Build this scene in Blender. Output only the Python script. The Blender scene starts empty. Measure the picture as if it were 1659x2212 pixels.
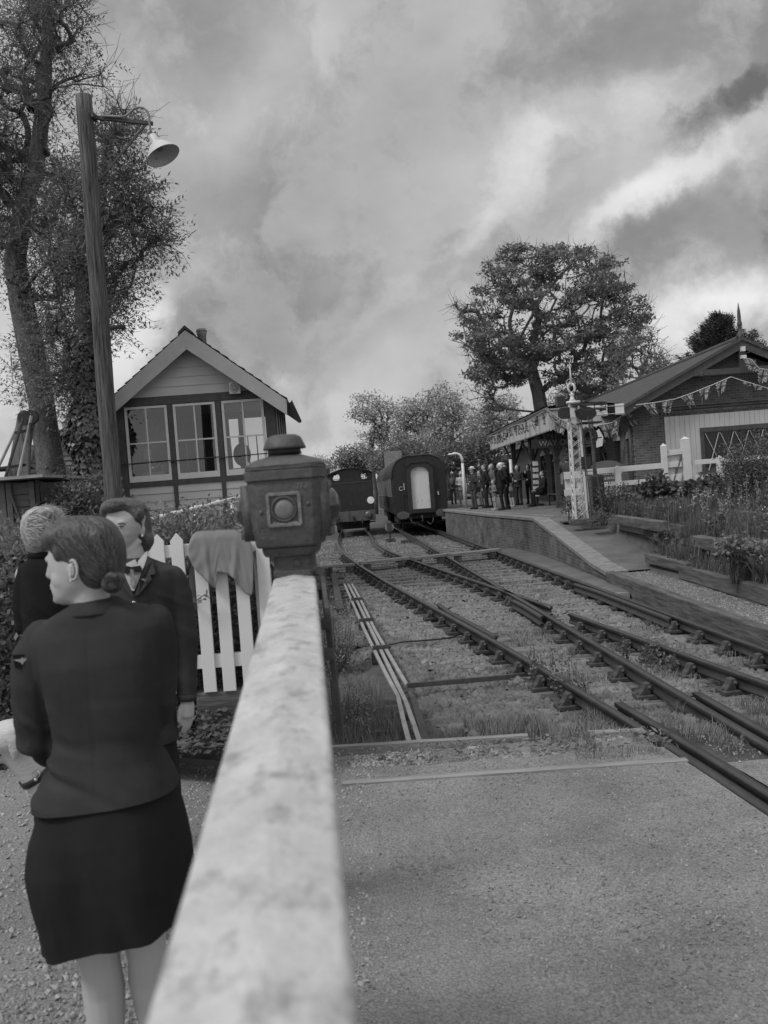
import bpy, bmesh, math, random
import numpy as np
from mathutils import Vector, Matrix, Euler, noise
random.seed(7); rng = np.random.default_rng(7)
C = bpy.context.scene.collection
SC = bpy.context.scene
R = math.radians
V = Vector

# ------------------------------------------------------------------ camera
ROLL, V0, FPX, HC = R(4.3), 48.5, 1935.6, 2.0
PITCH = -math.atan(V0 / FPX)
cam_d = bpy.data.cameras.new("camera"); cam = bpy.data.objects.new("camera", cam_d); C.objects.link(cam)
SC.camera = cam
cam_d.sensor_fit = 'HORIZONTAL'; cam_d.sensor_width = 24.0; cam_d.lens = 28.0
cam_d.clip_start = 0.05; cam_d.clip_end = 4000
_rgt = V((1, 0, 0)); _fwd = V((0, math.cos(PITCH), math.sin(PITCH))); _up = V((0, -math.sin(PITCH), math.cos(PITCH)))
r2 = _rgt * math.cos(ROLL) - _up * (-math.sin(ROLL)); u2 = _up * math.cos(ROLL) - _rgt * math.sin(ROLL)
r2 = _rgt * math.cos(ROLL) + _up * math.sin(ROLL) * -1
u2 = _up * math.cos(ROLL) + _rgt * math.sin(ROLL)
cam.matrix_world = Matrix.Translation((0, 0, HC)) @ Matrix((( r2.x, u2.x, -_fwd.x), (r2.y, u2.y, -_fwd.y), (r2.z, u2.z, -_fwd.z))).to_4x4()
cam_d.dof.use_dof = True; cam_d.dof.focus_distance = 13.0; cam_d.dof.aperture_fstop = 4.5

def ray(x, y):
    dx, dy = x - 829.5, y - 1106
    u = dx * math.cos(ROLL) - dy * math.sin(ROLL); v = dx * math.sin(ROLL) + dy * math.cos(ROLL)
    return V((u, FPX * math.cos(PITCH) + v * math.sin(PITCH), FPX * math.sin(PITCH) - v * math.cos(PITCH)))
def at(x, y, Y):
    r = ray(x, y); return r * (Y / r.y) + V((0, 0, HC))
def gz(x, y, z=0.0):
    r = ray(x, y); return r * ((z - HC) / r.z) + V((0, 0, HC))

# ------------------------------------------------------------------ light
SUN_EL, SUN_AZ = R(50), R(238)          # compass-like azimuth: light comes from behind and left of the camera
sd = bpy.data.lights.new("sun", 'SUN'); sd.energy = 1.5; sd.angle = R(14); sd.color = (1, 1, 1)
sun = bpy.data.objects.new("sun", sd); C.objects.link(sun)
sdir = V((math.sin(SUN_AZ) * math.cos(SUN_EL), math.cos(SUN_AZ) * math.cos(SUN_EL), math.sin(SUN_EL)))
sun.rotation_euler = (-sdir).to_track_quat('-Z', 'Y').to_euler(); sun.location = sdir * 60
SC.view_settings.view_transform = 'Standard'; SC.view_settings.look = 'None'
SC.view_settings.exposure = 0.32; SC.view_settings.gamma = 1.0

world = bpy.data.worlds.new("World"); SC.world = world; world.use_nodes = True
NT = world.node_tree; NT.nodes.clear()
def N(nt, t, **k):
    n = nt.nodes.new(t)
    for a, b in k.items():
        if a.startswith('i_'): n.inputs[a[2:].replace('_', ' ')].default_value = b
        else: setattr(n, a, b)
    return n
def LK(nt, a, b): nt.links.new(a, b)
def mth(nt, op, a, b=None, c=None, clamp=False):
    n = nt.nodes.new('ShaderNodeMath'); n.operation = op; n.use_clamp = clamp
    for i, q in enumerate((a, b, c)):
        if q is None: continue
        if isinstance(q, (int, float)): n.inputs[i].default_value = q
        else: nt.links.new(q, n.inputs[i])
    return n.outputs[0]
def make_world():
    nt = NT
    sky = N(nt, 'ShaderNodeTexSky', sky_type='NISHITA', sun_disc=False, sun_elevation=SUN_EL, sun_rotation=SUN_AZ)
    bw = N(nt, 'ShaderNodeRGBToBW'); LK(nt, sky.outputs[0], bw.inputs[0])
    blue = mth(nt, 'MULTIPLY', bw.outputs[0], 0.10)
    tc = N(nt, 'ShaderNodeTexCoord'); gen = tc.outputs['Generated']
    wn = N(nt, 'ShaderNodeTexNoise', i_Scale=5.0, i_Detail=9.0, i_Roughness=0.6); LK(nt, gen, wn.inputs['Vector'])
    sub = N(nt, 'ShaderNodeVectorMath', operation='SUBTRACT'); LK(nt, wn.outputs['Color'], sub.inputs[0]); sub.inputs[1].default_value = (.5, .5, .5)
    sc = N(nt, 'ShaderNodeVectorMath', operation='SCALE'); LK(nt, sub.outputs[0], sc.inputs[0]); sc.inputs['Scale'].default_value = 0.20
    ad = N(nt, 'ShaderNodeVectorMath', operation='ADD'); LK(nt, gen, ad.inputs[0]); LK(nt, sc.outputs[0], ad.inputs[1])
    d = ad.outputs[0]
    # cloud masses placed by direction in the sky: x, y, along, across, tilt, lift, hardness
    BL = [(330, 60, 300, 110, 10, -.05, 1), (500, 240, 190, 70, 25, .07, 1), (640, 120, 160, 90, 40, .05, 1), (720, 330, 360, 110, 20, -.05, 1),
          (1150, 200, 420, 120, 5, -.05, 1), (1560, 60, 260, 100, 0, -.05, 1), (1290, 290, 260, 60, 10, .08, 1),
          (760, 560, 420, 120, 28, -.10, 1), (500, 480, 260, 120, 20, -.05, 1), (1130, 375, 110, 46, 42, .13, 1.3), (1020, 480, 90, 34, 45, .10, 1.2),
          (1240, 350, 180, 60, 40, .07, 1), (1430, 250, 130, 70, 20, .10, 1), (1215, 470, 170, 70, 30, -.05, 1),
          (1540, 275, 125, 40, 42, -.22, 2.6), (1490, 400, 290, 46, 36, .18, 1.8), (1330, 520, 120, 40, 40, .10, 1),
          (1560, 500, 270, 62, 24, -.18, 1.8), (1390, 560, 130, 50, 20, -.08, 1.4), (1600, 630, 260, 45, 20, .20, 1.2), (1430, 730, 220, 70, 15, .10, 1),
          (1650, 700, 160, 30, 10, -.08, 1.5), (285, 745, 130, 55, 55, .28, 1.8), (620, 800, 30, 20, 30, .1, 1), (330, 690, 60, 40, 40, .10, 1),
          (640, 770, 330, 50, -5, -.06, 1), (560, 640, 230, 60, 12, -.03, 1), (800, 690, 180, 70, 15, -.03, 1), (420, 610, 120, 40, 50, .07, 1.3), (900, 640, 160, 24, 30, .06, 1.4), (680, 620, 80, 60, 20, .09, 1), (560, 880, 200, 26, 5, .08, 1.2), (700, 900, 260, 50, 0, .05, 1), (880, 800, 200, 50, 15, .06, 1),
          (60, 800, 160, 160, 30, .05, 1), (700, 990, 160, 40, 0, .12, 1)]
    tot = None
    for x, y, a, b, t, w, hd in BL:
        c = ray(x, y).normalized(); e = ray(x + 60 * math.cos(R(t)), y - 60 * math.sin(R(t))).normalized()
        ax = (e - c * e.dot(c)).normalized(); bx = c.cross(ax)
        def dist(axis, rad):
            n = N(nt, 'ShaderNodeVectorMath', operation='DOT_PRODUCT'); LK(nt, d, n.inputs[0])
            n.inputs[1].default_value = axis * (FPX / rad)
            s = mth(nt, 'SUBTRACT', n.outputs['Value'], c.dot(axis) * FPX / rad)
            return mth(nt, 'MULTIPLY', s, s)
        q = mth(nt, 'ADD', dist(ax, a), dist(bx, b))
        fr = N(nt, 'ShaderNodeVectorMath', operation='DOT_PRODUCT'); LK(nt, gen, fr.inputs[0]); fr.inputs[1].default_value = c
        if hd != 1: q = mth(nt, 'POWER', q, hd)
        g = mth(nt, 'EXPONENT', mth(nt, 'MULTIPLY', q, -1.0))
        g = mth(nt, 'MULTIPLY', g, mth(nt, 'GREATER_THAN', fr.outputs['Value'], 0.0))
        g = mth(nt, 'MULTIPLY', g, w)
        tot = g if tot is None else mth(nt, 'ADD', tot, g)
    mp = N(nt, 'ShaderNodeMapping'); mp.inputs['Scale'].default_value = (1.0, 1.0, 1.35); LK(nt, gen, mp.inputs['Vector'])
    n1 = N(nt, 'ShaderNodeTexNoise', i_Scale=3.0, i_Detail=12.0, i_Roughness=0.60, i_Distortion=0.15); LK(nt, mp.outputs[0], n1.inputs['Vector'])
    n3 = N(nt, 'ShaderNodeTexNoise', i_Scale=8.0, i_Detail=10.0, i_Roughness=0.62); LK(nt, mp.outputs[0], n3.inputs['Vector'])
    n2 = mth(nt, 'ADD', mth(nt, 'MULTIPLY', mth(nt, 'SUBTRACT', n1.outputs['Fac'], 0.5), 0.42), mth(nt, 'MULTIPLY', mth(nt, 'SUBTRACT', n3.outputs['Fac'], 0.5), 0.14))
    n5 = N(nt, 'ShaderNodeTexNoise', i_Scale=4.6, i_Detail=12.0, i_Roughness=0.58, i_Distortion=0.1); LK(nt, ad.outputs[0], n5.inputs['Vector'])
    ms_ = N(nt, 'ShaderNodeMapRange', interpolation_type='SMOOTHSTEP'); LK(nt, n5.outputs['Fac'], ms_.inputs['Value']); ms_.inputs['From Min'].default_value = .44; ms_.inputs['From Max'].default_value = .56; ms_.inputs['To Min'].default_value = -.055; ms_.inputs['To Max'].default_value = .055
    n2 = mth(nt, 'ADD', n2, ms_.outputs[0])
    val = mth(nt, 'ADD', mth(nt, 'ADD', tot, n2), 0.375)
    sep = N(nt, 'ShaderNodeSeparateXYZ'); LK(nt, gen, sep.inputs[0])
    # thicker bright cloud high up and behind, where the sun stands
    hi = mth(nt, 'MULTIPLY', mth(nt, 'MAXIMUM', mth(nt, 'SUBTRACT', sep.outputs['Z'], 0.55), 0.0), 1.1)
    back = mth(nt, 'MULTIPLY', mth(nt, 'MAXIMUM', mth(nt, 'MULTIPLY', sep.outputs['Y'], -1.0), 0.0), 0.35)
    val = mth(nt, 'ADD', val, mth(nt, 'ADD', hi, back))
    val = mth(nt, 'MAXIMUM', val, 0.12)
    val = mth(nt, 'ADD', mth(nt, 'MULTIPLY', val, 0.92), mth(nt, 'MULTIPLY', blue, 0.08))
    bg = N(nt, 'ShaderNodeBackground'); LK(nt, val, bg.inputs['Color']); bg.inputs['Strength'].default_value = 1.0
    out = N(nt, 'ShaderNodeOutputWorld'); LK(nt, bg.outputs[0], out.inputs[0])
make_world()

# ------------------------------------------------------------------ materials
MATS = {}
def mat(name, base, rough=.8, var=.25, scale=6.0, bump=.15, bscale=None, stretch=(1, 1, 1), spec=.3, metal=0.0, trans=0.0, detail=6, spots=0, spotv=.02, spotscale=3, sheen=0, fine=None, soft=.06):
    """grey surface with broad and fine variation"""
    if name in MATS: return MATS[name]
    m = bpy.data.materials.new(name); m.use_nodes = True; nt = m.node_tree; P = nt.nodes['Principled BSDF']
    tc = N(nt, 'ShaderNodeTexCoord'); mp = N(nt, 'ShaderNodeMapping'); mp.inputs['Scale'].default_value = stretch
    LK(nt, tc.outputs['Object'], mp.inputs[0])
    n = N(nt, 'ShaderNodeTexNoise', i_Scale=scale, i_Detail=float(detail), i_Roughness=.65); LK(nt, mp.outputs[0], n.inputs['Vector'])
    r = N(nt, 'ShaderNodeMapRange'); LK(nt, n.outputs['Fac'], r.inputs['Value'])
    r.inputs['From Min'].default_value = .28; r.inputs['From Max'].default_value = .72
    r.inputs['To Min'].default_value = base * (1 - var); r.inputs['To Max'].default_value = base * (1 + var)
    col = r.outputs[0]
    if spots:
        s = N(nt, 'ShaderNodeTexNoise', i_Scale=float(spotscale), i_Detail=8.0, i_Roughness=.7); LK(nt, mp.outputs[0], s.inputs['Vector'])
        k = N(nt, 'ShaderNodeMapRange'); LK(nt, s.outputs['Fac'], k.inputs['Value'])
        k.inputs['From Min'].default_value = spots; k.inputs['From Max'].default_value = spots + soft
        mx = N(nt, 'ShaderNodeMix', data_type='FLOAT'); LK(nt, k.outputs[0], mx.inputs[0]); LK(nt, col, mx.inputs[2]); mx.inputs[3].default_value = spotv
        col = mx.outputs[0]
    if fine:
        g_ = N(nt, 'ShaderNodeTexNoise', i_Scale=float(fine[0]), i_Detail=4.0, i_Roughness=.75); LK(nt, tc.outputs['Object'], g_.inputs['Vector'])
        k2 = N(nt, 'ShaderNodeMapRange'); LK(nt, g_.outputs['Fac'], k2.inputs['Value']); k2.inputs['From Min'].default_value = .3; k2.inputs['From Max'].default_value = .7; k2.inputs['To Min'].default_value = 1 - fine[1]; k2.inputs['To Max'].default_value = 1 + fine[1]
        col = mth(nt, 'MULTIPLY', col, k2.outputs[0])
    LK(nt, col, P.inputs['Base Color'])
    P.inputs['Roughness'].default_value = rough; P.inputs['Specular IOR Level'].default_value = spec; P.inputs['Metallic'].default_value = metal
    if sheen: P.inputs['Sheen Weight'].default_value = sheen
    if bump:
        b = N(nt, 'ShaderNodeTexNoise', i_Scale=float(bscale or scale * 5), i_Detail=5.0, i_Roughness=.6); LK(nt, mp.outputs[0], b.inputs['Vector'])
        bp = N(nt, 'ShaderNodeBump', i_Strength=bump, i_Distance=.02); LK(nt, b.outputs['Fac'], bp.inputs['Height']); LK(nt, bp.outputs[0], P.inputs['Normal'])
    if trans:
        tr = N(nt, 'ShaderNodeBsdfTranslucent'); LK(nt, col, tr.inputs['Color']); ms = N(nt, 'ShaderNodeMixShader'); ms.inputs[0].default_value = trans
        o = nt.nodes['Material Output']; LK(nt, P.outputs[0], ms.inputs[1]); LK(nt, tr.outputs[0], ms.inputs[2]); LK(nt, ms.outputs[0], o.inputs[0])
    MATS[name] = m; return m
def brickmat(name, axis, b1=.11, b2=.17, mortar=.22, stain=.35):
    if name in MATS: return MATS[name]
    m = bpy.data.materials.new(name); m.use_nodes = True; nt = m.node_tree; P = nt.nodes['Principled BSDF']
    tc = N(nt, 'ShaderNodeTexCoord'); sp = N(nt, 'ShaderNodeSeparateXYZ'); LK(nt, tc.outputs['Object'], sp.inputs[0])
    cb = N(nt, 'ShaderNodeCombineXYZ'); LK(nt, sp.outputs['X' if axis == 'x' else 'Y'], cb.inputs[0]); LK(nt, sp.outputs['Z'], cb.inputs[1])
    br = N(nt, 'ShaderNodeTexBrick'); LK(nt, cb.outputs[0], br.inputs['Vector'])
    br.inputs['Scale'].default_value = 1.0; br.inputs['Brick Width'].default_value = .225; br.inputs['Row Height'].default_value = .078
    br.inputs['Mortar Size'].default_value = .007; br.inputs['Mortar Smooth'].default_value = .3; br.inputs['Bias'].default_value = -.1
    br.inputs['Color1'].default_value = (b1,) * 3 + (1,); br.inputs['Color2'].default_value = (b2,) * 3 + (1,); br.inputs['Mortar'].default_value = (mortar,) * 3 + (1,)
    n = N(nt, 'ShaderNodeTexNoise', i_Scale=1.3, i_Detail=8.0, i_Roughness=.7); LK(nt, tc.outputs['Object'], n.inputs['Vector'])
    r = N(nt, 'ShaderNodeMapRange'); LK(nt, n.outputs['Fac'], r.inputs['Value']); r.inputs['From Min'].default_value = .3; r.inputs['From Max'].default_value = .7
    r.inputs['To Min'].default_value = 1 - stain; r.inputs['To Max'].default_value = 1 + stain * .6
    mx = N(nt, 'ShaderNodeVectorMath', operation='SCALE'); LK(nt, br.outputs['Color'], mx.inputs[0]); LK(nt, r.outputs[0], mx.inputs['Scale'])
    LK(nt, mx.outputs[0], P.inputs['Base Color']); P.inputs['Roughness'].default_value = .85; P.inputs['Specular IOR Level'].default_value = .2
    bp = N(nt, 'ShaderNodeBump', i_Strength=.5, i_Distance=.01, invert=True); LK(nt, br.outputs['Fac'], bp.inputs['Height']); LK(nt, bp.outputs[0], P.inputs['Normal'])
    MATS[name] = m; return m
def woodmat(name, base, axis='z', grain=40, var=.5, bump=.5, rough=.85):
    """weathered timber, grain running along the given axis"""
    st = {'x': (1, grain / 3, grain / 3), 'y': (grain / 3, 1, grain / 3), 'z': (grain / 3, grain / 3, 1)}[axis]
    return mat(name, base, rough, var, 1.6, bump, 2.5, stretch=st, spec=.15)
def glassmat():
    if 'window glass' in MATS: return MATS['window glass']
    m = bpy.data.materials.new('window glass'); m.use_nodes = True; nt = m.node_tree; nt.nodes.remove(nt.nodes['Principled BSDF'])
    t = N(nt, 'ShaderNodeBsdfTransparent'); t.inputs[0].default_value = (.8, .8, .8, 1); g = N(nt, 'ShaderNodeBsdfGlossy'); g.inputs['Roughness'].default_value = .02
    f = N(nt, 'ShaderNodeFresnel', i_IOR=1.6); ms = N(nt, 'ShaderNodeMixShader'); k = mth(nt, 'ADD', f.outputs[0], .05)
    LK(nt, k, ms.inputs[0]); LK(nt, t.outputs[0], ms.inputs[1]); LK(nt, g.outputs[0], ms.inputs[2]); LK(nt, ms.outputs[0], nt.nodes['Material Output'].inputs[0])
    MATS['window glass'] = m; return m
def hairmat(name, base, axis_scale):
    return mat(name, base, .42, .55, 1.0, .6, 1.4, stretch=axis_scale, spec=.5, detail=3)

# ------------------------------------------------------------------ mesh builder
def root_loc(o):
    l = V((0, 0, 0))
    while o is not None:
        l += V(o.location); o = o.parent
    return l
class MB:
    def __init__(s): s.v = []; s.f = []; s.m = []
    def add(s, vs, fs, mi=0):
        o = len(s.v); s.v.extend([tuple(p) for p in vs]); s.f.extend([tuple(i + o for i in f) for f in fs]); s.m.extend([mi] * len(fs)); return s
    def box(s, c, size, rot=None, mi=0):
        x, y, z = (q / 2 for q in size); c = V(c)
        ps = [V((a * x, b * y, d * z)) for a in (-1, 1) for b in (-1, 1) for d in (-1, 1)]
        if rot is not None: ps = [rot @ p for p in ps]
        return s.add([c + p for p in ps], [(0, 1, 3, 2), (4, 6, 7, 5), (0, 4, 5, 1), (2, 3, 7, 6), (0, 2, 6, 4), (1, 5, 7, 3)], mi)
    def beam(s, a, b, w, h, up=(0, 0, 1), mi=0):
        a, b = V(a), V(b); d = b - a; L = d.length; d.normalize(); up = V(up); x = d.cross(up)
        if x.length < 1e-4: x = d.cross(V((0, 1, 0)))
        x.normalize(); z = x.cross(d)
        return s.box((a + b) / 2, (w, L, h), Matrix((x, d, z)).transposed(), mi)
    def tube(s, pts, rad, n=8, cap=True, mi=0):
        pts = [V(p) for p in pts]
        if isinstance(rad, (int, float)): rad = [rad] * len(pts)
        rings = []; prev = None
        for i, p in enumerate(pts):
            d = (pts[min(i + 1, len(pts) - 1)] - pts[max(i - 1, 0)]).normalized()
            if prev is None:
                a = d.cross(V((0, 0, 1)) if abs(d.z) < .9 else V((1, 0, 0))).normalized()
            else:
                a = (prev - d * prev.dot(d)).normalized()
            prev = a; b = d.cross(a)
            rings.append([p + (a * math.cos(2 * math.pi * k / n) + b * math.sin(2 * math.pi * k / n)) * rad[i] for k in range(n)])
        return s.loft(rings, cap, mi)
    def loft(s, rings, cap=True, mi=0, closed=True):
        n = len(rings[0]); vs = [p for r in rings for p in r]; fs = []
        for i in range(len(rings) - 1):
            for k in range(n if closed else n - 1):
                a = i * n + k; b = i * n + (k + 1) % n; fs.append((a, b, b + n, a + n))
        if cap and closed: fs.append(tuple(range(n - 1, -1, -1))); fs.append(tuple(range((len(rings) - 1) * n, len(rings) * n)))
        return s.add(vs, fs, mi)
    def ell(s, c, r, rot=None, nu=14, nv=9, mi=0):
        c = V(c); rings = []
        for i in range(nv + 1):
            t = math.pi * (i + .02) / (nv + .04); ring = []
            for k in range(nu):
                a = 2 * math.pi * k / nu; p = V((r[0] * math.sin(t) * math.cos(a), r[1] * math.sin(t) * math.sin(a), r[2] * math.cos(t)))
                if rot is not None: p = rot @ p
                ring.append(c + p)
            rings.append(ring)
        return s.loft(rings, True, mi)
    def prism(s, poly, o, ax, ay, az, t, mi=0):
        """2-D outline poly in the plane (ax, ay) through o, thickness t along az"""
        o, ax, ay, az = V(o), V(ax), V(ay), V(az)
        a = [o + ax * p[0] + ay * p[1] for p in poly]; b = [p + az * t for p in a]; n = len(a)
        return s.add(a + b, [tuple(range(n - 1, -1, -1)), tuple(range(n, 2 * n))] + [(k, (k + 1) % n, n + (k + 1) % n, n + k) for k in range(n)], mi)
    def lathe(s, c, prof, n=20, rot=None, mi=0, cap=True):
        c = V(c); rings = []
        for r, z in prof:
            ring = []
            for k in range(n):
                p = V((r * math.cos(2 * math.pi * k / n), r * math.sin(2 * math.pi * k / n), z))
                if rot is not None: p = rot @ p
                ring.append(c + p)
            rings.append(ring)
        return s.loft(rings, cap, mi)
    def build(s, name, m, parent=None, smooth=False, bevel=0.0, label=None):
        me = bpy.data.meshes.new(name); off = root_loc(parent)
        me.from_pydata([(p[0] - off.x, p[1] - off.y, p[2] - off.z) for p in s.v], [], s.f)
        for q in (m if isinstance(m, (list, tuple)) else [m]): me.materials.append(q)
        if any(s.m): me.polygons.foreach_set('material_index', s.m)
        me.update()
        bm = bmesh.new(); bm.from_mesh(me); bmesh.ops.recalc_face_normals(bm, faces=bm.faces); bm.to_mesh(me); bm.free()
        if smooth: me.polygons.foreach_set('use_smooth', [True] * len(me.polygons))
        o = bpy.data.objects.new(name, me); C.objects.link(o)
        if parent is not None: o.parent = parent
        if bevel:
            b = o.modifiers.new('bevel', 'BEVEL'); b.width = bevel; b.segments = 2; b.limit_method = 'ANGLE'
        if label: o['label'] = label
        return o
def tag(o, label=None, cat=None, group=None, kind=None):
    if label: o['label'] = label
    if cat: o['category'] = cat
    if group: o['group'] = group
    if kind: o['kind'] = kind
    return o
def thing(name, label, cat, loc=(0, 0, 0), group=None):
    o = bpy.data.objects.new(name, None); C.objects.link(o); o.location = loc; o.empty_display_size = .2
    return tag(o, label, cat, group)
def copy_tree(o, parent=None):
    c = o.copy(); C.objects.link(c)
    if parent is not None: c.parent = parent
    for ch in list(o.children): copy_tree(ch, c)
    return c
def fuse(mb, name, m, parent=None, vox=.012, sm=4, label=None, cuts=()):
    """union of closed shapes -> one continuous skin"""
    me = bpy.data.meshes.new('tmp'); me.from_pydata(mb.v, [], mb.f); bm = bmesh.new(); bm.from_mesh(me); bmesh.ops.recalc_face_normals(bm, faces=bm.faces); bm.to_mesh(me); bm.free()
    t = bpy.data.objects.new('tmp', me); C.objects.link(t)
    r = t.modifiers.new('r', 'REMESH'); r.mode = 'VOXEL'; r.voxel_size = vox; r.use_smooth_shade = True
    s = t.modifiers.new('s', 'SMOOTH'); s.iterations = sm; s.factor = .6
    dg = bpy.context.evaluated_depsgraph_get(); me2 = bpy.data.meshes.new_from_object(t.evaluated_get(dg))
    bpy.data.objects.remove(t); bpy.data.meshes.remove(me)
    for co, no in cuts:
        bm = bmesh.new(); bm.from_mesh(me2); bmesh.ops.bisect_plane(bm, geom=bm.verts[:] + bm.edges[:] + bm.faces[:], plane_co=co, plane_no=no, clear_outer=True); bm.to_mesh(me2); bm.free()
    off = root_loc(parent); me2.transform(Matrix.Translation(-off)); me2.name = name; me2.materials.clear(); me2.materials.append(m)
    me2.polygons.foreach_set('use_smooth', [True] * len(me2.polygons))
    o = bpy.data.objects.new(name, me2); C.objects.link(o)
    if parent is not None: o.parent = parent
    if label: o['label'] = label
    return o
def wrinkle(o, amp, fn):
    """push cloth in and out along its normals; fn(world point) -> height"""
    me = o.data; off = root_loc(o); n = len(me.vertices); nr = [v.normal.copy() for v in me.vertices]
    for v, nn in zip(me.vertices, nr): v.co += nn * (amp * fn(v.co + off))
    me.update()
def strands(o, pairs, m, parent, r=.0016, lift=.0015, n=9, bow=.0, name='hair_strands'):
    """fine locks lying on a surface, each from start to end"""
    mb = MB(); off = root_loc(o)
    for a, b in pairs:
        pts = []
        for k in range(n):
            q = a.lerp(b, k / (n - 1)); ok, loc, nn, i = o.closest_point_on_mesh(q - off); pts.append(loc + off + nn * (lift * (math.sin(math.pi * (k + .3) / n) + .2)))
        mb.tube(pts, [r * (.5 + .5 * math.sin(math.pi * (k + .5) / n)) for k in range(n)], 4, False)
    return mb.build(name, m, parent, True)
def npmesh(name, verts, faces, m, parent=None, smooth=False):
    """verts (n,3), faces (k, 3 or 4) numpy"""
    me = bpy.data.meshes.new(name); off = root_loc(parent); verts = np.asarray(verts, dtype=np.float32) - np.array(off, dtype=np.float32)
    faces = np.asarray(faces, dtype=np.int32); k, q = faces.shape
    me.vertices.add(len(verts)); me.vertices.foreach_set('co', verts.ravel()); me.loops.add(k * q); me.loops.foreach_set('vertex_index', faces.ravel())
    me.polygons.add(k); me.polygons.foreach_set('loop_start', np.arange(0, k * q, q, dtype=np.int32)); me.polygons.foreach_set('loop_total', np.full(k, q, dtype=np.int32))
    if smooth: me.polygons.foreach_set('use_smooth', np.ones(k, dtype=bool))
    me.update(calc_edges=True); me.materials.append(m)
    o = bpy.data.objects.new(name, me); C.objects.link(o)
    if parent is not None: o.parent = parent
    return o
def unit(a): return a / np.maximum(np.linalg.norm(a, axis=1, keepdims=True), 1e-9)
def leaves(cen, d, L, W, up=None):
    """diamond leaf faces: base at cen, pointing along d"""
    n = len(cen); d = unit(d); rnd = rng.normal(size=(n, 3)) if up is None else up + rng.normal(size=(n, 3)) * .5
    s = unit(np.cross(d, rnd)); nn = np.cross(s, d); L = np.broadcast_to(L, (n,))[:, None]; W = np.broadcast_to(W, (n,))[:, None]
    v = np.stack([cen, cen + d * L * .45 + s * W * .5 + nn * L * .06, cen + d * L, cen + d * L * .45 - s * W * .5 + nn * L * .06], 1).reshape(-1, 3)
    return v, np.arange(4 * n, dtype=np.int32).reshape(n, 4)
def blades(base, d, L, W, bend=.5):
    """bent grass blades: two quads"""
    n = len(base); L = np.broadcast_to(L, (n,))[:, None]; W = np.broadcast_to(W, (n,))[:, None]
    s = unit(np.stack([-d[:, 1], d[:, 0], np.zeros(n)], 1)) * W * .5; h = unit(np.stack([d[:, 0], d[:, 1], np.zeros(n)], 1))
    z = np.array([[0, 0, 1.]])
    m = base + z * L * .6 + h * L * .15 * bend * 2; t = base + z * L * (1 - .25 * bend) + h * L * .6 * bend
    v = np.stack([base - s, base + s, m + s * .8, m - s * .8, t + s * .15, t - s * .15], 1).reshape(-1, 3)
    i = np.arange(n)[:, None] * 6; f = np.concatenate([i + np.array([[0, 1, 2, 3]]), i + np.array([[3, 2, 4, 5]])], 0)
    return v, f
OCT = None
def stones(cen, size, squash=.6, jag=.25):
    """rough lumps, 8 corner points pushed about"""
    n = len(cen); cube = np.array([[a, b, c] for a in (-1, 1) for b in (-1, 1) for c in (-1, 1)], float)
    v = cube[None] * (1 + rng.uniform(-jag, jag, (n, 8, 3))); v *= rng.uniform(.6, 1.25, (n, 1, 3)); v[:, :, 2] *= squash
    top = cube[:, 2] > 0; v[:, top, :2] *= rng.uniform(.35, .85, (n, 1, 1))
    a = rng.uniform(0, 2 * math.pi, n); ca, sa = np.cos(a)[:, None], np.sin(a)[:, None]
    x, y = v[:, :, 0] * ca - v[:, :, 1] * sa, v[:, :, 0] * sa + v[:, :, 1] * ca; tl = rng.normal(0, .35, (n, 2)); z = v[:, :, 2] + x * tl[:, :1] + y * tl[:, 1:]
    v = np.stack([x, y, z], 2) * (np.broadcast_to(size, (n,)) * .5)[:, None, None] + cen[:, None, :]
    q = np.array([(0, 1, 3, 2), (4, 6, 7, 5), (0, 4, 5, 1), (2, 3, 7, 6), (1, 5, 7, 3)])
    return v.reshape(-1, 3), (np.arange(n)[:, None, None] * 8 + q[None]).reshape(-1, 4)
def join(*vf):
    vs = []; fs = []; o = 0
    for v, f in vf: vs.append(v); fs.append(f + o); o += len(v)
    return np.concatenate(vs), np.concatenate(fs)
def text(name, s, size, loc, rot, m, parent=None, depth=.003, align='CENTER'):
    cu = bpy.data.curves.new('tmp', 'FONT'); cu.body = s; cu.size = size; cu.align_x = align; cu.align_y = 'CENTER'; cu.extrude = depth
    t = bpy.data.objects.new('tmp', cu); C.objects.link(t)
    me = bpy.data.meshes.new_from_object(t.evaluated_get(bpy.context.evaluated_depsgraph_get())); bpy.data.objects.remove(t)
    me.name = name; me.materials.clear(); me.materials.append(m)
    o = bpy.data.objects.new(name, me); C.objects.link(o)
    o.location = V(loc) - root_loc(parent); o.rotation_euler = rot
    if parent is not None: o.parent = parent
    return o
# ------------------------------------------------------------------ shared materials
M_ROAD = mat('gravelly tarmac', .205, .95, .30, 1.3, .9, 55, detail=12, spots=.60, spotv=.14, spotscale=30, fine=(75, .55))
M_SOIL = mat('dark soil', .085, .95, .4, 3.0, .6, 14)
M_BALL = mat('ballast bed', .085, .95, .45, 16.0, .9, 30, fine=(45, .6))
M_STONE = mat('ballast stone', .175, .9, .5, 4.0, .3, 40, spots=.55, spotv=.15, spotscale=1.2)
M_STONED = mat('dark ballast stone', .13, .9, .55, 4.0, .3, 40)
M_PEB = mat('loose pebble', .28, .85, .45, 9.0, .2, 60)
M_RAIL = mat('worn rail steel', .075, .42, .35, 8.0, .25, 60, stretch=(1, .3, 1), spec=.5, metal=.55)
M_RUST = mat('rusty iron', .06, .8, .35, 14.0, .3, 60)
M_SLEEP = mat('weathered sleeper timber', .15, .9, .5, 1.6, .7, 3, stretch=(1, 9, 9), spec=.15)
M_EDGE = mat('pale edging timber', .23, .9, .35, 1.5, .5, 3, stretch=(1, 9, 9), spec=.15)
M_OLDT = mat('old dark timber', .105, .9, .6, 1.5, .8, 3, stretch=(9, 1, 9), spec=.15)
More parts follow.
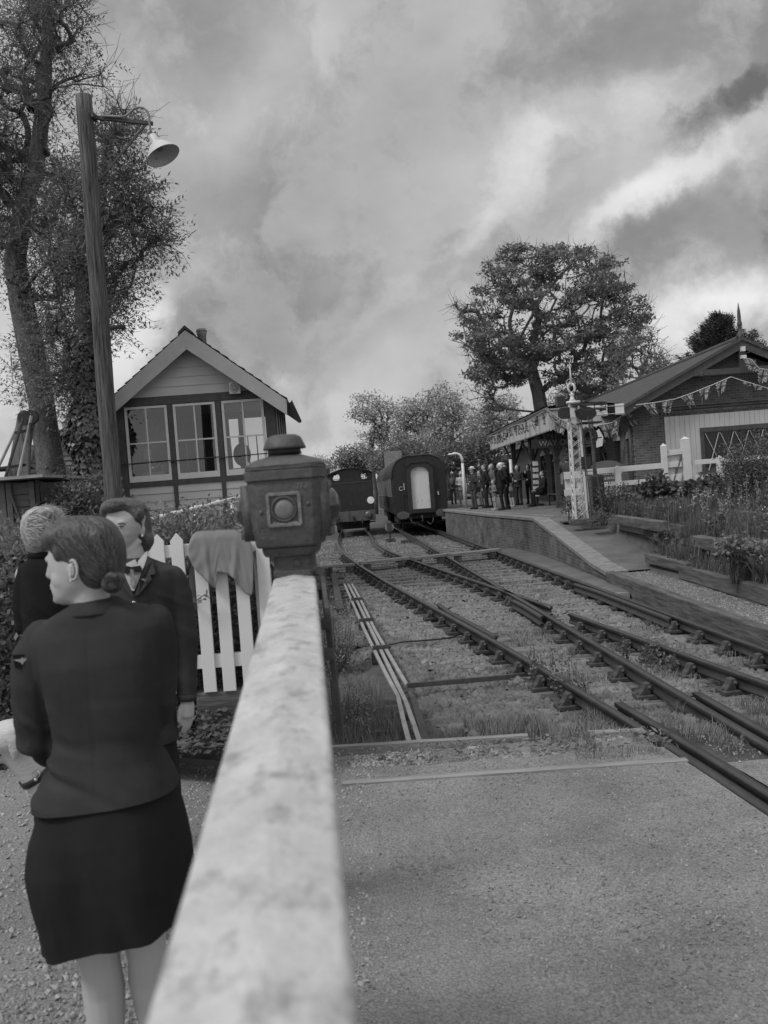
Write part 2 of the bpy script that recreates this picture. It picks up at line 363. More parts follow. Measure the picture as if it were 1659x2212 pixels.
M_OLDX = mat('old dark timber across', .11, .9, .6, 1.5, .8, 3, stretch=(1, 9, 9), spec=.15)
M_WHITE = mat('old white paint', .56, .55, .08, 3.0, .1, 30, spots=.66, spotv=.3, spotscale=9)
M_WHITE2 = mat('white gloss paint', .60, .4, .04, 3.0, .05, 30)
M_CREAM = mat('cream boarding paint', .48, .6, .08, 2.0, .12, 20)
M_DARK = mat('dark green paint', .05, .4, .25, 6.0, .1, 30, spec=.4)
M_DARKF = mat('dark frame paint', .065, .55, .3, 8.0, .2, 30)
M_BLACK = mat('black iron', .022, .45, .3, 10.0, .1, 40, spec=.4)
M_COAL = mat('hole shadow and paint black', .012, .8, .2, 10.0, 0)  # shade of holes and slots as colour, also black paint and train windows
M_TAR = mat('platform tarmac', .125, .95, .3, 1.5, .6, 50, detail=10, spots=.6, spotv=.17, spotscale=8, fine=(50, .3))
M_COPE = mat('stone coping', .195, .9, .3, 5.0, .4, 30, fine=(40, .3))
M_LEAF = mat('leaf', .19, .6, .45, 1.2, 0, trans=.35, spec=.3)
M_LEAFD = mat('dark leaf', .11, .55, .5, 2.0, 0, trans=.25, spec=.35)
M_LEAFP = mat('pale leaf', .28, .65, .4, 2.0, 0, trans=.35, spec=.3)
M_FAR = mat('distant leaf', .19, .7, .5, .35, 0, trans=.3, spec=.2)
M_BARK = mat('bark', .085, .95, .5, 3.0, .9, 12, stretch=(2, 2, .5))
M_BARKG = mat('grey bark with lichen', .12, .95, .5, 3.0, .9, 14, stretch=(2, 2, .9), spots=.62, spotv=.24, spotscale=16, fine=(28, .45))
M_GRASS = mat('grass blade', .20, .7, .45, 3.0, 0, trans=.3, spec=.2)
M_GRASSD = mat('dark meadow stalk', .13, .7, .5, 2.0, 0, trans=.3, spec=.2)

# ------------------------------------------------------------------ track geometry read off the photograph (rail head centre lines)
RPX = {1: [(734.6,1150),(729.2,1168.5),(737.8,1187.7),(759.6,1208.5),(801.2,1234),(855.6,1267.7),(919.6,1304.5),(983.6,1338),(1047.6,1370.7),(1111.6,1405),(1216.6,1467.8),(1277.8,1509),(1367.8,1566.8),(1493.8,1642.4),(1655,1741)],
 2: [(795.4,1148.7),(804.4,1163.7),(830,1183),(887.6,1208.5),(951.6,1231),(1015.6,1248.5),(1079.6,1269.3),(1151.8,1298.6),(1241.8,1331),(1349.8,1365.2),(1457.8,1404.8),(1565.8,1440.8),(1659,1476.8)],
 3: [(876.4,1150),(906.8,1167),(951.6,1194),(1002.8,1223),(1047.6,1248.5),(1133.8,1296.8),(1205.8,1341.8),(1277.8,1386.8),(1349.8,1428),(1421.8,1469.6),(1493.8,1512.8),(1565.8,1556),(1659,1606)],
 4: [(945.2,1144.5),(983.6,1157.3),(1047.6,1181.3),(1111.6,1205.3),(1194.5,1234),(1475.8,1332.8),(1565.8,1372.4),(1659,1404.8)]}
RC = {}
for k, pts in RPX.items():
    w = np.array([tuple(gz(*p))[:2] for p in pts]); deg = {1: 6, 2: 5, 3: 3, 4: 2}[k]
    cf = np.polyfit(w[:, 1] / 10, w[:, 0], deg); y0, y1 = w[:, 1].min(), w[:, 1].max(); RC[k] = (cf, y0, y1)
def rx(k, y):
    cf, y0, y1 = RC[k]
    if y < y0: return np.polyval(cf, y0 / 10) + (y - y0) * (np.polyval(cf, y0 / 10 + .1) - np.polyval(cf, y0 / 10)) / 1.0
    if y > y1: return np.polyval(cf, y1 / 10) + (y - y1) * (-.045)
    return float(np.polyval(cf, y / 10))
def sm(t): t = min(1, max(0, t)); return t * t * (3 - 2 * t)
def roadz(x, y): return .30 * sm((rx(1, y) - 1.5 - .32 * max(0, y - 2.5) - x) / 1.9)
def onroad(px, py):
    z = 0
    for _ in range(12): p = gz(px, py, z); z = .5 * z + .5 * roadz(p.x, p.y)
    return V((p.x, p.y, roadz(p.x, p.y)))
def bank_x(y): return min(-.72, rx(1, min(y, 45)) - 1.75)
def G(x, y):
    """lie of the land under everything"""
    if y < 7.1 and x < 4.1: return roadz(x, y) - .03
    if x < bank_x(y) + .3 and x < 3:                     # left bank
        e = bank_x(y)
        if y < 60: return -.32 + (.62 + .55 * sm((y - 8) / 8)) * sm((e - x) / .7) * (1 - sm((y - 26) / 20))
        return -.2
    if x > 4.18 and y < 25:
        if y < 17.4 or x > 5.5:
            z = .10 + .22 * sm((x - 4.9) / .15) + .44 * sm((x - 5.45) / .25) + .42 * sm((x - 6.2) / 1.6)
            if y > 17.4: z = max(z, .95 + .2 * sm((x - 6.5) / 2))
            return z
        return .0
    if y >= 25 and x > 4.2: return .5
    return -.21
def grid(name, xs, ys, zf, m, kind='structure', jit=0):
    vs = []; nx, ny = len(xs), len(ys)
    for y in ys:
        for x in xs: vs.append((x, y, zf(x, y)))
    f = [(j * nx + i, j * nx + i + 1, (j + 1) * nx + i + 1, (j + 1) * nx + i) for j in range(ny - 1) for i in range(nx - 1)]
    o = npmesh(name, np.array(vs), np.array(f), m, smooth=True); tag(o, kind=kind); return o
def strip(name, fL, fR, y0, y1, zf, m, nx=8, dy=.25, kind='structure'):
    ny = int((y1 - y0) / dy) + 1; vs = []
    for j in range(ny):
        y = y0 + (y1 - y0) * j / (ny - 1); a, b = fL(y), fR(y)
        for i in range(nx): x = a + (b - a) * i / (nx - 1); vs.append((x, y, zf(x, y)))
    f = [(j * nx + i, j * nx + i + 1, (j + 1) * nx + i + 1, (j + 1) * nx + i) for j in range(ny - 1) for i in range(nx - 1)]
    o = npmesh(name, np.array(vs), np.array(f), m, smooth=True); tag(o, kind=kind); return o
nz = lambda x, y, s=1.0: noise.noise(V((x * s, y * s, 3.1)))
xs = [-900, -300, -120, -60, -30] + list(np.arange(-16, -3, .6)) + list(np.arange(-3, 9, .15)) + list(np.arange(9, 20, 1.0)) + [30, 60, 120, 300, 900]
ys = [-60, -10, -3, 0] + list(np.arange(1, 30, .2)) + list(np.arange(30, 60, 1.5)) + [70, 90, 130, 200, 400, 900, 1800]
grid('ground', xs, ys, lambda x, y: G(x, y) - .06 + .03 * nz(x, y, 1.3), M_SOIL)
# the far rise beyond the line
hv = []
for j in range(12):
    for i in range(60):
        x = -260 + i * 10; y = 150 + j * 22
        hv.append((x, y, -1 + (7.5 + 3 * nz(x, y, .012) + 1.5 * nz(x, y, .05)) * sm(j / 6)))
npmesh('hills', np.array(hv), np.array([(j * 60 + i, j * 60 + i + 1, (j + 1) * 60 + i + 1, (j + 1) * 60 + i) for j in range(11) for i in range(59)]), mat('far field', .10, .95, .3, .05, 0), smooth=True)['kind'] = 'structure'

# ------------------------------------------------------------------ road in strips between the rails, so the flangeways stay open
YR = 6.86
rz = lambda x, y: roadz(x, y) - .006 + .006 * nz(x, y, 2)
strip('road', lambda y: -14, lambda y: rx(1, y) - .045, -8, YR - .42, rz, M_ROAD, 60)
strip('road', lambda y: rx(1, y) + .20, lambda y: rx(3, y) - .045, -8, 6.0, lambda x, y: -.008 + .008 * nz(x, y, 2), M_ROAD, 6)
strip('road', lambda y: rx(3, y) + .20, lambda y: 14, -8, 5.9, lambda x, y: -.008, M_ROAD, 20)
strip('road', lambda y: -14, lambda y: rx(1, y) - .05, YR - .42, YR + .02, lambda x, y: rz(x, y) - .025, M_ROAD, 60, .1)
strip('verge_bed', lambda y: rx(1, y) + .03, lambda y: 4.2, 5.75, 7.0, lambda x, y: -.085, M_SOIL, 10, .2)
# ballast
bedz = lambda x, y: (-.229 - (.12 * sm((rx(1, y) - 1.15 - x) / .4) if y < 13 else 0) + (.16 * (1 - sm((y - 7.0) / 1.4)) if x > rx(1, y) - 1.2 else 0) + .015 * nz(x, y, 3))
strip('ballast_bed', lambda y: bank_x(y) - .15, lambda y: 4.2 if y < 24 else rx(4, y) + 1.1, 6.9, 70, bedz, M_BALL, 36, .3)

def rnd_pts(n, y0, y1, fL, fR, p=2.0):
    """more points near the camera"""
    u = rng.uniform(0, 1, n); y = 1 / (1 / y0 ** (p - 1) - u * (1 / y0 ** (p - 1) - 1 / y1 ** (p - 1))) ** (1 / (p - 1))
    a = np.array([fL(q) for q in y]); b = np.array([fR(q) for q in y]); return a + (b - a) * rng.uniform(0, 1, n), y
def put(name, n, y0, y1, fL, fR, zf, s0, s1, m, p=2.0, keep=None, lift=0):
    x, y = rnd_pts(n, y0, y1, fL, fR, p)
    if keep is not None: k = np.array([keep(a, b) for a, b in zip(x, y)]); x, y = x[k], y[k]
    z = np.array([zf(a, b) for a, b in zip(x, y)]); s = rng.uniform(s0, s1, len(x))
    v, f = stones(np.stack([x, y, z + lift + rng.uniform(-.3, .5, len(x)) * s * .5], 1), s)
    o = npmesh(name, v, f, m); tag(o, kind='stuff'); return o
near_rail = lambda x, y: min(abs(x - rx(k, y)) for k in (1, 2, 3, 4)) > .10
lt = lambda x, y: nz(x, y, .45) + .35 * nz(x, y, 1.5) > (-.10 if x > rx(1, y) - .9 else .35) and not (y < 10.5 and x < rx(1, y))
put('ballast_stones', 46000, 7.6, 45, lambda y: bank_x(y), lambda y: min(4.15, rx(4, y) + 1.0), bedz, .035, .085, M_STONE, 2.0, lambda x, y: near_rail(x, y) and lt(x, y))
put('dark_ballast_stones', 44000, 7.3, 40, lambda y: bank_x(y), lambda y: min(4.15, rx(4, y) + 1.0), bedz, .035, .085, M_STONED, 2.0, lambda x, y: near_rail(x, y) and not lt(x, y))
M_STONE2 = mat('road grit', .22, .9, .75, 11, .2, 60)
offr = lambda x, y: min(abs(x - rx(1, y) - .07), abs(x - rx(3, y) - .07)) > .17
put('road_pebbles', 30000, 2.2, 7.0, lambda y: -1.5, lambda y: 4.5, roadz, .003, .013, M_STONE2, 1.5, lambda x, y: offr(x, y) and nz(x, y, 1.1) + .6 * rng.random() > -.1, -.002)
put('road_edge_gravel', 3000, 6.3, 6.85, lambda y: -1.6, lambda y: rx(1, y) - .1, lambda x, y: roadz(x, y) - .028, .008, .03, M_PEB, 1.5, lambda x, y: nz(x, y, 2.5) > -.1)
put('left_verge_gravel', 9000, 2.2, 6.6, lambda y: -4.5, lambda y: -.2, roadz, .006, .022, M_PEB, 1.6, None, -.002)

# ------------------------------------------------------------------ rails
PROF = [(-.034, 0), (.034, 0), (.036, -.012), (.034, -.038), (.010, -.055), (.010, -.110), (.030, -.122), (.032, -.142), (-.032, -.142), (-.030, -.122), (-.010, -.110), (-.010, -.055), (-.034, -.038), (-.036, -.012)]
def rail_mb(xf, y0, y1, dy=.5, dz=0.0):
    mb = MB(); n = max(2, int((y1 - y0) / dy) + 1); rings = []
    for j in range(n):
        y = y0 + (y1 - y0) * j / (n - 1); x = xf(y); dx = (xf(y + .05) - xf(y - .05)) / .1; nx = V((1, -dx, 0)).normalized()
        rings.append([V((x, y, 0)) + nx * a + V((0, 0, b + dz)) for a, b in PROF])
    mb.loft(rings); return mb
def chair_mb():
    mb = MB(); mb.box((0, 0, -.175), (.38, .19, .04))
    for s in (-1, 1):
        mb.prism([(s * .045, -.16), (s * .17, -.16), (s * .12, -.11), (s * .095, -.05), (s * .045, -.045)], (0, -.05, 0), (1, 0, 0), (0, 0, 1), (0, 1, 0), .10)
        mb.lathe((s * .155, 0, -.165), [(.022, 0), (.022, .03), (.012, .036)], 6)
    mb.ell((-.055, 0, -.085), (.03, .085, .03), None, 8, 6)
    return mb
trackL = thing('railway_track', 'left-hand curving track of rusty rails running to the tank engine', 'railway track', (1.5, 8, 0), 'railway tracks across the crossing')
trackR = thing('railway_track', 'right-hand track of rusty rails running past the platform to the carriage', 'railway track', (3.2, 8, 0), 'railway tracks across the crossing')
YFROG = 13.7
rail_mb(lambda y: rx(1, y), -3, 60).build('rail', M_RAIL, trackL, True)
rail_mb(lambda y: rx(2, y), YFROG + .15, 60).build('rail', M_RAIL, trackL, True)
rail_mb(lambda y: rx(2, y), -3, YFROG - .7).build('rail', M_RAIL, trackL, True)
rail_mb(lambda y: rx(3, y), -3, 60).build('rail', M_RAIL, trackR, True)
rail_mb(lambda y: rx(4, y), -3, 60).build('rail', M_RAIL, trackR, True)
rail_mb(lambda y: rx(1, y) + .115 + .06 * max(0, (y - 14.2)), 11.6, 15.2, .2, -.004).build('check_rail', M_RUST, trackL, True, label='short check rail bolted inside the left running rail')
rail_mb(lambda y: rx(4, y) - .115 - .05 * max(0, (y - 15.5)), 12.0, 16.6, .2, -.004).build('check_rail', M_RUST, trackR, True, label='short check rail bolted inside the platform side rail')
rail_mb(lambda y: rx(3, y) - .10 - .04 * max(0, y - 14.2), 13.0, 15.0, .2, -.004).build('wing_rail', M_RUST, trackR, True)
rail_mb(lambda y: rx(1, y) + .14, -3, 7.75, .3, .004).build('guard_rail', M_RAIL, trackL, True, label='guard rail beside the open flangeway through the road')
rail_mb(lambda y: rx(3, y) + .14, -3, 7.9, .3, .004).build('guard_rail', M_RAIL, trackR, True, label='guard rail beside the open flangeway through the road')
chair0 = None
for k, tr in ((1, trackL), (2, trackL), (3, trackR), (4, trackR)):
    y = 7.55 + .1 * k; cnt = 0; first = None
    while y < 30 and cnt < 46:
        if not (k in (2, 3) and abs(y - YFROG) < .9) and not (k in (1, 3) and y < 7.9):
            dx = (rx(k, y + .2) - rx(k, y - .2)) / .4
            if first is None:
                first = chair_mb().build('rail_chair', M_RUST, tr, False, .006); c = first
            else:
                c = first.copy(); C.objects.link(c)
            c.location = V((rx(k, y), y, 0)) - V(tr.location) if c is not first else c.location
            if c is first:
                for vv in c.data.vertices: vv.co += V(tr.location)
                c.location = V((rx(k, y), y, 0)) - V(tr.location)
            c.rotation_euler = (0, 0, -math.atan(dx)); cnt += 1
        y += .79 + rng.uniform(-.04, .04)
# sleepers: long timbers under the crossing, normal ones beyond
y = 7.62; k = 0
while y < 34:
    long_ = y < 19
    for tr, a, b in (((trackL, rx(1, y) - .52, rx(4, y) + .45),) if long_ else ((trackL, rx(1, y) - .5, rx(2, y) + .5), (trackR, rx(3, y) - .5, rx(4, y) + .5))):
        if long_ and k % 2: a += rng.uniform(-.1, .15)
        mb = MB(); mb.beam((a, y + .05 * rng.normal(), -.266 + .01 * rng.random()), (b, y + .06 + .04 * rng.normal(), -.266 + .008 * rng.random()), .25, .13)
        mb.build('sleeper', M_SLEEP, tr if not long_ else (trackL if k % 2 else trackR), False, .008)
    y += .79; k += 1
# extra short timber ends showing at the left rail near the road
# flush edging boards of the crossing
def plank(name, a, b, w, h, m, label, cat, group=None, kind=None, bev=.006):
    mb = MB(); mb.beam(a, b, w, h); o = mb.build(name, m, None, False, bev); tag(o, label, cat, group, kind); return o
def ribbon(name, pa, pb, w, h, m, lab, ext=0.0):
    a, b = onroad(*pa), onroad(*pb); d = (b - a); a -= d * ext; mb = MB(); rings = []; n = 24
    for i in range(n + 1):
        p = a.lerp(b, i / n); z = roadz(p.x, p.y) + .006 + .004 * nz(p.x * 3, p.y); s = V((-d.y, d.x, 0)).normalized() * (w / 2) * (1 + .12 * nz(p.x * 2, 5)); rings.append([V((p.x, p.y, z - h)) - s, V((p.x, p.y, z)) - s, V((p.x, p.y, z)) + s, V((p.x, p.y, z - h)) + s])
    mb.loft(rings); tag(mb.build(name, m), lab, 'timber board', 'timber edging of the crossing')
ribbon('edging_board', (716, 1614), (1140, 1588), .07, .2, M_EDGE, 'worn timber board edging the road above the sunken point rods', .15)
plank('edging_board', gz(1272, 1583) + V((0, 0, -.055)), gz(1392, 1578) + V((0, 0, -.055)), .08, .13, M_EDGE, 'short pale board end lying in grass beside the left rail', 'timber board', 'timber edging of the crossing')
ribbon('edging_board', (740, 1692), (1484, 1641), .075, .1, M_EDGE, 'long timber strip set flush in the gravelly road surface')

# boardwalk across the tracks
bw = [((690, 1226), (765, 1219), 1), ((777, 1217), (882, 1206), 2), ((893, 1207), (962, 1199), 2), ((973, 1199), (1078, 1188), 2)]
nm = ['leftmost plank length of the staff crossing, outside the curving rail', 'plank length of the staff crossing between the curving rails', 'plank length of the staff crossing between the two tracks', 'rightmost plank length of the staff crossing, by the platform wall']
for (p, q, n_), lb in zip(bw, nm):
    a, b = gz(p[0], p[1], .03), gz(q[0], q[1], .03)
    t = thing('board_crossing', lb, 'boardwalk', (a.x, a.y, 0), 'planks laid across the tracks for staff')
    for i in range(n_):
        mb = MB(); mb.beam(a + V((.06 * i, .22 * i, 0)), b + V((.06 * i, .22 * i, 0)), .20, .07); mb.build('plank', M_EDGE, t, False, .006)
    for s in (.15, .85):
        mb = MB(); c_ = a.lerp(b, s); mb.box(c_ + V((0, .1, -.12)), (.2, .35, .16)); mb.build('block', M_OLDT, t)

# point rods beside the curving track
def rodpath(px, z=-.09): return [gz(x, y, z) for x, y in px]
rods = [[(744, 1262), (757, 1292), (786.8, 1360), (831.6, 1453), (859.6, 1506), (872, 1560), (884.8, 1609)],
        [(752, 1262), (768, 1292), (800.8, 1360), (845.6, 1453), (876.4, 1517), (895, 1570), (907, 1606)],
        [(760, 1262), (777, 1292), (809, 1360), (865, 1458), (879, 1481)]]
rt = thing('point_rodding', 'three parallel steel point rods running along the left side of the tracks', 'point rods', tuple(gz(830, 1450, -.1)))
for i, pp in enumerate(rods):
    P_ = rodpath(pp); mb = MB()
    for a, b in zip(P_, P_[1:]): mb.beam(a, b + (b - a).normalized() * .01, .042, .03)
    mb.build('rod', mat('pale rod steel', .30, .5, .2, 5, .1, 40, spec=.5, metal=.3), rt)
mb = MB(); mb.beam(gz(879, 1481, -.09), gz(1102, 1462, -.1), .045, .05); mb.build('cross_rod', M_RUST, rt)
mb = MB(); mb.beam(gz(893, 1510, -.1), gz(921, 1607, -.1), .06, .03); mb.build('rod', M_RUST, rt)
for (x, y) in ((771, 1297), (791, 1343), (823, 1403)):
    mb = MB(); c_ = gz(x, y, -.08); mb.beam(c_ + V((-.11, 0, .03)), c_ + V((.11, .02, .03)), .05, .05); mb.box(c_ + V((0, 0, -.1)), (.26, .10, .14)); mb.build('roller_stand', M_RUST, rt, False, .004)
# rod cranks and wires at the far end of the rodding
cr = thing('rod_crank_frame', 'low iron crank frame where the point rods turn, behind the gate lamp', 'crank frame', tuple(gz(722, 1262, -.2)))
mb = MB()
for i in range(5):
    c_ = gz(705 + 9 * i, 1240 + 13 * i, -.15); mb.beam(c_ + V((-.35, 0, 0)), c_ + V((.35, .03, .02)), .05, .05)
mb.beam(gz(720, 1236, -.12), gz(735, 1318, -.12), .14, .05); mb.build('frame', M_RUST, cr)
mb = MB(); mb.lathe(gz(715, 1238, -.1), [(.05, 0), (.05, .16), (.03, .17)], 10); mb.build('pulley', M_RUST, cr)
# black cable snaking over the ballast
mb = MB(); pts = [gz(x, y, -.13) + V((0, 0, .02 * math.sin(i))) for i, (x, y) in enumerate([(838, 1393), (870, 1389), (905, 1387), (940, 1382), (975, 1375), (1000, 1364), (1012, 1356)])]
mb.tube(pts, .013, 6); tag(mb.build('cable', M_BLACK, None, True), 'thin black cable lying on ballast up to the left rail', 'cable')
# dark post stubs sunk beside the gate
mb = MB(); c_ = gz(730, 1608, -.25); mb.box(c_ + V((0, .05, .28)), (.06, .06, .62)); tag(mb.build('stump_post', M_OLDT, None, False, .006), 'dark rotten post standing in weeds just right of the white gate beam', 'post')
for i, (x, y, w) in enumerate([(800, 1523, 150), (830, 1558, 120), (838, 1590, 110)]):
    a, b = gz(x - w / 2, y + 3, -.28), gz(x + w / 2, y - 4, -.28)
    plank('sunken_timber', a, b, .12, .12, M_OLDX, ['topmost', 'middle', 'lowest'][i] + ' of three rotten timbers beneath the point rods', 'timber', 'timbers sunk in the weedy pit')
# ------------------------------------------------------------------ platform, ramp and garden path
PZ = .915
edge = [gz(961, 1101.3, PZ), gz(1010, 1106.5, PZ), gz(1054, 1110.9, PZ), gz(1104, 1114.6, PZ), gz(1153, 1119, PZ)]
edge = [V((edge[0].x + .045 * (60 - edge[0].y) * -1, 60, PZ))] + edge
def at_x(x, y, X):
    r = ray(x, y); t = X / r.x; return V((X, r.y * t, HC + r.z * t))
rampE = [edge[-1], at_x(1190, 1146, 4.15), at_x(1224, 1172.6, 4.15), at_x(1281.6, 1217.4, 4.15), at_x(1314, 1236, 4.15)]
print('EDGE', [tuple(round(c, 2) for c in p) for p in edge]); print('RAMP', [tuple(round(c, 2) for c in p) for p in rampE])
full = edge + rampE[1:]
# top surface
mb = MB(); vs = []; fs = []
for i, p in enumerate(full):
    Xr = 16 if i < len(edge) - 1 else (16 if i == len(edge) - 1 else 5.6)
    vs += [p, V((Xr, p.y, p.z))]
mb.v = [tuple(v) for v in vs]
for i in range(len(full) - 1):
    if i == len(edge) - 1:
        mb.v += [(5.6, full[i].y, full[i].z)]; k = len(mb.v) - 1; mb.f.append((2 * i, k, 2 * i + 3, 2 * i + 2)); mb.m.append(0)
    else: mb.f.append((2 * i, 2 * i + 1, 2 * i + 3, 2 * i + 2)); mb.m.append(0)
tag(mb.build('platform', M_TAR), kind='structure')
# coping stones along the edge, and the brick face under them
for i in range(len(full) - 1):
    p, q = full[i], full[i + 1]; mb = MB(); w = .42 if i >= len(edge) - 1 else .32
    s = (q - p).cross(V((0, 0, 1))).normalized()
    if s.x < 0: s = -s
    a = p - s * .04; b = q - s * .04
    mb.add([a + V((0, 0, .006)), a + s * w + V((0, 0, .006)), b + s * w + V((0, 0, .006)), b + V((0, 0, .006)), a + V((0, 0, -.07)), a + s * w + V((0, 0, -.07)), b + s * w + V((0, 0, -.07)), b + V((0, 0, -.07))],
           [(0, 1, 2, 3), (4, 5, 6, 7), (0, 1, 5, 4), (1, 2, 6, 5), (2, 3, 7, 6), (3, 0, 4, 7)])
    tag(mb.build('platform_coping', M_COPE), kind='structure')
mb = MB()
for i in range(1, len(full) - 1):
    p, q = full[i], full[i + 1]; mb.add([(p.x, p.y, p.z - .07), (q.x, q.y, q.z - .07), (q.x, q.y, -.3), (p.x, p.y, -.3), (p.x + .3, p.y, p.z - .07), (q.x + .3, q.y, q.z - .07), (q.x + .3, q.y, -.3), (p.x + .3, p.y, -.3)], [(0, 1, 2, 3), (4, 5, 6, 7), (0, 3, 7, 4), (1, 2, 6, 5)])
pw = mb.build('platform_wall', brickmat('platform brick', 'y', .10, .16, .20, .6)); tag(pw, 'stained brick wall holding up the platform edge beside the track', 'brick wall')
mb = MB(); c_ = at_x(1107, 1174, 4.1); mb.box(c_ + V((-.02, 0, .12)), (.10, .25, .16)); mb.build('drain_hole', M_COAL, pw); mb = MB(); mb.box(c_ + V((-.05, 0, .02)), (.16, .34, .05)); mb.build('drain_sill', M_COPE, pw)
# worn white line
mb = MB()
for i in range(1, len(edge) - 1):
    p, q = edge[i] + V((.55, 0, .006)), edge[i + 1] + V((.55, 0, .006)); mb.add([p, p + V((.07, 0, 0)), q + V((.07, 0, 0)), q], [(0, 1, 2, 3)])
p = edge[-1] + V((.55, 0, .006)); mb.add([p, p + V((0, .07, 0)), p + V((1.1, .25, 0)), p + V((1.1, .18, 0))], [(0, 1, 2, 3)])
tag(mb.build('platform_line', mat('worn line paint', .42, .8, .3, 6, .1, spots=.5, spotv=.14, spotscale=10)), kind='structure')
# grille at the foot of the ramp, manhole plate at its head
mb = MB(); c0, c1 = gz(1325, 1224, .12), gz(1392, 1212, .12)
for i in range(9): a = c0.lerp(c1, i / 8); mb.box(a + V((0, 0, .0)), (.03, .5, .02))
tag(mb.build('drain_grille', M_RUST), 'slotted iron drain grille at the foot of the platform ramp', 'drain grille')
mb = MB(); mb.box(V((4.95, 23.4, .80)), (.7, .6, .02)); tag(mb.build('cover_plate', M_RUST), 'flat rusty cover plate at the head of the ramp beside the signal', 'cover plate')
# path beyond the ramp
path_z = lambda x, y: .085 + .01 * nz(x, y, 2)
strip('path', lambda y: 4.2, lambda y: 4.98, 2, 17.55, path_z, mat('gravel path', .13, .95, .35, 9, .7, 50, spots=.58, spotv=.2, spotscale=12), 8, .3)
put('path_gravel', 7000, 7, 17.5, lambda y: 4.2, lambda y: 4.95, path_z, .008, .026, M_STONE2, 1.8)
# low slab of tarmac between the near rail and the ramp
mb = MB(); a, b, c_, d = gz(1128, 1184, -.05), gz(1316, 1246, -.05), gz(1365, 1268, -.05), gz(1282, 1276, -.05); e = gz(1082, 1198, -.05)
pts = [V((rx(4, p.y) + .12, p.y, -.05)) for p in (V((0, 15.3, 0)), V((0, 19, 0)), V((0, 23, 0)), V((0, 27, 0)))]
poly = pts + [V((4.12, 27, -.05)), V((4.12, 16.2, -.05)), V((4.1, 15.3, -.05))]
mb.add(poly + [p + V((0, 0, -.12)) for p in poly], [tuple(range(7)), tuple(range(13, 6, -1))] + [(k, (k + 1) % 7, 7 + (k + 1) % 7, 7 + k) for k in range(7)])
tag(mb.build('trackside_slab', M_TAR), kind='structure')
plank('slab_edge_timber', (rx(4, 15.3) + .1, 15.2, -.12), (4.05, 15.2, -.12), .12, .14, M_EDGE, 'pale timber closing the end of the trackside slab', 'timber')
# sleeper kerb between path and ballast
kb = [gz(1320, 1234, .14), gz(1403, 1252, .14), gz(1490, 1279, .14), gz(1570, 1303, .14), gz(1659, 1328, .14)]
kb = [V((4.16, p.y, .14)) for p in kb] + [V((4.16, 7.2, .14)), V((4.2, 4.6, .14))]
lbs = ['farthest, at the foot of the ramp', 'second from the ramp', 'third from the ramp', 'fourth from the ramp, the rightmost fully seen', 'fifth from the ramp, at the photo edge', 'nearest, outside the photo edge']
for i in range(len(kb) - 1):
    plank('sleeper_kerb', kb[i] + V((0, 0, -.17)), kb[i + 1] + V((.0, .02, -.17)), .16, .36, M_OLDT, 'old dark sleeper edging the gravel path, ' + lbs[i], 'railway sleeper', 'sleepers edging the gravel path', bev=.015)
mb = MB(); mb.box((5.62, 19.7, .35), (.10, 5.6, 1.1)); tag(mb.build('retaining_boards', M_OLDT), 'dark boards holding up the flower bed along the ramp', 'retaining boards')
# terraced bed timbers
for (p, q, z, h, lb, m) in [((1330, 1112), (1432, 1126), 1.0, .20, 'upper mossy sleeper holding the flower bed beside the ramp', M_OLDT), ((1342, 1128), (1397, 1138), .8, .16, 'short pale sleeper under the upper one beside the ramp', M_EDGE), ((1395, 1140), (1432, 1150), .76, .18, 'dark short sleeper under the upper one, right of the pale one', M_OLDT),
                        ((1403, 1195), (1494, 1215), .40, .18, 'weathered sleeper at the near corner of the flower bed', M_OLDT), ((1415, 1213), (1476, 1229), .23, .14, 'black sleeper beneath the weathered corner one', M_OLDT),
                        ((1476, 1219), (1570, 1243), .34, .24, 'sleeper edging the flower bed, second from its corner', M_OLDT), ((1570, 1243), (1680, 1272), .34, .24, 'sleeper edging the flower bed at the right photo edge', M_OLDT),
                        ((1505, 1156), (1642, 1180), .82, .2, 'upper terrace sleeper half hidden in flowers', M_OLDT), ((1560, 1098), (1680, 1110), 1.1, .2, 'highest terrace sleeper at the right photo edge', M_OLDT)]:
    a, b = gz(p[0], p[1], z), gz(q[0], q[1], z); print('bed', lb[:30], tuple(round(c, 2) for c in a), tuple(round(c, 2) for c in b))
    plank('bed_sleeper', a + V((0, 0, -h / 2)), b + V((0, 0, -h / 2)), .2, h, m, lb, 'railway sleeper', 'sleepers terracing the flower bed', bev=.02)
# ------------------------------------------------------------------ crossing gate running away from the camera
M_BEAM = mat('chipped white gate paint', .44, .6, .16, 9, .35, 25, stretch=(1.6, 1, 1.6), spots=.51, spotv=.27, spotscale=12, fine=(30, .08), soft=.12)
M_LAMP = mat('painted lamp iron', .070, .5, .25, 7.0, .35, 22, spots=.63, spotv=.035, spotscale=14, fine=(60, .2))
gd = ray(660, 1013).normalized()                         # direction the top rail runs
far = at(636, 1247, 2.73); w2 = .065
gx = V((gd.y, -gd.x, 0)).normalized(); gzv = gx.cross(gd).normalized()
if gzv.z < 0: gzv = -gzv
near = far - gd * 5.6
gate = thing('crossing_gate', 'long white painted gate beam running from the foreground to the railway lamp', 'crossing gate', (near.x, near.y, .2))
mb = MB(); prof = [(-w2, -.10), (w2, -.10), (w2, -.006), (w2 - .005, 0), (.003, .009), (-.003, .009), (-w2 + .005, 0), (-w2, -.006)]
rings = []
for i in range(57):
    p = far - gd * (.1 * i); j = 1 + .01 * nz(i * .3, 2)
    rings.append([p + gx * a * j + gzv * b for a, b in prof])
mb.loft(rings); mb.build('top_rail', M_BEAM, gate, False, .004)
Z0 = .42; dn = lambda p, z: V((p.x, p.y, z))
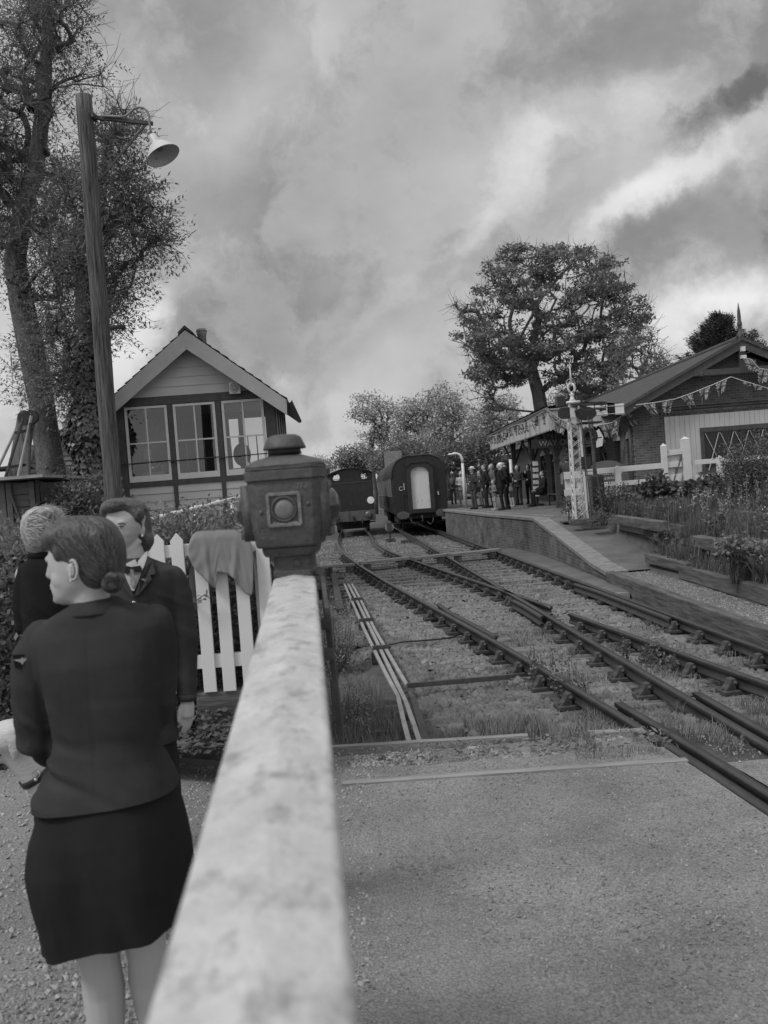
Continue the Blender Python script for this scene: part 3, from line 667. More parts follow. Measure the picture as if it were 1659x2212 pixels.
mb = MB(); mb.beam(dn(far - gd * .10, far.z - .1), dn(far - gd * .10, Z0), .11, .11, (0, 1, 0)); mb.build('end_post', M_WHITE, gate, False, .004)
mb = MB(); mb.beam(dn(near + gd * .1, near.z), dn(near + gd * .1, .0), .16, .16, (0, 1, 0)); mb.build('hanging_post', M_WHITE, gate, False, .004)
mb = MB(); mb.beam(dn(far, Z0), dn(near, Z0), .09, .11); mb.build('bottom_rail', M_WHITE, gate, False, .004)
mb = MB(); mb.beam(dn(far - gd * .2, Z0 + .1), dn(near + gd * .3, near.z - .12), .06, .06); mb.build('brace', M_WHITE, gate, False, .004)
for i in range(1, 9):
    mb = MB(); p = far - gd * (.62 * i); mb.beam(dn(p, p.z - .1), dn(p, Z0), .05, .05, (0, 1, 0)); mb.build('upright', M_WHITE, gate)
mb = MB(); p = far + gx * .085 + gd * -.02; mb.beam(dn(p, far.z + .02), dn(p + gx * .02, 1.27), .016, .06, (0, 1, 0)); mb.beam(p + gd * .02 + V((0, 0, -.02)), p - gd * .5 + V((0, 0, -.045)), .012, .05)
for i in range(3): mb.box(p + V((0.005, -.05, -.05 - .09 * i)), (.03, .05, .03))
mb.build('iron_strap', M_RUST, gate)

# the lamp standing on the far end
LC = at(625, 1100, 2.78); LS = 1 / 696.0
lm = thing('gate_lamp', 'square dark iron railway lamp with round bullseye glass on the white gate end', 'gate lamp', tuple(far))
RZ = Matrix.Rotation(R(-3), 3, 'Z')
def L_(x, z, y=0.0): return LC + RZ @ V((x * LS, y, -z * LS))      # x, z in photo pixels from the lamp centre
def ringL(hw, z, d=None, n=4, sq=5.0, xo=0):
    pts = []; m = 28; d = hw * LS if d is None else d
    for k in range(m):
        a = 2 * math.pi * k / m; c, s = math.cos(a), math.sin(a); q = (abs(c) ** sq + abs(s) ** sq) ** (-1 / sq)
        pts.append(L_(xo + hw * c * q, z, s * q * d))
    return pts
mb = MB(); mb.loft([ringL(77, -66, .1, sq=16), ringL(77, -40, .1, sq=16), ringL(73, 40, .1, sq=16), ringL(68, 74, .095, sq=16), ringL(64, 78, .09, sq=16)]); mb.build('body', M_LAMP, lm, True, .002)
mb = MB(); mb.loft([ringL(81, -84, .108, sq=14), ringL(81, -64, .108, sq=14)]); mb.loft([ringL(79, -92, .105, sq=14), ringL(80, -85, .105, sq=14)]); mb.build('lid_band', M_LAMP, lm, False, .002)
mb = MB(); mb.loft([ringL(80, -91, .105, sq=10), ringL(79, -97, .10, sq=7), ringL(66, -107, .085, sq=4), ringL(46, -113, .065, sq=2.5), ringL(36, -116, .05, sq=2)]); mb.build('hood', M_LAMP, lm, True)
mb = MB(); mb.loft([ringL(36, -118, .052, sq=2), ringL(34, -128, .05, sq=2), ringL(33, -134, .048, sq=2)]); mb.build('neck', M_BLACK, lm, True)
mb = MB(); mb.loft([ringL(40, -129, .058, sq=2), ringL(46.5, -130, .067, sq=2), ringL(45, -135, .065, sq=2), ringL(40, -146, .058, sq=2.2), ringL(36, -155, .05, sq=2.2), ringL(26, -160, .036, sq=2), ringL(10, -161.5, .014, sq=2)]); mb.build('cowl', M_LAMP, lm, True)
# front bullseye in its square frame
fy = -.098
mb = MB()
for a, b in (((-34, -34), (34, -34)), ((-34, 31), (34, 31)), ((-33, -34), (-33, 31)), ((33, -34), (33, 31))):
    mb.beam(L_(a[0], a[1], fy - .003), L_(b[0], b[1], fy - .003), .010, .010)
mb.beam(L_(-26, 27, fy), L_(26, 27, fy), .006, .006)
mb.build('lens_frame', mat('bare worn frame iron', .16, .35, .5, 30, .3, 60, spec=.6, metal=.4), lm, False, .001)
mb = MB(); Rl = RZ @ Matrix.Rotation(R(90), 3, 'X')
mb.lathe(L_(0, -2, fy + .004), [(.041, -.004), (.0405, .010), (.0335, .012), (.0325, .002)], 28, Rl, 0, False); mb.build('lens_ring', M_LAMP, lm, True)
gl = mat('dull bullseye glass', .17, .45, .4, 12, .05, 20, spec=.35)
mb = MB(); mb.lathe(L_(0, -2, fy + .002), [(.034, .0), (.028, .006), (.016, .010), (.002, .011)], 28, Rl); mb.build('lens', gl, lm, True)
# side bullseyes under half-round hoods
for s in (-1, 1):
    Rs = RZ @ Matrix.Rotation(R(90) * s, 3, 'Y'); c_ = L_(s * 76, -2, -.01)
    mb = MB(); mb.lathe(c_, [(.066, 0), (.068, .022), (.060, .026), (.058, .006)], 26, Rs, 0, False); mb.box(L_(s * 80, 2, -.01), (.03, .14, .17), RZ); mb.build('side_lens_mount', M_LAMP, lm, True)
    mb = MB(); mb.lathe(c_, [(.058, .012), (.053, .030), (.038, .043), (.018, .049), (.002, .050)], 26, Rs); mb.build('side_lens', mat('dark side lens glass', .03, .08, .3, 5, 0, spec=.8), lm, True)
    mb = MB(); mb.box(L_(s * 86, 50, -.06), (.035, .03, .02), RZ); mb.box(L_(s * 86, -44, -.06), (.02, .03, .03), RZ); mb.build('clip', M_LAMP, lm, False, .002)
    mb = MB(); mb.lathe(L_(s * 50 + 1, -4 - s * 6, fy), [(.007, 0), (.007, .004), (.003, .006)], 8, Rl); mb.build('stud', M_LAMP, lm)
mb = MB()
for i in range(13): mb.lathe(L_(-65 + i * 10.8, 42 - .15 * i, fy - .0006), [(.0022, 0), (.0022, .0012)], 8, Rl)
mb.build('vent_holes', M_COAL, lm)
text('number', '273', .025, L_(40, -48, fy - .002), (R(90), 0, R(-3)), mat('worn relief paint', .15, .5, .2, 9, .1), lm, .002)
mb = MB(); mb.loft([ringL(58, 79, .08, sq=12), ringL(58, 84, .08, sq=12), ringL(56, 92, .075, sq=12), ringL(52, 98, .07, sq=12)]); mb.build('base', M_LAMP, lm, False, .002)
mb = MB(); mb.loft([ringL(42, 98, .05, sq=9, xo=4), ringL(42, 126, .05, sq=9, xo=5), ringL(45, 130, .06, sq=9, xo=5), ringL(45, 142, .06, sq=9, xo=6)]); mb.box(L_(14, 114, -.052), (.02, .008, .02)); mb.build('bracket', M_LAMP, lm, False, .002)

# ------------------------------------------------------------------ tall timber lamp post
PY = 14.0; M_POLE = mat('deeply grained pole timber', .10, .9, .8, 1.6, 1.0, 2.5, stretch=(22, 22, 1), spec=.12, spots=.54, spotv=.025, spotscale=2.0, soft=.10)
pb, pt_ = at(243.5, 1085, PY), at(181, 207, PY); pb = V((pb.x, pb.y, .1))
pole = thing('lamp_post', 'tall weathered timber post carrying a white enamel lamp beside the signal box', 'lamp post', tuple(pb))
mb = MB(); pts = [pb.lerp(pt_, t / 24) + V((.004 * math.sin(t), 0, 0)) for t in range(25)]; mb.tube(pts, [.142 - .018 * t / 24 + .002 * math.sin(t * 2.3) for t in range(25)], 16); mb.build('pole', M_POLE, pole, True)
pa = lambda x, y, d=-.0: at(x, y, PY + d)
mb = MB(); mb.beam(pa(204, 254), pa(330, 267), .05, .05); mb.beam(pa(316, 268), pa(214, 390), .03, .03); mb.box(pa(203, 252), (.04, .2, .09)); mb.build('bracket', M_RUST, pole)
mb = MB(); gp = [(222, 250), (262, 252.5), (272, 250), (281, 243), (289, 235), (299, 231.5), (310, 233), (318, 240), (322, 252), (323, 268), (325, 280), (328, 290)]
mb.tube([pa(x, y, -.04) for x, y in gp], .018, 8); mb.build('swan_neck', mat('grey conduit', .2, .5, .2, 5, .1), pole, True)
sc = pa(353.5, 338, -.04); ax = (sc - pa(328, 291, -.04)); ax.normalize(); ax = (ax + V((0, -.10, 0))).normalized()
q = ax.to_track_quat('Z', 'Y').to_matrix(); M_EN = mat('white enamel shade', .50, .4, .08, 5, .05, spots=.62, spotv=.18, spotscale=9)
o0 = pa(328, 291, -.04); Lh = (sc - o0).length
mb = MB(); mb.lathe(o0, [(.04, 0), (.06, .02), (.066, .12), (.085, .19), (.15, .24), (.215, .30), (.250, .36), (.270, Lh * 1.0), (.268, Lh + .012), (.258, Lh + .012), (.235, Lh - .03), (.20, .27), (.13, .19), (.05, .15)], 32, q, 0, True); sh = mb.build('lamp_shade', M_EN, pole, True)
mb = MB(); mb.ell(o0 + ax * .24, (.05, .05, .07), q); mb.build('bulb', mat('dusty bulb glass', .25, .2, .1, 4, 0), sh, True)
mb = MB(); mb.lathe(o0, [(.264, Lh + .004), (.271, Lh + .008), (.264, Lh + .015)], 32, q, 0, False); mb.build('rim', M_RUST, sh, True)

# ------------------------------------------------------------------ signal box
YB = 19.5; YAW = R(3.0)
bo = at(250, 880, YB); bo = V((bo.x, YB, 0)); bxv = V((math.cos(YAW), math.sin(YAW), 0)); byv = V((-math.sin(YAW), math.cos(YAW), 0))
WB = 3.36
def B(u, z, d=0.0): return bo + bxv * u + byv * d + V((0, 0, z))
RB = Matrix((bxv, byv, (0, 0, 1))).transposed()
box_ = thing('signal_box', 'cream weatherboarded signal box with dark frames, sash windows and gabled slate roof', 'signal box', tuple(B(WB / 2, .9)))
M_SASH = mat('white sash paint', .58, .5, .06, 4, .08)
def bbox(mb, u0, u1, z0, z1, d0, d1): mb.box(B((u0 + u1) / 2, (z0 + z1) / 2, (d0 + d1) / 2), (u1 - u0, d1 - d0, z1 - z0), RB)
ZS, ZL, ZE, DB, APX = 2.50, 4.20, 4.38, 4.6, 5.72
# lower boarding, lapped
def lap(mb, u0f, u1f, z0, z1, n, d=-.0):
    h = (z1 - z0) / n
    for i in range(n):
        za, zb = z0 + i * h, z0 + (i + 1) * h; ua, ub = u0f(za), u1f(za); uc, ud = u0f(zb), u1f(zb)
        mb.add([B(ua, za, d - .028), B(ub, za, d - .028), B(ud, zb + .01, d - .004), B(uc, zb + .01, d - .004), B(ua, za, d + .02), B(ub, za, d + .02)], [(0, 1, 2, 3), (4, 5, 1, 0)])
mb = MB(); lap(mb, lambda z: .0, lambda z: WB, .9, ZS - .05, 9); mb.build('weatherboarding', M_CREAM, box_)
mb = MB(); bbox(mb, .02, WB - .02, .8, ZS, .03, DB); mb.build('wall', M_CREAM, box_)
mb = MB(); lap(mb, lambda z: .02 + max(0, (z - ZE + .25)) * 1.16 * 1, lambda z: WB - .02 - max(0, (z - ZE + .25)) * 1.16, ZE - .0, APX - .16, 6, .0); mb.build('gable_boarding', M_CREAM, box_)
mb = MB(); mb.add([B(.1, ZE, .04), B(WB - .1, ZE, .04), B(WB / 2, APX - .1, .04)], [(0, 1, 2)]); mb.build('gable_back', M_CREAM, box_)
mb = MB()
bbox(mb, -.04, WB + .04, ZL + .0, ZE - .002, -.05, .12); bbox(mb, -.03, WB + .03, ZS - .06, ZS + .05, -.045, .1)
bbox(mb, -.05, .16, .9, ZL, -.04, .14); bbox(mb, WB - .16, WB + .05, .9, ZL, -.04, .14)
for u in (1.155, 2.195): bbox(mb, u - .055, u + .055, ZS + .05, ZL, -.035, .1)
for u in (1.155, 2.195): bbox(mb, u - .045, u + .045, .9, ZS - .06, -.05, .02)
# right flank posts and head, open glazing between
for d in (.5, 1.45, 2.4, 3.35, DB): bbox(mb, WB - .04, WB + .05, ZS, ZL, d - .06, d + .06); bbox(mb, -.05, .04, ZS, ZL, d - .06, d + .06)
for u in (-.05, WB - .04): bbox(mb, u, u + .09, ZL, ZE, .12, DB + .06)
bbox(mb, -.04, WB + .04, ZL, ZE, DB - .06, DB + .06); bbox(mb, -.04, WB + .04, ZS - .1, ZS, DB - .06, DB + .06)
for u in (1.1, 2.2): bbox(mb, u - .06, u + .06, ZS, ZL, DB - .05, DB + .05)
mb.build('frame', M_DARKF, box_)
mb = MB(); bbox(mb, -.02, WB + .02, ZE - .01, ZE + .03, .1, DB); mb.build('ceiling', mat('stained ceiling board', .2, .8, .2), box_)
mb = MB(); bbox(mb, .05, 1.9, ZS, ZL, DB - .2, DB - .1); bbox(mb, .02, .06, ZS, ZL, .14, DB - .2); bbox(mb, .05, 1.1, ZS, ZL, 2.9, 2.96); mb.build('sky_block_wall', mat('dim inner partition', .07, .9, .3), box_)  # dark walls added to block the sky behind and darken the windows
for i, (a, b) in enumerate(((.175, 1.09), (1.22, 2.13), (2.27, 3.18))):
    wn = MB(); z0, z1 = ZS + .055, ZL - .01; dz = .025 * (0 if i else 0)
    for (ua, ub, za, zb) in ((a, b, z1 - .055, z1), (a, b, z0, z0 + .13), (a, a + .055, z0 + .13, z1 - .055), (b - .055, b, z0 + .13, z1 - .055)): bbox(wn, ua, ub, za, zb, -.03, .04)
    w_ = wn.build('window', M_SASH, box_, False, .003)
    mb = MB(); bbox(mb, (a + b) / 2 - .015, (a + b) / 2 + .015, z0 + .13, z1 - .055, -.015, .03); bbox(mb, a + .055, (a + b) / 2 - .015, 3.38, 3.41, -.012, .03); bbox(mb, (a + b) / 2 + .015, b - .055, 3.38, 3.41, -.012, .03); mb.build('glazing_bar', M_SASH, w_)
    mb = MB(); mb.add([B(a + .05, z0 + .12, .012), B(b - .05, z0 + .12, .012), B(b - .05, z1 - .05, .012), B(a + .05, z1 - .05, .012)], [(0, 1, 2, 3)]); mb.build('pane', glassmat(), w_)
    mb = MB(); ru = [(.1, 3.0 - .03), (1.2, 3.03)]; mb.tube([B(a - .1, 2.96 + .0 * i, -.09), B(b + .06, 2.98, -.09)], .013, 6); mb.box(B(a - .1, 2.96, -.06), (.04, .08, .04)); mb.box(B(b + .06, 2.98, -.06), (.04, .08, .04)); mb.build('safety_bar', M_RUST, box_)
for d0, d1 in ((.56, 1.39), (1.51, 2.34), (2.46, 3.29), (3.41, DB - .06)):
    wn = MB(); bbox(wn, WB - .01, WB + .02, ZS, ZS + .07, d0, d1); bbox(wn, WB - .01, WB + .02, ZL - .06, ZL, d0, d1)
    for dd in (d0, d1 - .05): bbox(wn, WB - .01, WB + .02, ZS + .07, ZL - .06, dd, dd + .05)
    w_ = wn.build('window', M_SASH, box_); mb = MB(); bbox(mb, WB - .005, WB + .01, ZS + .07, ZL - .06, (d0 + d1) / 2 - .015, (d0 + d1) / 2 + .015); mb.build('glazing_bar', M_SASH, w_)
# roof with slates, ridge, barge boards, gutter
OV = .40; half = WB / 2 + .36; ze = APX - half * .80
ROOFM = mat('weathered slate', .055, .7, .4, 9, .4, 18)
for s in (-1, 1):
    mb = MB(); nrow = 12
    for i in range(nrow):
        t0, t1 = i / nrow, (i + 1) / nrow
        for j in range(14):
            d0 = -OV + (DB + 2 * OV) * j / 14; d1 = d0 + (DB + 2 * OV) / 14 - .004; ug = lambda t: WB / 2 + s * half * (1 - t); zz = lambda t: ze + (APX - ze) * t
            lf = .022 + .008 * rng.random() + (.0 if j else .012 * rng.random()); a_, b_, c_, d_ = B(ug(t0), zz(t0) + lf, d0), B(ug(t0), zz(t0) + lf, d1), B(ug(t1) , zz(t1) + .008, d1), B(ug(t1), zz(t1) + .008, d0)
            mb.add([a_, b_, c_, d_] + [p - V((0, 0, .018)) for p in (a_, b_, c_, d_)], [(0, 1, 2, 3), (4, 5, 6, 7), (0, 4, 5, 1), (0, 3, 7, 4), (1, 5, 6, 2)])
    mb.build('roof', ROOFM, box_)
    mb = MB(); a_, b_ = (WB / 2 + s * half, ze), (WB / 2, APX); mb.add([B(a_[0], a_[1] - .03, -OV + .02), B(b_[0], b_[1] - .03, -OV + .02), B(b_[0], b_[1] - .06, DB + OV), B(a_[0], a_[1] - .06, DB + OV)], [(0, 1, 2, 3)]); mb.build('soffit', M_DARKF, box_)
    mb = MB(); w = .33; o_ = [(a_[0], a_[1] - .02), (b_[0], b_[1] - .02), (b_[0], b_[1] - .02 - w * 1.24), (a_[0] - s * .02, a_[1] - .02 - w * .98)]
    mb.prism(o_, B(0, 0, -OV - .03) - bo * 0 - V((0, 0, 0)), bxv, V((0, 0, 1)), byv, .035); mb.build('barge_board', mat('grey white barge paint', .42, .6, .1, 3, .15, 20), box_, False, .003)
    mb = MB(); g0 = WB / 2 + s * (half + .05)
    mb.loft([[B(g0 + .06 * math.cos(t), ze - .03 + .06 * math.sin(t), d) for t in [math.pi + k * math.pi / 8 for k in range(9)]] + [B(g0 + .05 * math.cos(t), ze - .03 + .05 * math.sin(t), d) for t in [2 * math.pi - k * math.pi / 8 for k in range(9)]] for d in (-OV - .08, DB + OV)]); mb.build('gutter', M_BLACK, box_)
mb = MB(); mb.prism([(-.16, -.10), (0, .05), (.16, -.10), (.12, -.13), (0, -.02), (-.12, -.13)], B(WB / 2, APX + .03, -OV - .06), bxv, V((0, 0, 1)), byv, DB + 2 * OV + .1); mb.build('ridge_tile', ROOFM, box_)
chp = at(438, 752, YB + 1.2); ch = MB(); ch.lathe(V((chp.x, chp.y, chp.z - .55)), [(.10, 0), (.10, .85), (.115, .86), (.115, .98), (.10, .99), (.085, .9)], 18); cm = ch.build('chimney_pipe', mat('lichened flue pipe', .25, .8, .4, 9, .2, spots=.58, spotv=.06, spotscale=12), box_, True)
mb = MB()
for k in range(18): a = k * math.pi / 9; mb.box(V((chp.x + .115 * math.cos(a), chp.y + .115 * math.sin(a), chp.z + .38)), (.018, .018, .02), Matrix.Rotation(a, 3, 'Z'))
mb.build('vent_slots', M_COAL, cm)
fl = at(507, 838, YB - .1); mb = MB(); mb.box(fl, (.25, .07, .26), RB); f_ = mb.build('loudspeaker', mat('pale speaker case', .45, .5, .05), box_, False, .02)
mb = MB(); mb.lathe(fl + V((0, -.035, 0)), [(.10, 0), (.10, .012), (.085, .014), (.085, .004)], 24, Matrix.Rotation(R(90), 3, 'X'), 0, False); mb.lathe(fl + V((0, -.036, 0)), [(.07, 0), (.068, .006), (.002, .007)], 24, Matrix.Rotation(R(90), 3, 'X')); mb.build('cone_ring', mat('speaker ring', .25, .5, .05), f_, True)
# interior things seen through the glass
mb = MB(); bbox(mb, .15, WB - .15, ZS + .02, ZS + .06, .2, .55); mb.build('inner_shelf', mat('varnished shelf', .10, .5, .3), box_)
def inner(name, lab, cat, f, m):
    mb = MB(); f(mb); o = mb.build(name, m, None, True); return tag(o, lab, cat)
inner('kettle', 'shiny round kettle inside the left signal box window', 'kettle', lambda mb: (mb.ell(B(.62, 2.86, .36), (.10, .10, .09)), mb.tube([B(.70, 2.88, .36), B(.80, 2.95, .36)], .012), mb.tube([B(.55, 2.93, .36), B(.62, 3.02, .36), B(.69, 2.93, .36)], .008)), mat('kettle metal', .5, .15, .1, 4, 0, metal=.9))
t_ = inner('book_stack', 'two pale books lying on the sill inside the left signal box window', 'books', lambda mb: (mb.box(B(.62, 2.71, .36), (.48, .2, .05), RB), mb.box(B(.64, 2.75, .36), (.44, .18, .03), RB)), mat('book cover', .35, .7, .2))
t_ = inner('table_lamp', 'small oil lamp inside the left signal box window', 'oil lamp', lambda mb: mb.lathe(B(.82, 2.56, .42), [(.06, 0), (.06, .02), (.02, .05), (.05, .1), (.05, .15), (.02, .17), (.045, .22), (.03, .34), (.03, .36)], 16), mat('lamp brass', .25, .3, .2, 4, 0, metal=.5))
inner('lantern', 'pale round lantern hanging inside the left signal box window', 'lantern', lambda mb: (mb.lathe(B(.50, 3.05, .5), [(.10, 0), (.11, .02), (.09, .04), (.09, .22), (.05, .26), (.02, .3)], 16), mb.tube([B(.5, 3.35, .5), B(.5, ZL, .5)], .006)), mat('lantern enamel', .3, .4, .3))
lf = thing('lever_frame', 'row of signal levers standing inside the middle signal box window', 'lever frame', tuple(B(1.7, ZS, 1.0)))
mb = MB(); bbox(mb, 1.2, 3.1, ZS, ZS + .12, .85, 1.15); mb.build('quadrant', M_BLACK, lf)
for i in range(9): mb = MB(); mb.tube([B(1.3 + .2 * i, ZS + .1, 1.0), B(1.3 + .2 * i, ZS + .75, .92), B(1.3 + .2 * i, ZS + .98, .9)], [.02, .015, .012], 6); mb.build('lever', mat('lever steel', .3, .3, .3, 5, 0, metal=.4), lf, True)
inner('round_backed_chair', 'dark round-backed chair inside the right signal box window', 'chair', lambda mb: (mb.ell(B(2.58, ZS + .52, .55), (.2, .05, .26)), mb.box(B(2.58, ZS + .2, .75), (.42, .4, .05), RB), *[mb.tube([B(2.58 + a, ZS, .75 + b), B(2.58 + a, ZS + .2, .75 + b)], .02, 6) for a in (-.17, .17) for b in (-.15, .15)]), M_BLACK)

# white handrail sloping up past the hedge to the box
hr = thing('handrail', 'sloping white tubular handrail in front of the signal box boarding', 'handrail', tuple(at(345, 1118, 12)))
mb = MB(); a, b = at(322, 1123, 11.5), at(552, 1066, 15.5); mb.tube([a, b], .034, 8); mb.build('rail', M_WHITE2, hr, True)
for t in (.02, .36, .72): mb = MB(); p = a.lerp(b, t); mb.tube([p, V((p.x, p.y, p.z - 1.05))], .028, 8); mb.build('post', M_WHITE2, hr, True)
mb = MB()
for t in (.36, .58): p = a.lerp(b, t); mb.tube([p - (b - a).normalized() * .04, p + (b - a).normalized() * .04], .043, 8)
mb.build('collar', M_WHITE2, hr, True)

# ------------------------------------------------------------------ white picket gate left of the beam
YF = 6.4; pf = thing('picket_fence', 'white picket fence with pointed tops in front of the clipped hedge', 'picket fence', tuple(at(450, 1500, YF)))
fence_x = lambda i: at(339 + 43.6 * i, 1154 - 2.6 * i, YF)
for i in range(-2, 6):
    tp = fence_x(i); bt = at(339 + 43.6 * i + 26.5, 1154 - 2.6 * i + 347, YF); zb = bt.z; x = tp.x; w = .046
    mb = MB(); mb.prism([(-w, zb), (w, zb), (w, tp.z - .055), (0, tp.z), (-w, tp.z - .055)], V((x + .002 * rng.normal(), YF + .002 * rng.random(), 0)), (1, 0, 0), V((.006 * rng.normal(), 0, 1)).normalized(), (0, 1, 0), .022); mb.build('picket', M_WHITE2, pf, False, .003)
def rail_(y_px, h):
    a, b = at(339 - 90, y_px + 6, YF), at(339 + 43.6 * 5.6, y_px - 14, YF); mb = MB(); z = (a.z + b.z) / 2
    mb.box(V(((a.x + b.x) / 2, YF + .045, z)), (b.x - a.x, .045, h)); mb.build('rail', M_WHITE2, pf, False, .003)
rail_(1192, .088); rail_(1437, .098)
mb = MB(); p = at(560, 1160, YF + .1); mb.box(V((p.x, p.y + .03, 1.0)), (.11, .11, 1.62)); mb.build('post', M_WHITE2, pf, False, .004)
plank('retaining_sleeper', at(430, 1536, YF + .1), at(640, 1522, YF + .1), .16, .30, M_OLDX, 'horizontal old sleeper under the white picket fence', 'railway sleeper', bev=.015)
# cloth hung over the pickets
cols = [(407.5, 1178, 1203), (415, 1155, 1220), (424, 1146.5, 1233), (437, 1144.5, 1246), (450, 1143.5, 1259), (459, 1143, 1268), (466, 1143, 1272), (468, 1142.8, 1236), (478, 1142.4, 1237), (490, 1142, 1240), (500, 1141.5, 1245), (506, 1141, 1252), (512, 1143, 1262), (520, 1149, 1272), (528, 1156, 1280), (536, 1164, 1286), (543, 1176, 1288), (547, 1200, 1270)]
vs = []; nr = 22; X = []
cx = np.linspace(407.5, 547, 60); tops = np.interp(cx, [c[0] for c in cols], [c[1] for c in cols]); bots = np.interp(cx, [c[0] for c in cols], [c[2] for c in cols])
for i, x in enumerate(cx):
    for j in range(nr):
        t = j / (nr - 1); y = tops[i] + (bots[i] - tops[i]) * t
        wv = .004 * math.sin((x - 470) * .16 + t * 2) * t + .005 * math.sin((abs(x - 475) - 50 * t) * .22) * t + .03 * math.exp(-((x - 437 - 14 * t) / 7) ** 2) * t + .025 * math.exp(-((x - 512 + 8 * t) / 6) ** 2) * t
        vs.append(tuple(at(x, y, YF - .035 - .02 * min(1, t * 6) - abs(wv))))
for i, x in enumerate(cx):                      # back fall behind the pickets
    for j in range(1, 9):
        t = j / 8; y = tops[i] + (62 + 30 * math.sin(x * .07)) * t; vs.append(tuple(at(x, y, YF + .075 + .01 * math.sin(x * .3))))
fs = [(i * nr + j, (i + 1) * nr + j, (i + 1) * nr + j + 1, i * nr + j + 1) for i in range(59) for j in range(nr - 1)]; o_ = 60 * nr
fs += [(i * nr, (i + 1) * nr, o_ + (i + 1) * 8, o_ + i * 8) for i in range(59)] + [(o_ + i * 8 + j, o_ + (i + 1) * 8 + j, o_ + (i + 1) * 8 + j + 1, o_ + i * 8 + j + 1) for i in range(59) for j in range(7)]
cl = npmesh('draped_cloth', np.array(vs), np.array(fs), mat('grey jersey cloth', .24, .9, .08, 3, .08, 60, trans=.15), None, True); s_ = cl.modifiers.new('s', 'SOLIDIFY'); s_.thickness = .004
tag(cl, 'grey top draped over three tips of the white picket fence', 'garment')
st = []
for i in range(5):
    for j in range(12):
        t = j / 11; st.append(tuple(at(407 + 3.6 * i + 6 * t, 1205 + 118 * t, YF + .09 + .012 * math.sin(i * 1.5 + t * 4))))
sl = npmesh('sleeve', np.array(st), np.array([(i * 12 + j, (i + 1) * 12 + j, (i + 1) * 12 + j + 1, i * 12 + j + 1) for i in range(4) for j in range(11)]), MATS['grey jersey cloth'], cl, True); m_ = sl.modifiers.new('s', 'SOLIDIFY'); m_.thickness = .004
# ------------------------------------------------------------------ carriage
def frame_at(p, ang):
    """local frame: x right, y away from the camera, z up, turned by ang about z"""
    c, s = math.cos(ang), math.sin(ang); X, Y = V((c, s, 0)), V((-s, c, 0)); Rm = Matrix((X, Y, (0, 0, 1))).transposed()
    return (lambda x, y, z: V(p) + X * x + Y * y + V((0, 0, z))), Rm
def arch_profile(hw, zs, zt, z0, n=12, tuck=.04):
    """closed end outline of a vehicle: straight sides, rounded roof"""
    pts = [(-hw + tuck, z0), (-hw, z0 + .5), (-hw, zs)]
    for k in range(1, n): a = math.pi - math.pi * k / n; pts.append((hw * abs(math.cos(a)) ** .62 * (1 if math.cos(a) > 0 else -1), zs + (zt - zs) * math.sin(a) ** .8))
    return pts + [(hw, zs), (hw, z0 + .5), (hw - tuck, z0)]
M_CAR = mat('dull carriage paint', .019, .45, .3, 3, .1, 20, spec=.4); M_CARR = mat('grey carriage roof', .05, .7, .3, 3, .1)
M_CGL = mat('carriage window glass', .10, .12, .4, 1.5, 0, spec=.8); M_UND = mat('underframe grime', .03, .85, .4, 8, .2)
CW, CS = 1.22, 2.45
cp = V((.5 * (rx(3, 40) + rx(4, 40)) + .02, 40.2, 0)); F, FR = frame_at(cp, R(2.3))
car = thing('railway_carriage', 'dark railway carriage end with pale gangway door standing at the platform', 'railway carriage', tuple(cp))
Z0c, ZTc = .83, 3.44
body = arch_profile(CW, CS, ZTc, Z0c)
mb = MB(); mb.loft([[F(x, y, z) for x, z in body] for y in (0, 18.5)]); mb.build('body', M_CAR, car, False, .02)
rf = arch_profile(CW + .03, CS + .02, ZTc + .03, Z0c)[2:-2]
mb = MB(); mb.loft([[F(x, y, z) for x, z in rf] + [F(x * .97, y, z - .06) for x, z in reversed(rf)] for y in (-.03, 18.6)]); mb.build('roof', M_CARR, car, True)
# gangway
def archdoor(hw, zb, zt, n=8): return [(-hw, zb)] + [(-hw * math.cos(math.pi * k / n), zt - hw * .75 + hw * .75 * math.sin(math.pi * k / n)) for k in range(n + 1)] + [(hw, zb)]
gx0 = .03
mb = MB(); o1, o2 = archdoor(.60, .80, 3.12), archdoor(.41, 1.02, 2.92)
def ringprism(mb, o1, o2, d0, d1):
    n = len(o1)
    for y, s in ((d0, 1), (d1, 1)): pass
    a = [F(gx0 + x, d0, z) for x, z in o1]; b = [F(gx0 + x, d0, z) for x, z in o2]; c = [F(gx0 + x, d1, z) for x, z in o1]; d = [F(gx0 + x, d1, z) for x, z in o2]
    mb.add(a + b + c + d, [(k, (k + 1) % n, n + (k + 1) % n, n + k) for k in range(n)] + [(k, (k + 1) % n, 2 * n + (k + 1) % n, 2 * n + k) for k in range(n)] + [(n + k, n + (k + 1) % n, 3 * n + (k + 1) % n, 3 * n + k) for k in range(n)])
ringprism(mb, o1, o2, -.16, 0); mb.build('gangway_frame', mat('gangway black', .035, .5, .3, 5, .1), car)
mb = MB(); mb.prism([(gx0 + x * .98, z) for x, z in o2], F(0, -.05, 0), FR @ V((1, 0, 0)), (0, 0, 1), FR @ V((0, 1, 0)), .04); mb.build('gangway_door', mat('pale peeling door panel', .60, .7, .08, 3, .1, 20, spots=.60, spotv=.22, spotscale=7, stretch=(2, 2, .6)), car, False, label='pale grey boarded gangway door panel')
mb = MB(); mb.prism([(-.66, 2.95), (-.55, 3.22), (.55, 3.22), (.66, 2.95), (.5, 2.95), (.42, 3.08), (-.42, 3.08), (-.5, 2.95)], F(gx0, -.2, 0), FR @ V((1, 0, 0)), (0, 0, 1), FR @ V((0, 1, 0)), .06)
mb.box(F(gx0, -.18, .92), (1.0, .08, .14), FR); mb.build('gangway_bow', M_BLACK, car)
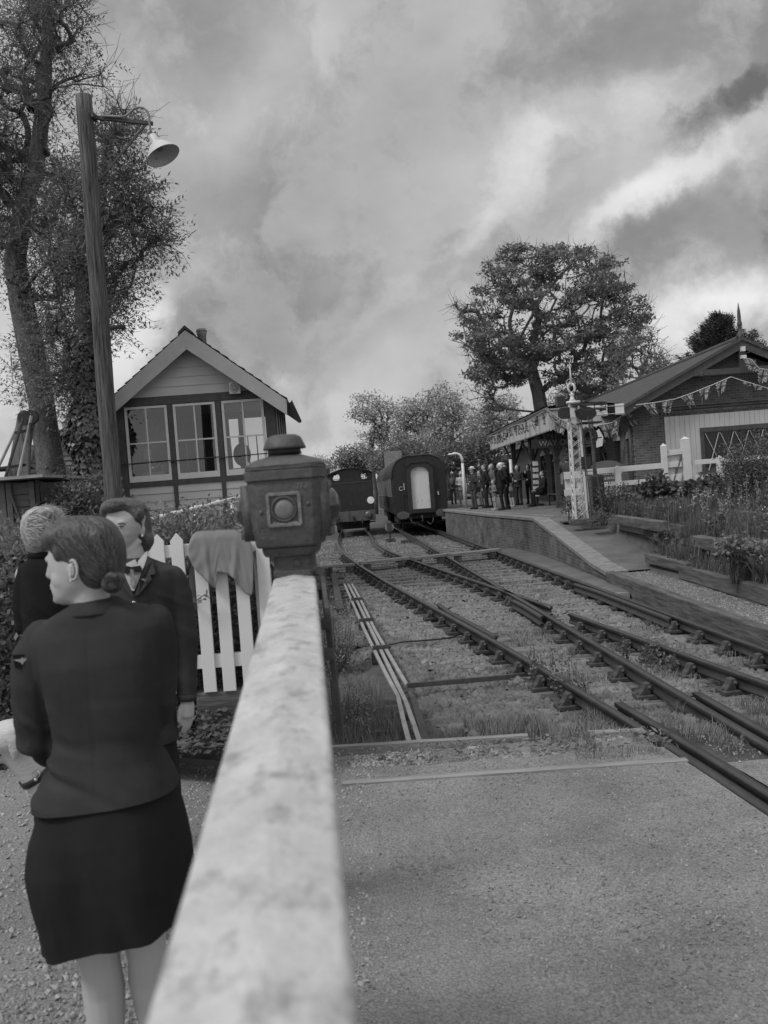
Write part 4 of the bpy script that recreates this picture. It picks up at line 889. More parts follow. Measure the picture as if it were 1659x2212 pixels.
for s in (-1, 1):
    mb = MB(); Rb = FR @ Matrix.Rotation(R(90), 3, 'X'); c_ = F(s * .86, -.52, .80)
    mb.tube([F(s * .86, 0, .80), F(s * .86, -.34, .80), F(s * .86, -.35, .80), F(s * .86, -.48, .80)], [.10, .10, .06, .06], 14); mb.prism([(.27 * math.cos(t) * (1), .17 * math.sin(t)) for t in [2 * math.pi * k / 20 for k in range(20)]], c_, FR @ V((1, 0, 0)), (0, 0, 1), FR @ V((0, 1, 0)), .04)
    mb.build('buffer', mat('greasy buffer steel', .10, .4, .5, 9, .1, spec=.5, metal=.3), car)
mb = MB(); mb.box(F(0, .05, .74), (2.3, .12, .3), FR); mb.build('buffer_beam', M_UND, car)
for s in (-1, 1): mb = MB(); mb.tube([F(s * .48, -.02, .62), F(s * .50, -.16, .55), F(s * .46, -.22, .38), F(s * .34, -.18, .30), F(s * .22, -.12, .40)], .03, 6); mb.build('brake_hose', M_BLACK, car, True)
mb = MB(); mb.tube([F(0, 0, .72), F(0, -.2, .70), F(0, -.26, .62), F(.03, -.2, .52), F(-.02, -.2, .42)], .035, 6); mb.build('coupling', mat('coupling iron', .06, .6), car, True)
mb = MB(); mb.box(F(-.70, -.012, 2.06), (.035, .02, .3), FR); mb.build('letter_mark', mat('cream lettering', .5, .6), car); text('lettering', 'C', .26, F(-.86, -.02, 1.97), (R(90), 0, R(2.3)), MATS['cream lettering'], car, .004)
mb = MB(); mb.tube([F(.80, -.02, 1.72), F(.80, -.06, 1.74), F(.82, -.06, 1.58)], .03, 8); mb.build('lamp_iron', mat('pale lamp bracket', .5, .6), car)
mb = MB(); mb.box(F(-.62, -.03, 1.72), (.22, .05, .10), FR); mb.box(F(-.8, -.02, 1.3), (.05, .04, 1.1), FR); mb.build('step_irons', M_BLACK, car)
for y in (1.6, 4.2, 13.5, 16.1):
    mb = MB()
    for s in (-1, 1): mb.lathe(F(s * .75, y, .46), [(.46, -.06), (.46, .06), (.05, .08)], 22, FR @ Matrix.Rotation(R(90), 3, 'Y'))
    mb.tube([F(-.75, y, .46), F(.75, y, .46)], .07, 8); mb.build('wheelset', M_UND, car)
for y in (2.9, 14.8): mb = MB(); [mb.box(F(s * .95, y, .52), (.12, 3.6, .26), FR) for s in (-1, 1)]; mb.box(F(0, y, .5), (1.6, .4, .2), FR); mb.build('bogie', M_UND, car)
mb = MB(); mb.box(F(0, 9, .72), (1.9, 17.5, .22), FR); mb.box(F(-.9, 8.5, .45), (.4, 3, .5), FR); mb.build('underframe', M_UND, car)
for i in range(11):
    y = .9 + i * 1.58; mb = MB(); mb.box(F(-CW - .004, y + .55, 2.05), (.02, 1.0, .78), FR); w_ = mb.build('window', M_CGL, car); mb = MB()
    for dy in (-.52, .52): mb.box(F(-CW - .012, y + .55 + dy, 2.05), (.03, .05, .86), FR)
    for dz in (-.41, .20, .41): mb.box(F(-CW - .012, y + .55, 2.05 + dz), (.03, 1.0, .035), FR)
    mb.build('frame', mat('carriage trim', .14, .5), w_)
for i in (0, 3, 6, 9): mb = MB(); y = .35 + i * 1.58; mb.box(F(-CW - .008, y + .1, 1.95), (.02, .03, 1.7), FR); mb.box(F(-CW - .03, y + .2, 1.6), (.04, .12, .04), FR); mb.build('door', M_BLACK, car)

# ------------------------------------------------------------------ tank engine seen from the bunker
lp = V((.5 * (rx(1, 44) + rx(2, 44)) + .0, 44.0, 0)); F, FR = frame_at(lp, R(1.5))
loco = thing('tank_engine', 'black steam tank engine seen from its bunker end beside the carriage', 'steam locomotive', tuple(lp))
Rb = FR @ Matrix.Rotation(R(90), 3, 'X')
cabw = 1.13; LBK = mat('sooty black paint', .018, .35, .4, 4, .08, 20, spec=.5)
prof = [(-cabw, 2.0), (-cabw, 2.90)] + [(-cabw + 2 * cabw * k / 12, 2.90 + .31 * math.sin(math.pi * k / 12) ** .8) for k in range(1, 12)] + [(cabw, 2.90), (cabw, 2.0)]
# cab rear sheet with two round spectacles left open
mb = MB(); n = 24
mb.loft([[F(x, y, z) for x, z in prof] for y in (1.2, 3.2)], False); mb.build('cab_side', LBK, loco)
mb = MB(); mb.loft([[F(x * 1.03, y, z + .02) for x, z in prof[1:-1]] + [F(x * 1.0, y, z - .03) for x, z in reversed(prof[1:-1])] for y in (1.0, 3.4)]); mb.build('cab_roof', LBK, loco, True)
# sheet as strips around the openings
def sheet_with_holes(name, y, holes, r, outline_top, x0, x1, z0, m):
    mb = MB(); nx, nzc = 60, 30
    for i in range(nx):
        xa, xb = x0 + (x1 - x0) * i / nx, x0 + (x1 - x0) * (i + 1) / nx; xc = (xa + xb) / 2; zt = outline_top(xc)
        for j in range(nzc):
            za, zb = z0 + (zt - z0) * j / nzc, z0 + (zt - z0) * (j + 1) / nzc; zc = (za + zb) / 2
            if any((xc - h[0]) ** 2 + (zc - h[1]) ** 2 < r * r for h in holes): continue
            mb.add([F(xa, y, za), F(xb, y, za), F(xb, y, zb), F(xa, y, zb)], [(0, 1, 2, 3)])
    return mb.build(name, m, loco)
top = lambda x: 2.90 + .31 * max(0, math.sin(math.pi * (x + cabw) / (2 * cabw))) ** .8
sheet_with_holes('cab_back_sheet', 1.2, [(-.70, 2.78), (.70, 2.78)], .20, top, -cabw, cabw, 2.2, LBK)
sheet_with_holes('cab_front_sheet', 3.2, [(-.70, 2.78), (.70, 2.78)], .20, top, -cabw, cabw, 1.0, LBK)
for s in (-1, 1):
    mb = MB(); mb.lathe(F(s * .7, 1.18, 2.78), [(.20, 0), (.225, 0), (.225, .02), (.20, .02)], 22, Rb, 0, False)
    for i in range(5): mb.tube([F(s * .7 - .18 + .09 * i, 1.17, 2.62), F(s * .7 - .18 + .09 * i, 1.17, 2.94)], .008, 5)
    mb.build('window_ring', M_BLACK, loco, True)
mb = MB(); mb.box(F(0, .62, 1.72), (2.2, 1.2, 1.36), FR); mb.box(F(0, .03, 2.43), (2.2, .03, .1), FR); mb.build('bunker', LBK, loco, False, .03)
mb = MB()
for i in range(4): mb.box(F(0, .04, 2.46 + .07 * i), (2.14, .025, .022), FR)
for s in (-1.04, -.35, .35, 1.04): mb.box(F(s, .06, 2.56), (.03, .03, .34), FR)
mb.build('coal_rails', M_BLACK, loco)
mb = MB(); mb.box(F(0, -.02, .80), (2.28, .12, .50), FR); mb.build('buffer_beam', mat('faded buffer beam paint', .10, .5, .2, 6, .1, 30), loco, False, .01)
mb = MB()
for s in (-1, 1):
    for i in range(8): mb.ell(F(s * (.18 + .12 * i), -.085, 1.0), (.014, .01, .014), None, 6, 4); mb.ell(F(s * (.18 + .12 * i), -.085, .6), (.014, .01, .014), None, 6, 4)
mb.build('rivets', MATS['faded buffer beam paint'], loco)
for s in (-1, 1):
    mb = MB(); mb.tube([F(s * .80, -.08, .82), F(s * .80, -.40, .82), F(s * .80, -.41, .82), F(s * .80, -.55, .82)], [.11, .10, .06, .06], 14); mb.lathe(F(s * .80, -.56, .82), [(.19, 0), (.19, .03), (.10, .045), (.002, .05)], 22, Rb); mb.build('buffer', mat('greasy buffer steel', .1), loco, True)
mb = MB(); mb.lathe(F(.95, -.03, 1.53), [(.175, 0), (.175, .015), (.002, .02)], 28, Rb); mb.build('headcode_disc', mat('white disc', .85, .5, .03), loco)
mb = MB(); mb.box(F(0, -.10, 1.42), (.03, .03, .2), FR); mb.box(F(-.15, -.09, .86), (.05, .04, .45), FR); mb.tube([F(.02, -.1, .85), F(.02, -.22, .8), F(.03, -.2, .62)], .035, 6); mb.tube([F(.06, -.1, .85), F(.08, -.2, .7), F(.1, -.14, .5)], .03, 6); mb.build('coupling', mat('coupling iron', .06, .6), loco)
mb = MB(); mb.tube([F(.45, -.06, .62), F(.47, -.16, .45), F(.44, -.1, .25)], .03, 6); mb.build('brake_hose', M_BLACK, loco, True)
for y in (1.0, 3.0, 5.0):
    mb = MB()
    for s in (-1, 1): mb.lathe(F(s * .75, y, .5), [(.5, -.06), (.5, .06), (.05, .08)], 24, FR @ Matrix.Rotation(R(90), 3, 'Y'))
    mb.tube([F(-.75, y, .5), F(.75, y, .5)], .08, 8); mb.build('wheelset', M_UND, loco)
mb = MB(); mb.box(F(0, 3.5, .62), (1.2, 6.6, .45), FR); mb.box(F(0, .5, .42), (1.62, .12, .5), FR); [mb.box(F(s * .98, .9, .45), (.3, .4, .05), FR) for s in (-1, 1)]; [mb.box(F(s * .84, .9, .62), (.03, .3, .5), FR) for s in (-1, 1)]; mb.build('underframe', M_UND, loco)
mb = MB(); mb.tube([F(0, 3.2, 1.9), F(0, 8, 1.9)], .62, 24); mb.lathe(F(0, 7.3, 2.4), [(.2, 0), (.17, .6), (.22, .66), (.2, .7)], 16); mb.box(F(0, 5.2, 1.55), (2.2, 4.2, 1.1), FR); mb.build('boiler', LBK, loco, True)

# ground signal between the tracks
gs = gz(843, 1164, -.1); sg = thing('ground_signal', 'small pale disc shunting signal on the ballast between carriage and engine tracks', 'ground signal', tuple(gs))
mb = MB(); mb.box(gs + V((0, 0, .16)), (.10, .14, .5)); mb.box(gs + V((0, 0, -.03)), (.4, .4, .08)); mb.lathe(gs + V((0, .02, .60)), [(.10, -.05), (.12, 0), (.12, .1), (.06, .16), (.002, .17)], 14); mb.build('post', M_RUST, sg)
mb = MB(); mb.lathe(gs + V((0.0, -.09, .50)), [(.19, 0), (.19, .015), (.002, .02)], 26, Matrix.Rotation(R(90), 3, 'X')); mb.build('disc', M_COPE, sg); mb = MB(); mb.box(gs + V((.0, -.125, .50)), (.19, .012, .36)); mb.build('stripe', M_RUST, sg)
gs = gz(878, 1170, -.16); mb = MB(); mb.box(gs, (.45, .3, .14)); mb.box(gs + V((.1, 0, .09)), (.12, .1, .1)); tag(mb.build('junction_box', M_RUST, None, False, .01), 'low dark iron box on the ballast right of the ground signal', 'junction box')

# ------------------------------------------------------------------ station building
AX = V((math.sin(R(-.62)), math.cos(R(-.62)), 0)); AXR = V((AX.y, -AX.x, 0))
YG = 27.6; apx = at(1585, 738, YG); S0 = V((apx.x, YG, 0)); ZR, ZEV, HWS = apx.z, 4.02, 3.52
def S(u, d, z): return S0 + AXR * u + AX * d + V((0, 0, z))
SR = Matrix((AXR, AX, (0, 0, 1))).transposed(); FZ = PZ
stn = thing('station_building', 'brick station building with corrugated roof, boarded gable and taped windows', 'station building', tuple(S(0, 0, FZ)))
BKX = brickmat('station brick x', 'x', .085, .135, .20, .35); BKY = brickmat('station brick y', 'y', .085, .135, .20, .35); HB = 3.12; LS_ = 18.5
def sbox(mb, u0, u1, d0, d1, z0, z1): mb.box(S((u0 + u1) / 2, (d0 + d1) / 2, (z0 + z1) / 2), (u1 - u0, d1 - d0, z1 - z0), SR)
uB = at(1437, 960, YG).x - S0.x                          # where the boarding starts
uc = at(1370, 960, YG).x - S0.x; HB = -uc; print('STN', ZR, uc, uB)
zt = at(1500, 892, YG).z; slope = (ZR - ZEV) / HWS
mb = MB(); sbox(mb, -HB, uB, 0, .3, FZ - .6, ZEV - .25); mb.prism([(-HB, ZEV - .25), (HB, ZEV - .25), (HB, ZEV - .1), (0, ZR - .25), (-HB, ZEV - .1)], S(0, .0, 0), AXR, (0, 0, 1), AX, .3)
sbox(mb, uB, HB, .04, .3, zt - .02, ZEV - .25); mb.build('gable_wall', BKX, stn)
mb = MB()
for zz in (zt + .02, zt + .22): sbox(mb, uB - .1, HB + .05, -.06, .0, zz, zz + .07); 
sbox(mb, uB - .1, HB + .05, -.03, .0, zt - .06, zt + .02); mb.build('brick_course', BKX, stn)
# platform side wall in bays so windows and doors are real recesses
bays = [(.35, .85, 'w'), (1.55, 2.35, 'd'), (3.3, 4.3, 'w'), (5.2, 6.1, 'd'), (7.0, 8.2, 'w'), (9.4, 10.6, 'w'), (12.0, 13.0, 'd'), (14.2, 15.4, 'w')]
mb = MB(); cur = 0.0
for a, b, k in bays: sbox(mb, -HB, -HB + .3, cur + (.3 if cur == 0 else 0), a, FZ - .6, ZEV - .1); sbox(mb, -HB, -HB + .3, a, b, 3.18, ZEV - .1); sbox(mb, -HB, -HB + .3, a, b, FZ - .6, FZ + (.75 if k == 'w' else 0.02)); cur = b
sbox(mb, -HB, -HB + .3, cur, LS_, FZ - .6, ZEV - .1); sbox(mb, HB - .3, HB, .3, LS_, FZ - .6, ZEV - .1); sbox(mb, -HB + .3, HB - .3, LS_ - .3, LS_, FZ - .6, ZEV - .1); mb.build('side_wall', BKY, stn)
M_TAPE = mat('paper tape', .5, .8, .1); M_DGL = mat('dark window', .014, .12, .4, 2, 0, spec=.35)
for a, b, k in bays:
    mb = MB(); zb = FZ + (.75 if k == 'w' else .02)
    if k == 'w':
        mb.add([S(-HB + .12, a, zb), S(-HB + .12, b, zb), S(-HB + .12, b, 3.2), S(-HB + .12, a, 3.2)], [(0, 1, 2, 3)]); w_ = mb.build('window', M_DGL, stn)
        mb = MB(); [sbox(mb, -HB + .06, -HB + .11, x, x + .06, zb, 3.2) for x in (a, b - .06)]; [sbox(mb, -HB + .05, -HB + .12, a, b, z, z + .06) for z in (zb, zb + 1.05, 3.1)]; sbox(mb, -HB - .05, -HB + .1, a - .05, b + .05, zb - .08, zb); mb.build('frame', M_DARKF, w_)
        mb = MB()
        for (z0, z1) in ((zb + .06, zb + 1.05), (zb + 1.12, 3.1)): mb.beam(S(-HB + .10, a + .06, z0), S(-HB + .10, b - .06, z1), .012, .035, AXR); mb.beam(S(-HB + .095, b - .06, z0), S(-HB + .095, a + .06, z1), .012, .035, AXR)
        mb.build('tape', M_TAPE, w_)
    else:
        sbox(mb, -HB + .14, -HB + .2, a, b, zb, 3.2); w_ = mb.build('door', M_DARKF, stn); mb = MB(); [sbox(mb, -HB + .12, -HB + .14, a + .12, b - .12, z0, z1) for z0, z1 in ((zb + .15, zb + .9), (zb + 1.05, zb + 2.0))]; mb.build('door_panel', M_DARK, w_)
    mb = MB(); n = 7                                     # shallow arch with pale soffit
    pr = [(a - .1, 3.12)] + [(a - .1 + (b - a + .2) * t / n, 3.12 + .16 * math.sin(math.pi * t / n)) for t in range(n + 1)] + [(b + .1, 3.12), (b + .1, 3.5), (a - .1, 3.5)]
    mb.prism([(p[0], p[1]) for p in pr[1:]], S(-HB - .04, 0, 0), AX, (0, 0, 1), AXR, .06); mb.build('window_arch', BKY, stn)
    mb = MB(); mb.prism([(a, 3.02), (b, 3.02), (b, 3.12)] + [(a + (b - a) * (1 - t / n), 3.12 + .14 * math.sin(math.pi * t / n)) for t in range(1, n)] + [(a, 3.12)], S(-HB - .02, 0, 0), AX, (0, 0, 1), AXR, .03); mb.build('arch_panel', M_CREAM, stn)
# boarded gable end with its long window
wz0, wz1, wu0 = at(1528, 1018, YG).z, at(1515, 926, YG).z, at(1513, 970, YG).x - S0.x
mb = MB(); nb = 26; bw_ = .155; u = uB
while u < HB:
    u2 = min(u + bw_, HB)
    if u < wu0 < u2: sbox(mb, u + .004, wu0, -.03, .01, FZ - .6, zt - .05)
    if u2 <= wu0: sbox(mb, u + .004, u2 - .004, -.03, .01, FZ - .6, zt - .05)
    else: sbox(mb, max(u, wu0 if u < wu0 else u) + .004, u2 - .004, -.03, .01, wz1, zt - .05); sbox(mb, u + .004, u2 - .004, -.03, .01, FZ - .6, wz0)
    u = u2
mb.build('boarding', mat('grey white board paint', .50, .6, .12, 1.5, .15, 20, stretch=(3, 3, .5)), stn)
mb = MB(); sbox(mb, uB, HB, .01, .03, FZ - .6, zt - .05); mb.build('board_backing', M_DARKF, stn)
mb = MB(); sbox(mb, wu0, HB, -.10, -.03, wz1 - .12, wz1 + .02); sbox(mb, wu0, wu0 + .10, -.09, -.03, wz0, wz1 - .12); sbox(mb, wu0 - .05, HB, -.16, -.03, wz0 - .1, wz0); sbox(mb, wu0 + .1, HB, -.07, -.03, wz0, wz0 + .12)
for i in range(1, 6): sbox(mb, wu0 + .1 + i * .56, wu0 + .14 + i * .56, -.07, -.04, wz0 + .12, wz1 - .12)
mb.build('long_window', M_DARKF, stn); lw = [o for o in stn.children if o.name.startswith('long_window')][0]
mb = MB(); sbox(mb, wu0 + .1, HB - .01, -.038, -.034, wz0 + .12, wz1 - .12); mb.build('pane', M_DGL, lw)
mb = MB(); za, zb_ = wz0 + .02, wz1 - .16; u = wu0 + .14; k = 0
while u < HB - .5:
    mb.beam(S(u, -.075, zb_), S(u + .50, -.075, za), .012, .04, AX); mb.beam(S(u + .04, -.085, za), S(u + .42, -.085, zb_), .012, .04, AX); u += .46
mb.build('tape', M_TAPE, lw)
# roof, corrugated
CORR = mat('corrugated roof sheet', .06, .6, .3, 3, .2, 12)
for s in (-1, 1):
    mb = MB(); n = 105; d0, d1 = -.55, LS_ + .4; ev = (s * (HWS + .22), ZEV - .22 * slope); vs = []
    for i in range(n * 2 + 1):
        d = d0 + (d1 - d0) * i / (2 * n); o_ = .034 * (1 if i % 2 else -1); vs += [S(ev[0], d, ev[1] + o_), S(0, d, ZR + o_)]
    mb.add(vs, [(2 * i, 2 * i + 2, 2 * i + 3, 2 * i + 1) for i in range(2 * n)]); mb.build('roof', CORR, stn)
    mb = MB(); mb.prism([(s * (HWS + .2), ev[1] - .02), (0, ZR - .03), (0, ZR - .30), (s * (HWS + .2), ev[1] - .27)], S(0, -.58, 0), AXR, (0, 0, 1), AX, .06); mb.prism([(s * (HWS + .2), ev[1] + .05), (0, ZR + .05), (0, ZR - .05), (s * (HWS + .2), ev[1] - .04)], S(0, -.63, 0), AXR, (0, 0, 1), AX, .06); mb.build('barge_board', M_DARKF, stn)
    mb = MB(); mb.tube([S(s * (HWS + .22), -.5, ev[1] - .08), S(s * (HWS + .22), LS_, ev[1] - .08)], .065, 8); mb.build('gutter', M_DARKF, stn, True)
    mb = MB(); mb.add([S(ev[0], d0, ev[1] - .05), S(0, d0, ZR - .05), S(0, d1, ZR - .05), S(ev[0], d1, ev[1] - .05)], [(0, 1, 2, 3)]); mb.build('soffit', M_DARKF, stn)
mb = MB(); mb.tube([S(0, -.6, ZR + .03), S(0, LS_ + .4, ZR + .03)], .09, 8); mb.build('ridge_cap', CORR, stn, True)
mb = MB(); mb.tube([S(-HB - .09, .12, ZEV - .2), S(-HB - .09, .12, FZ)], .045, 8); mb.build('downpipe', M_DARKF, stn, True)
tz = at(1495, 814, YG - .5).z; mb = MB(); sbox(mb, -1.5, 2.6, -.60, -.50, tz, tz + .17); sbox(mb, -.09, .09, -.56, -.46, tz + .17, ZR - .35); mb.build('tie_beam', M_DARKF, stn)
fz = ZR + .05; mb = MB(); mb.lathe(S(0, -.5, fz), [(.12, -.05), (.10, .1), (.05, .16), (.045, .3), (.07, .36), (.075, .42), (.05, .5), (.055, .6), (.04, .8), (.004, 1.05)], 14); mb.build('finial', M_DARKF, stn, True)
mb = MB(); mb.box(S(0, -.62, ZR - .32), (.12, .12, .14), SR); mb.box(S(.0, -.62, ZR - .56), (.14, .14, .1), SR); mb.build('gable_lamp', M_WHITE2, stn)
mb = MB(); mb.box(S(.42, -.03, ZR - .75), (.42, .04, .3), SR); mb.build('notice_board', M_WHITE2, stn)
mb = MB(); mb.lathe(S(-1.3, -.66, tz - .02), [(.06, 0), (.06, .09), (.04, .12), (.001, .12)], 10); mb.build('bell', M_RUST, stn)
# overhead wire
mb = MB(); a, b = at(1640, 768, 26), at(1700, 735, 20); mb.tube([at(1588, 770, 27.2), at(1622, 760, 24.5), b], .012, 5); tag(mb.build('overhead_wire', M_BLACK), 'thin overhead wire running from the station gable past the conifer', 'wire')

# ------------------------------------------------------------------ platform canopy
cn0 = at(1184, 905, 29.2); YC0, YC1 = 29.2, 43.6
def K(u, y, z): d = (y - YC0); return V((cn0.x, YC0, 0)) + AXR * u + AX * d + V((0, 0, z))
cz0, cz1 = at(1188, 927, YC0).z, at(1180, 885, YC0).z
cny = thing('platform_canopy', 'valanced timber canopy on braced dark posts along the platform front', 'platform canopy', tuple(K(1, YC0, FZ)))
M_VAL = mat('valance paint', .44, .6, .12, 2, .12, 20)
def valance(p, q, z0, z1, name='valance'):
    mb = MB(); n = int((q - p).length / .13); d = (q - p) / n; nrm = d.cross(V((0, 0, 1))).normalized() * .02
    for i in range(n):
        a, b = p + d * (i + .02), p + d * (i + .98); m_ = (a + b) / 2
        vs = [V((a.x, a.y, z1)), V((b.x, b.y, z1)), V((b.x, b.y, z0)), V((m_.x, m_.y, z0 - .07)), V((a.x, a.y, z0))]
        mb.add(vs + [v + nrm for v in vs], [(0, 1, 2, 3, 4), (9, 8, 7, 6, 5)] + [(k, (k + 1) % 5, 5 + (k + 1) % 5, 5 + k) for k in range(5)])
    mb.build(name, M_VAL, cny)
uW = (S(-HB, 0, 0) - V((cn0.x, YC0, 0))).x
valance(K(0, YC0, 0), K(0, YC1, 0), cz0, cz1); valance(K(uW, YC0, 0), K(0, YC0, 0), cz0, cz1 - .05)
mb = MB(); mb.beam(K(-.03, YC0 - .1, cz1 + .03), K(-.03, YC1 + .1, cz1 + .03), .08, .07); mb.beam(K(-.05, YC0 - .03, cz1 + .0), K(uW, YC0 - .03, cz1 - .03), .07, .06); mb.build('cornice', M_VAL, cny)
mb = MB(); vs = []; n = 40
for i in range(n + 1):
    y = YC0 - .15 + (YC1 - YC0 + .3) * i / n; o_ = .02 * (i % 2); vs += [K(-.12, y, cz1 + .09 + o_), K(1.3, y, cz1 + .15 + o_), K(uW + .2, y, cz1 + .0 + o_)]
mb.add(vs, [(3 * i, 3 * i + 3, 3 * i + 4, 3 * i + 1) for i in range(n)] + [(3 * i + 1, 3 * i + 4, 3 * i + 5, 3 * i + 2) for i in range(n)]); mb.add([K(-.1, YC0, cz1 + .02), K(uW, YC0, cz1 - .0), K(uW, YC1, cz1 - .0), K(-.1, YC1, cz1 + .02)], [(0, 1, 2, 3)])
rc = mb.build('roof', mat('mossy canopy roof', .045, .9, .5, 6, .5), cny)
mb = MB(); mb.prism([(-.05, cz1), (1.3, cz1 + .11), (uW, cz1 - .04)], K(0, YC0 - .02, 0), AXR, (0, 0, 1), AX, .03); mb.build('end_panel', M_VAL, cny)
for i, y in enumerate((31.0, 35.6, 40.2)):
    mb = MB(); u = .55
    mb.box(K(u, y, (FZ + cz1) / 2), (.17, .17, cz1 - FZ), SR); mb.box(K(u, y, FZ + .12), (.24, .24, .24), SR); mb.box(K(u, y, 2.55), (.24, .24, .08), SR); mb.build('post', M_DARKF, cny, False, .01)
    mb = MB(); mb.beam(K(u, y - .05, 2.58), K(u - .62, y - .05, cz1 - .12), .08, .10, (0, 1, 0)); mb.beam(K(u, y - .05, 2.58), K(u + .62, y - .05, cz1 - .12), .08, .10, (0, 1, 0)); mb.beam(K(u, y, 2.58), K(u, y - .7, cz1 - .12), .08, .10, (1, 0, 0)); mb.beam(K(u, y, 2.58), K(u, y + .7, cz1 - .12), .08, .10, (1, 0, 0)); mb.build('brace', M_DARKF, cny)
mb = MB(); mb.beam(K(.55, YC0, cz1 - .1), K(.55, YC1, cz1 - .1), .15, .18); [mb.beam(K(-.05, y, cz1 - .08), K(uW, y, cz1 - .08), .1, .12) for y in (31, 33.3, 35.6, 37.9, 40.2, 42.5)]; mb.build('beam', M_DARKF, cny)
# WAY OUT board hung under the canopy
wp = at(1204, 956, 30.6); wo = thing('way_out_sign', 'dark hanging board reading WAY OUT under the canopy', 'sign', tuple(wp))
mb = MB(); mb.box(wp, (1.75, .05, .30)); mb.build('board', M_BLACK, wo, False, .005); mb = MB(); [mb.tube([wp + V((s * .7, 0, .15)), V((wp.x + s * .7, wp.y, cz1 - .1))], .01, 5) for s in (-1, 1)]; mb.build('chain', M_BLACK, wo)

text('lettering', 'WAY OUT', .27, wp + V((0, -.035, -.01)), (R(90), 0, 0), mat('faded gilt lettering', .22, .6), wo, .004)

# ------------------------------------------------------------------ union flags on strings
FL = [mat('flag blue', .055, .8, .1, 5, 0, trans=.25), mat('flag white', .42, .8, .05, 5, 0, trans=.25), mat('flag red', .11, .8, .1, 5, 0, trans=.25)]
def flag_mb(p, right, w, h, seed, curl=1.0, lean=0.0):
    mb = MB(); nx, ny = 24, 18; rn = random.Random(seed); ph = rn.uniform(0, 6); tw = rn.uniform(-.5, .5) * curl; down = V((lean, 0, -1)).normalized(); nrm = V(right).cross(down).normalized(); g = []
    for j in range(ny + 1):
        for i in range(nx + 1):
            a, b = i / nx, j / ny; g.append(V(p) + V(right) * (w * (a - .5) * (1 - .30 * abs(curl) * b)) + down * (h * b * (1 - .08 * curl * math.sin(a * 6 + ph))) + nrm * (curl * .07 * b * math.sin(a * 7 + ph + b * 2)) + V(right) * (tw * .25 * b * b * w))
    for j in range(ny):
        for i in range(nx):
            x, y = (i + .5) / nx * 2 - 1, (j + .5) / ny * 2 - 1; ax_, ay_ = abs(x) * 1.0, abs(y)
            m_ = 0; d = abs(abs(x) - abs(y)) / 1.4
            if d < .20: m_ = 1
            if d < .08: m_ = 2
            if abs(x) < .30 or abs(y) < .34: m_ = 1
            if abs(x) < .17 or abs(y) < .20: m_ = 2
            k = j * (nx + 1) + i; mb.f.append((k, k + 1, k + nx + 2, k + nx + 1)); mb.m.append(m_)
    mb.v = [tuple(q) for q in g]; return mb
def bunting(label, pts, flags, w, h, curl, face=None, sag=0):
    t = thing('bunting', label, 'bunting', tuple(pts[0]), 'strings of union flag bunting'); mb = MB(); mb.tube(pts, .012, 5); mb.build('cord', mat('bunting tape', .5, .8), t)
    L = [0]
    for a, b in zip(pts, pts[1:]): L.append(L[-1] + (b - a).length)
    for i, s in enumerate(flags):
        d = s * L[-1]; k = max(j for j in range(len(pts) - 1) if L[j] <= d); q = (d - L[k]) / (L[k + 1] - L[k]); p = pts[k].lerp(pts[k + 1], q); r_ = (pts[k + 1] - pts[k]).normalized()
        if face: r_ = (r_ + V(face)).normalized()
        flag_mb(p, r_, w, h, i * 7 + len(pts), curl, random.Random(i).uniform(-.35, .55)).build('flag', FL, t, True)
    return t
czf = cz1 - .12
bunting('long string of union flags hanging along the canopy valance', [K(-.10, y, czf + .03 + .05 * math.cos((y - YC0) * .9)) for y in np.linspace(YC0 + .1, YC1 - .1, 30)], np.linspace(.03, .97, 15), .20, .36, 1.6, (.35, -.2, 0))
bunting('three union flags on the end valance around the signal post', [at(1182, 886, 29.0), at(1212, 906, 29.0), at(1240, 915, 29.0)], (.15, .55, .9), .42, .44, .6)
bunting('short string of union flags between the canopy end and the brick corner', [at(1278, 921, 28.6), at(1322, 913, 28.3), at(1350, 893, 27.6), at(1372, 880, 26.9)], (.2, .48, .72), .42, .46, 1.2)
bunting('string of union flags rising across the brick gable to the tie beam', [at(1374, 875, 26.8), at(1418, 869, 26.8), at(1458, 862, 26.8), at(1495, 849, 26.8), at(1542, 830, 26.8), at(1579, 814, 26.7)], (.13, .325, .52, .72, .90), .36, .42, 1.7)
bunting('tangled string of union flags right of the gable post', [at(1579, 814, 26.7), at(1600, 821, 26.7), at(1630, 830, 26.7), at(1672, 843, 26.7)], (.35, .62, .9), .3, .14, 1.2)
bunting('union flags fluttering from the tie beam under the gable apex', [at(1603, 773, 26.7), at(1622, 776, 26.7), at(1640, 796, 26.7), at(1668, 800, 26.7)], (.18, .75), .36, .42, 1.0)
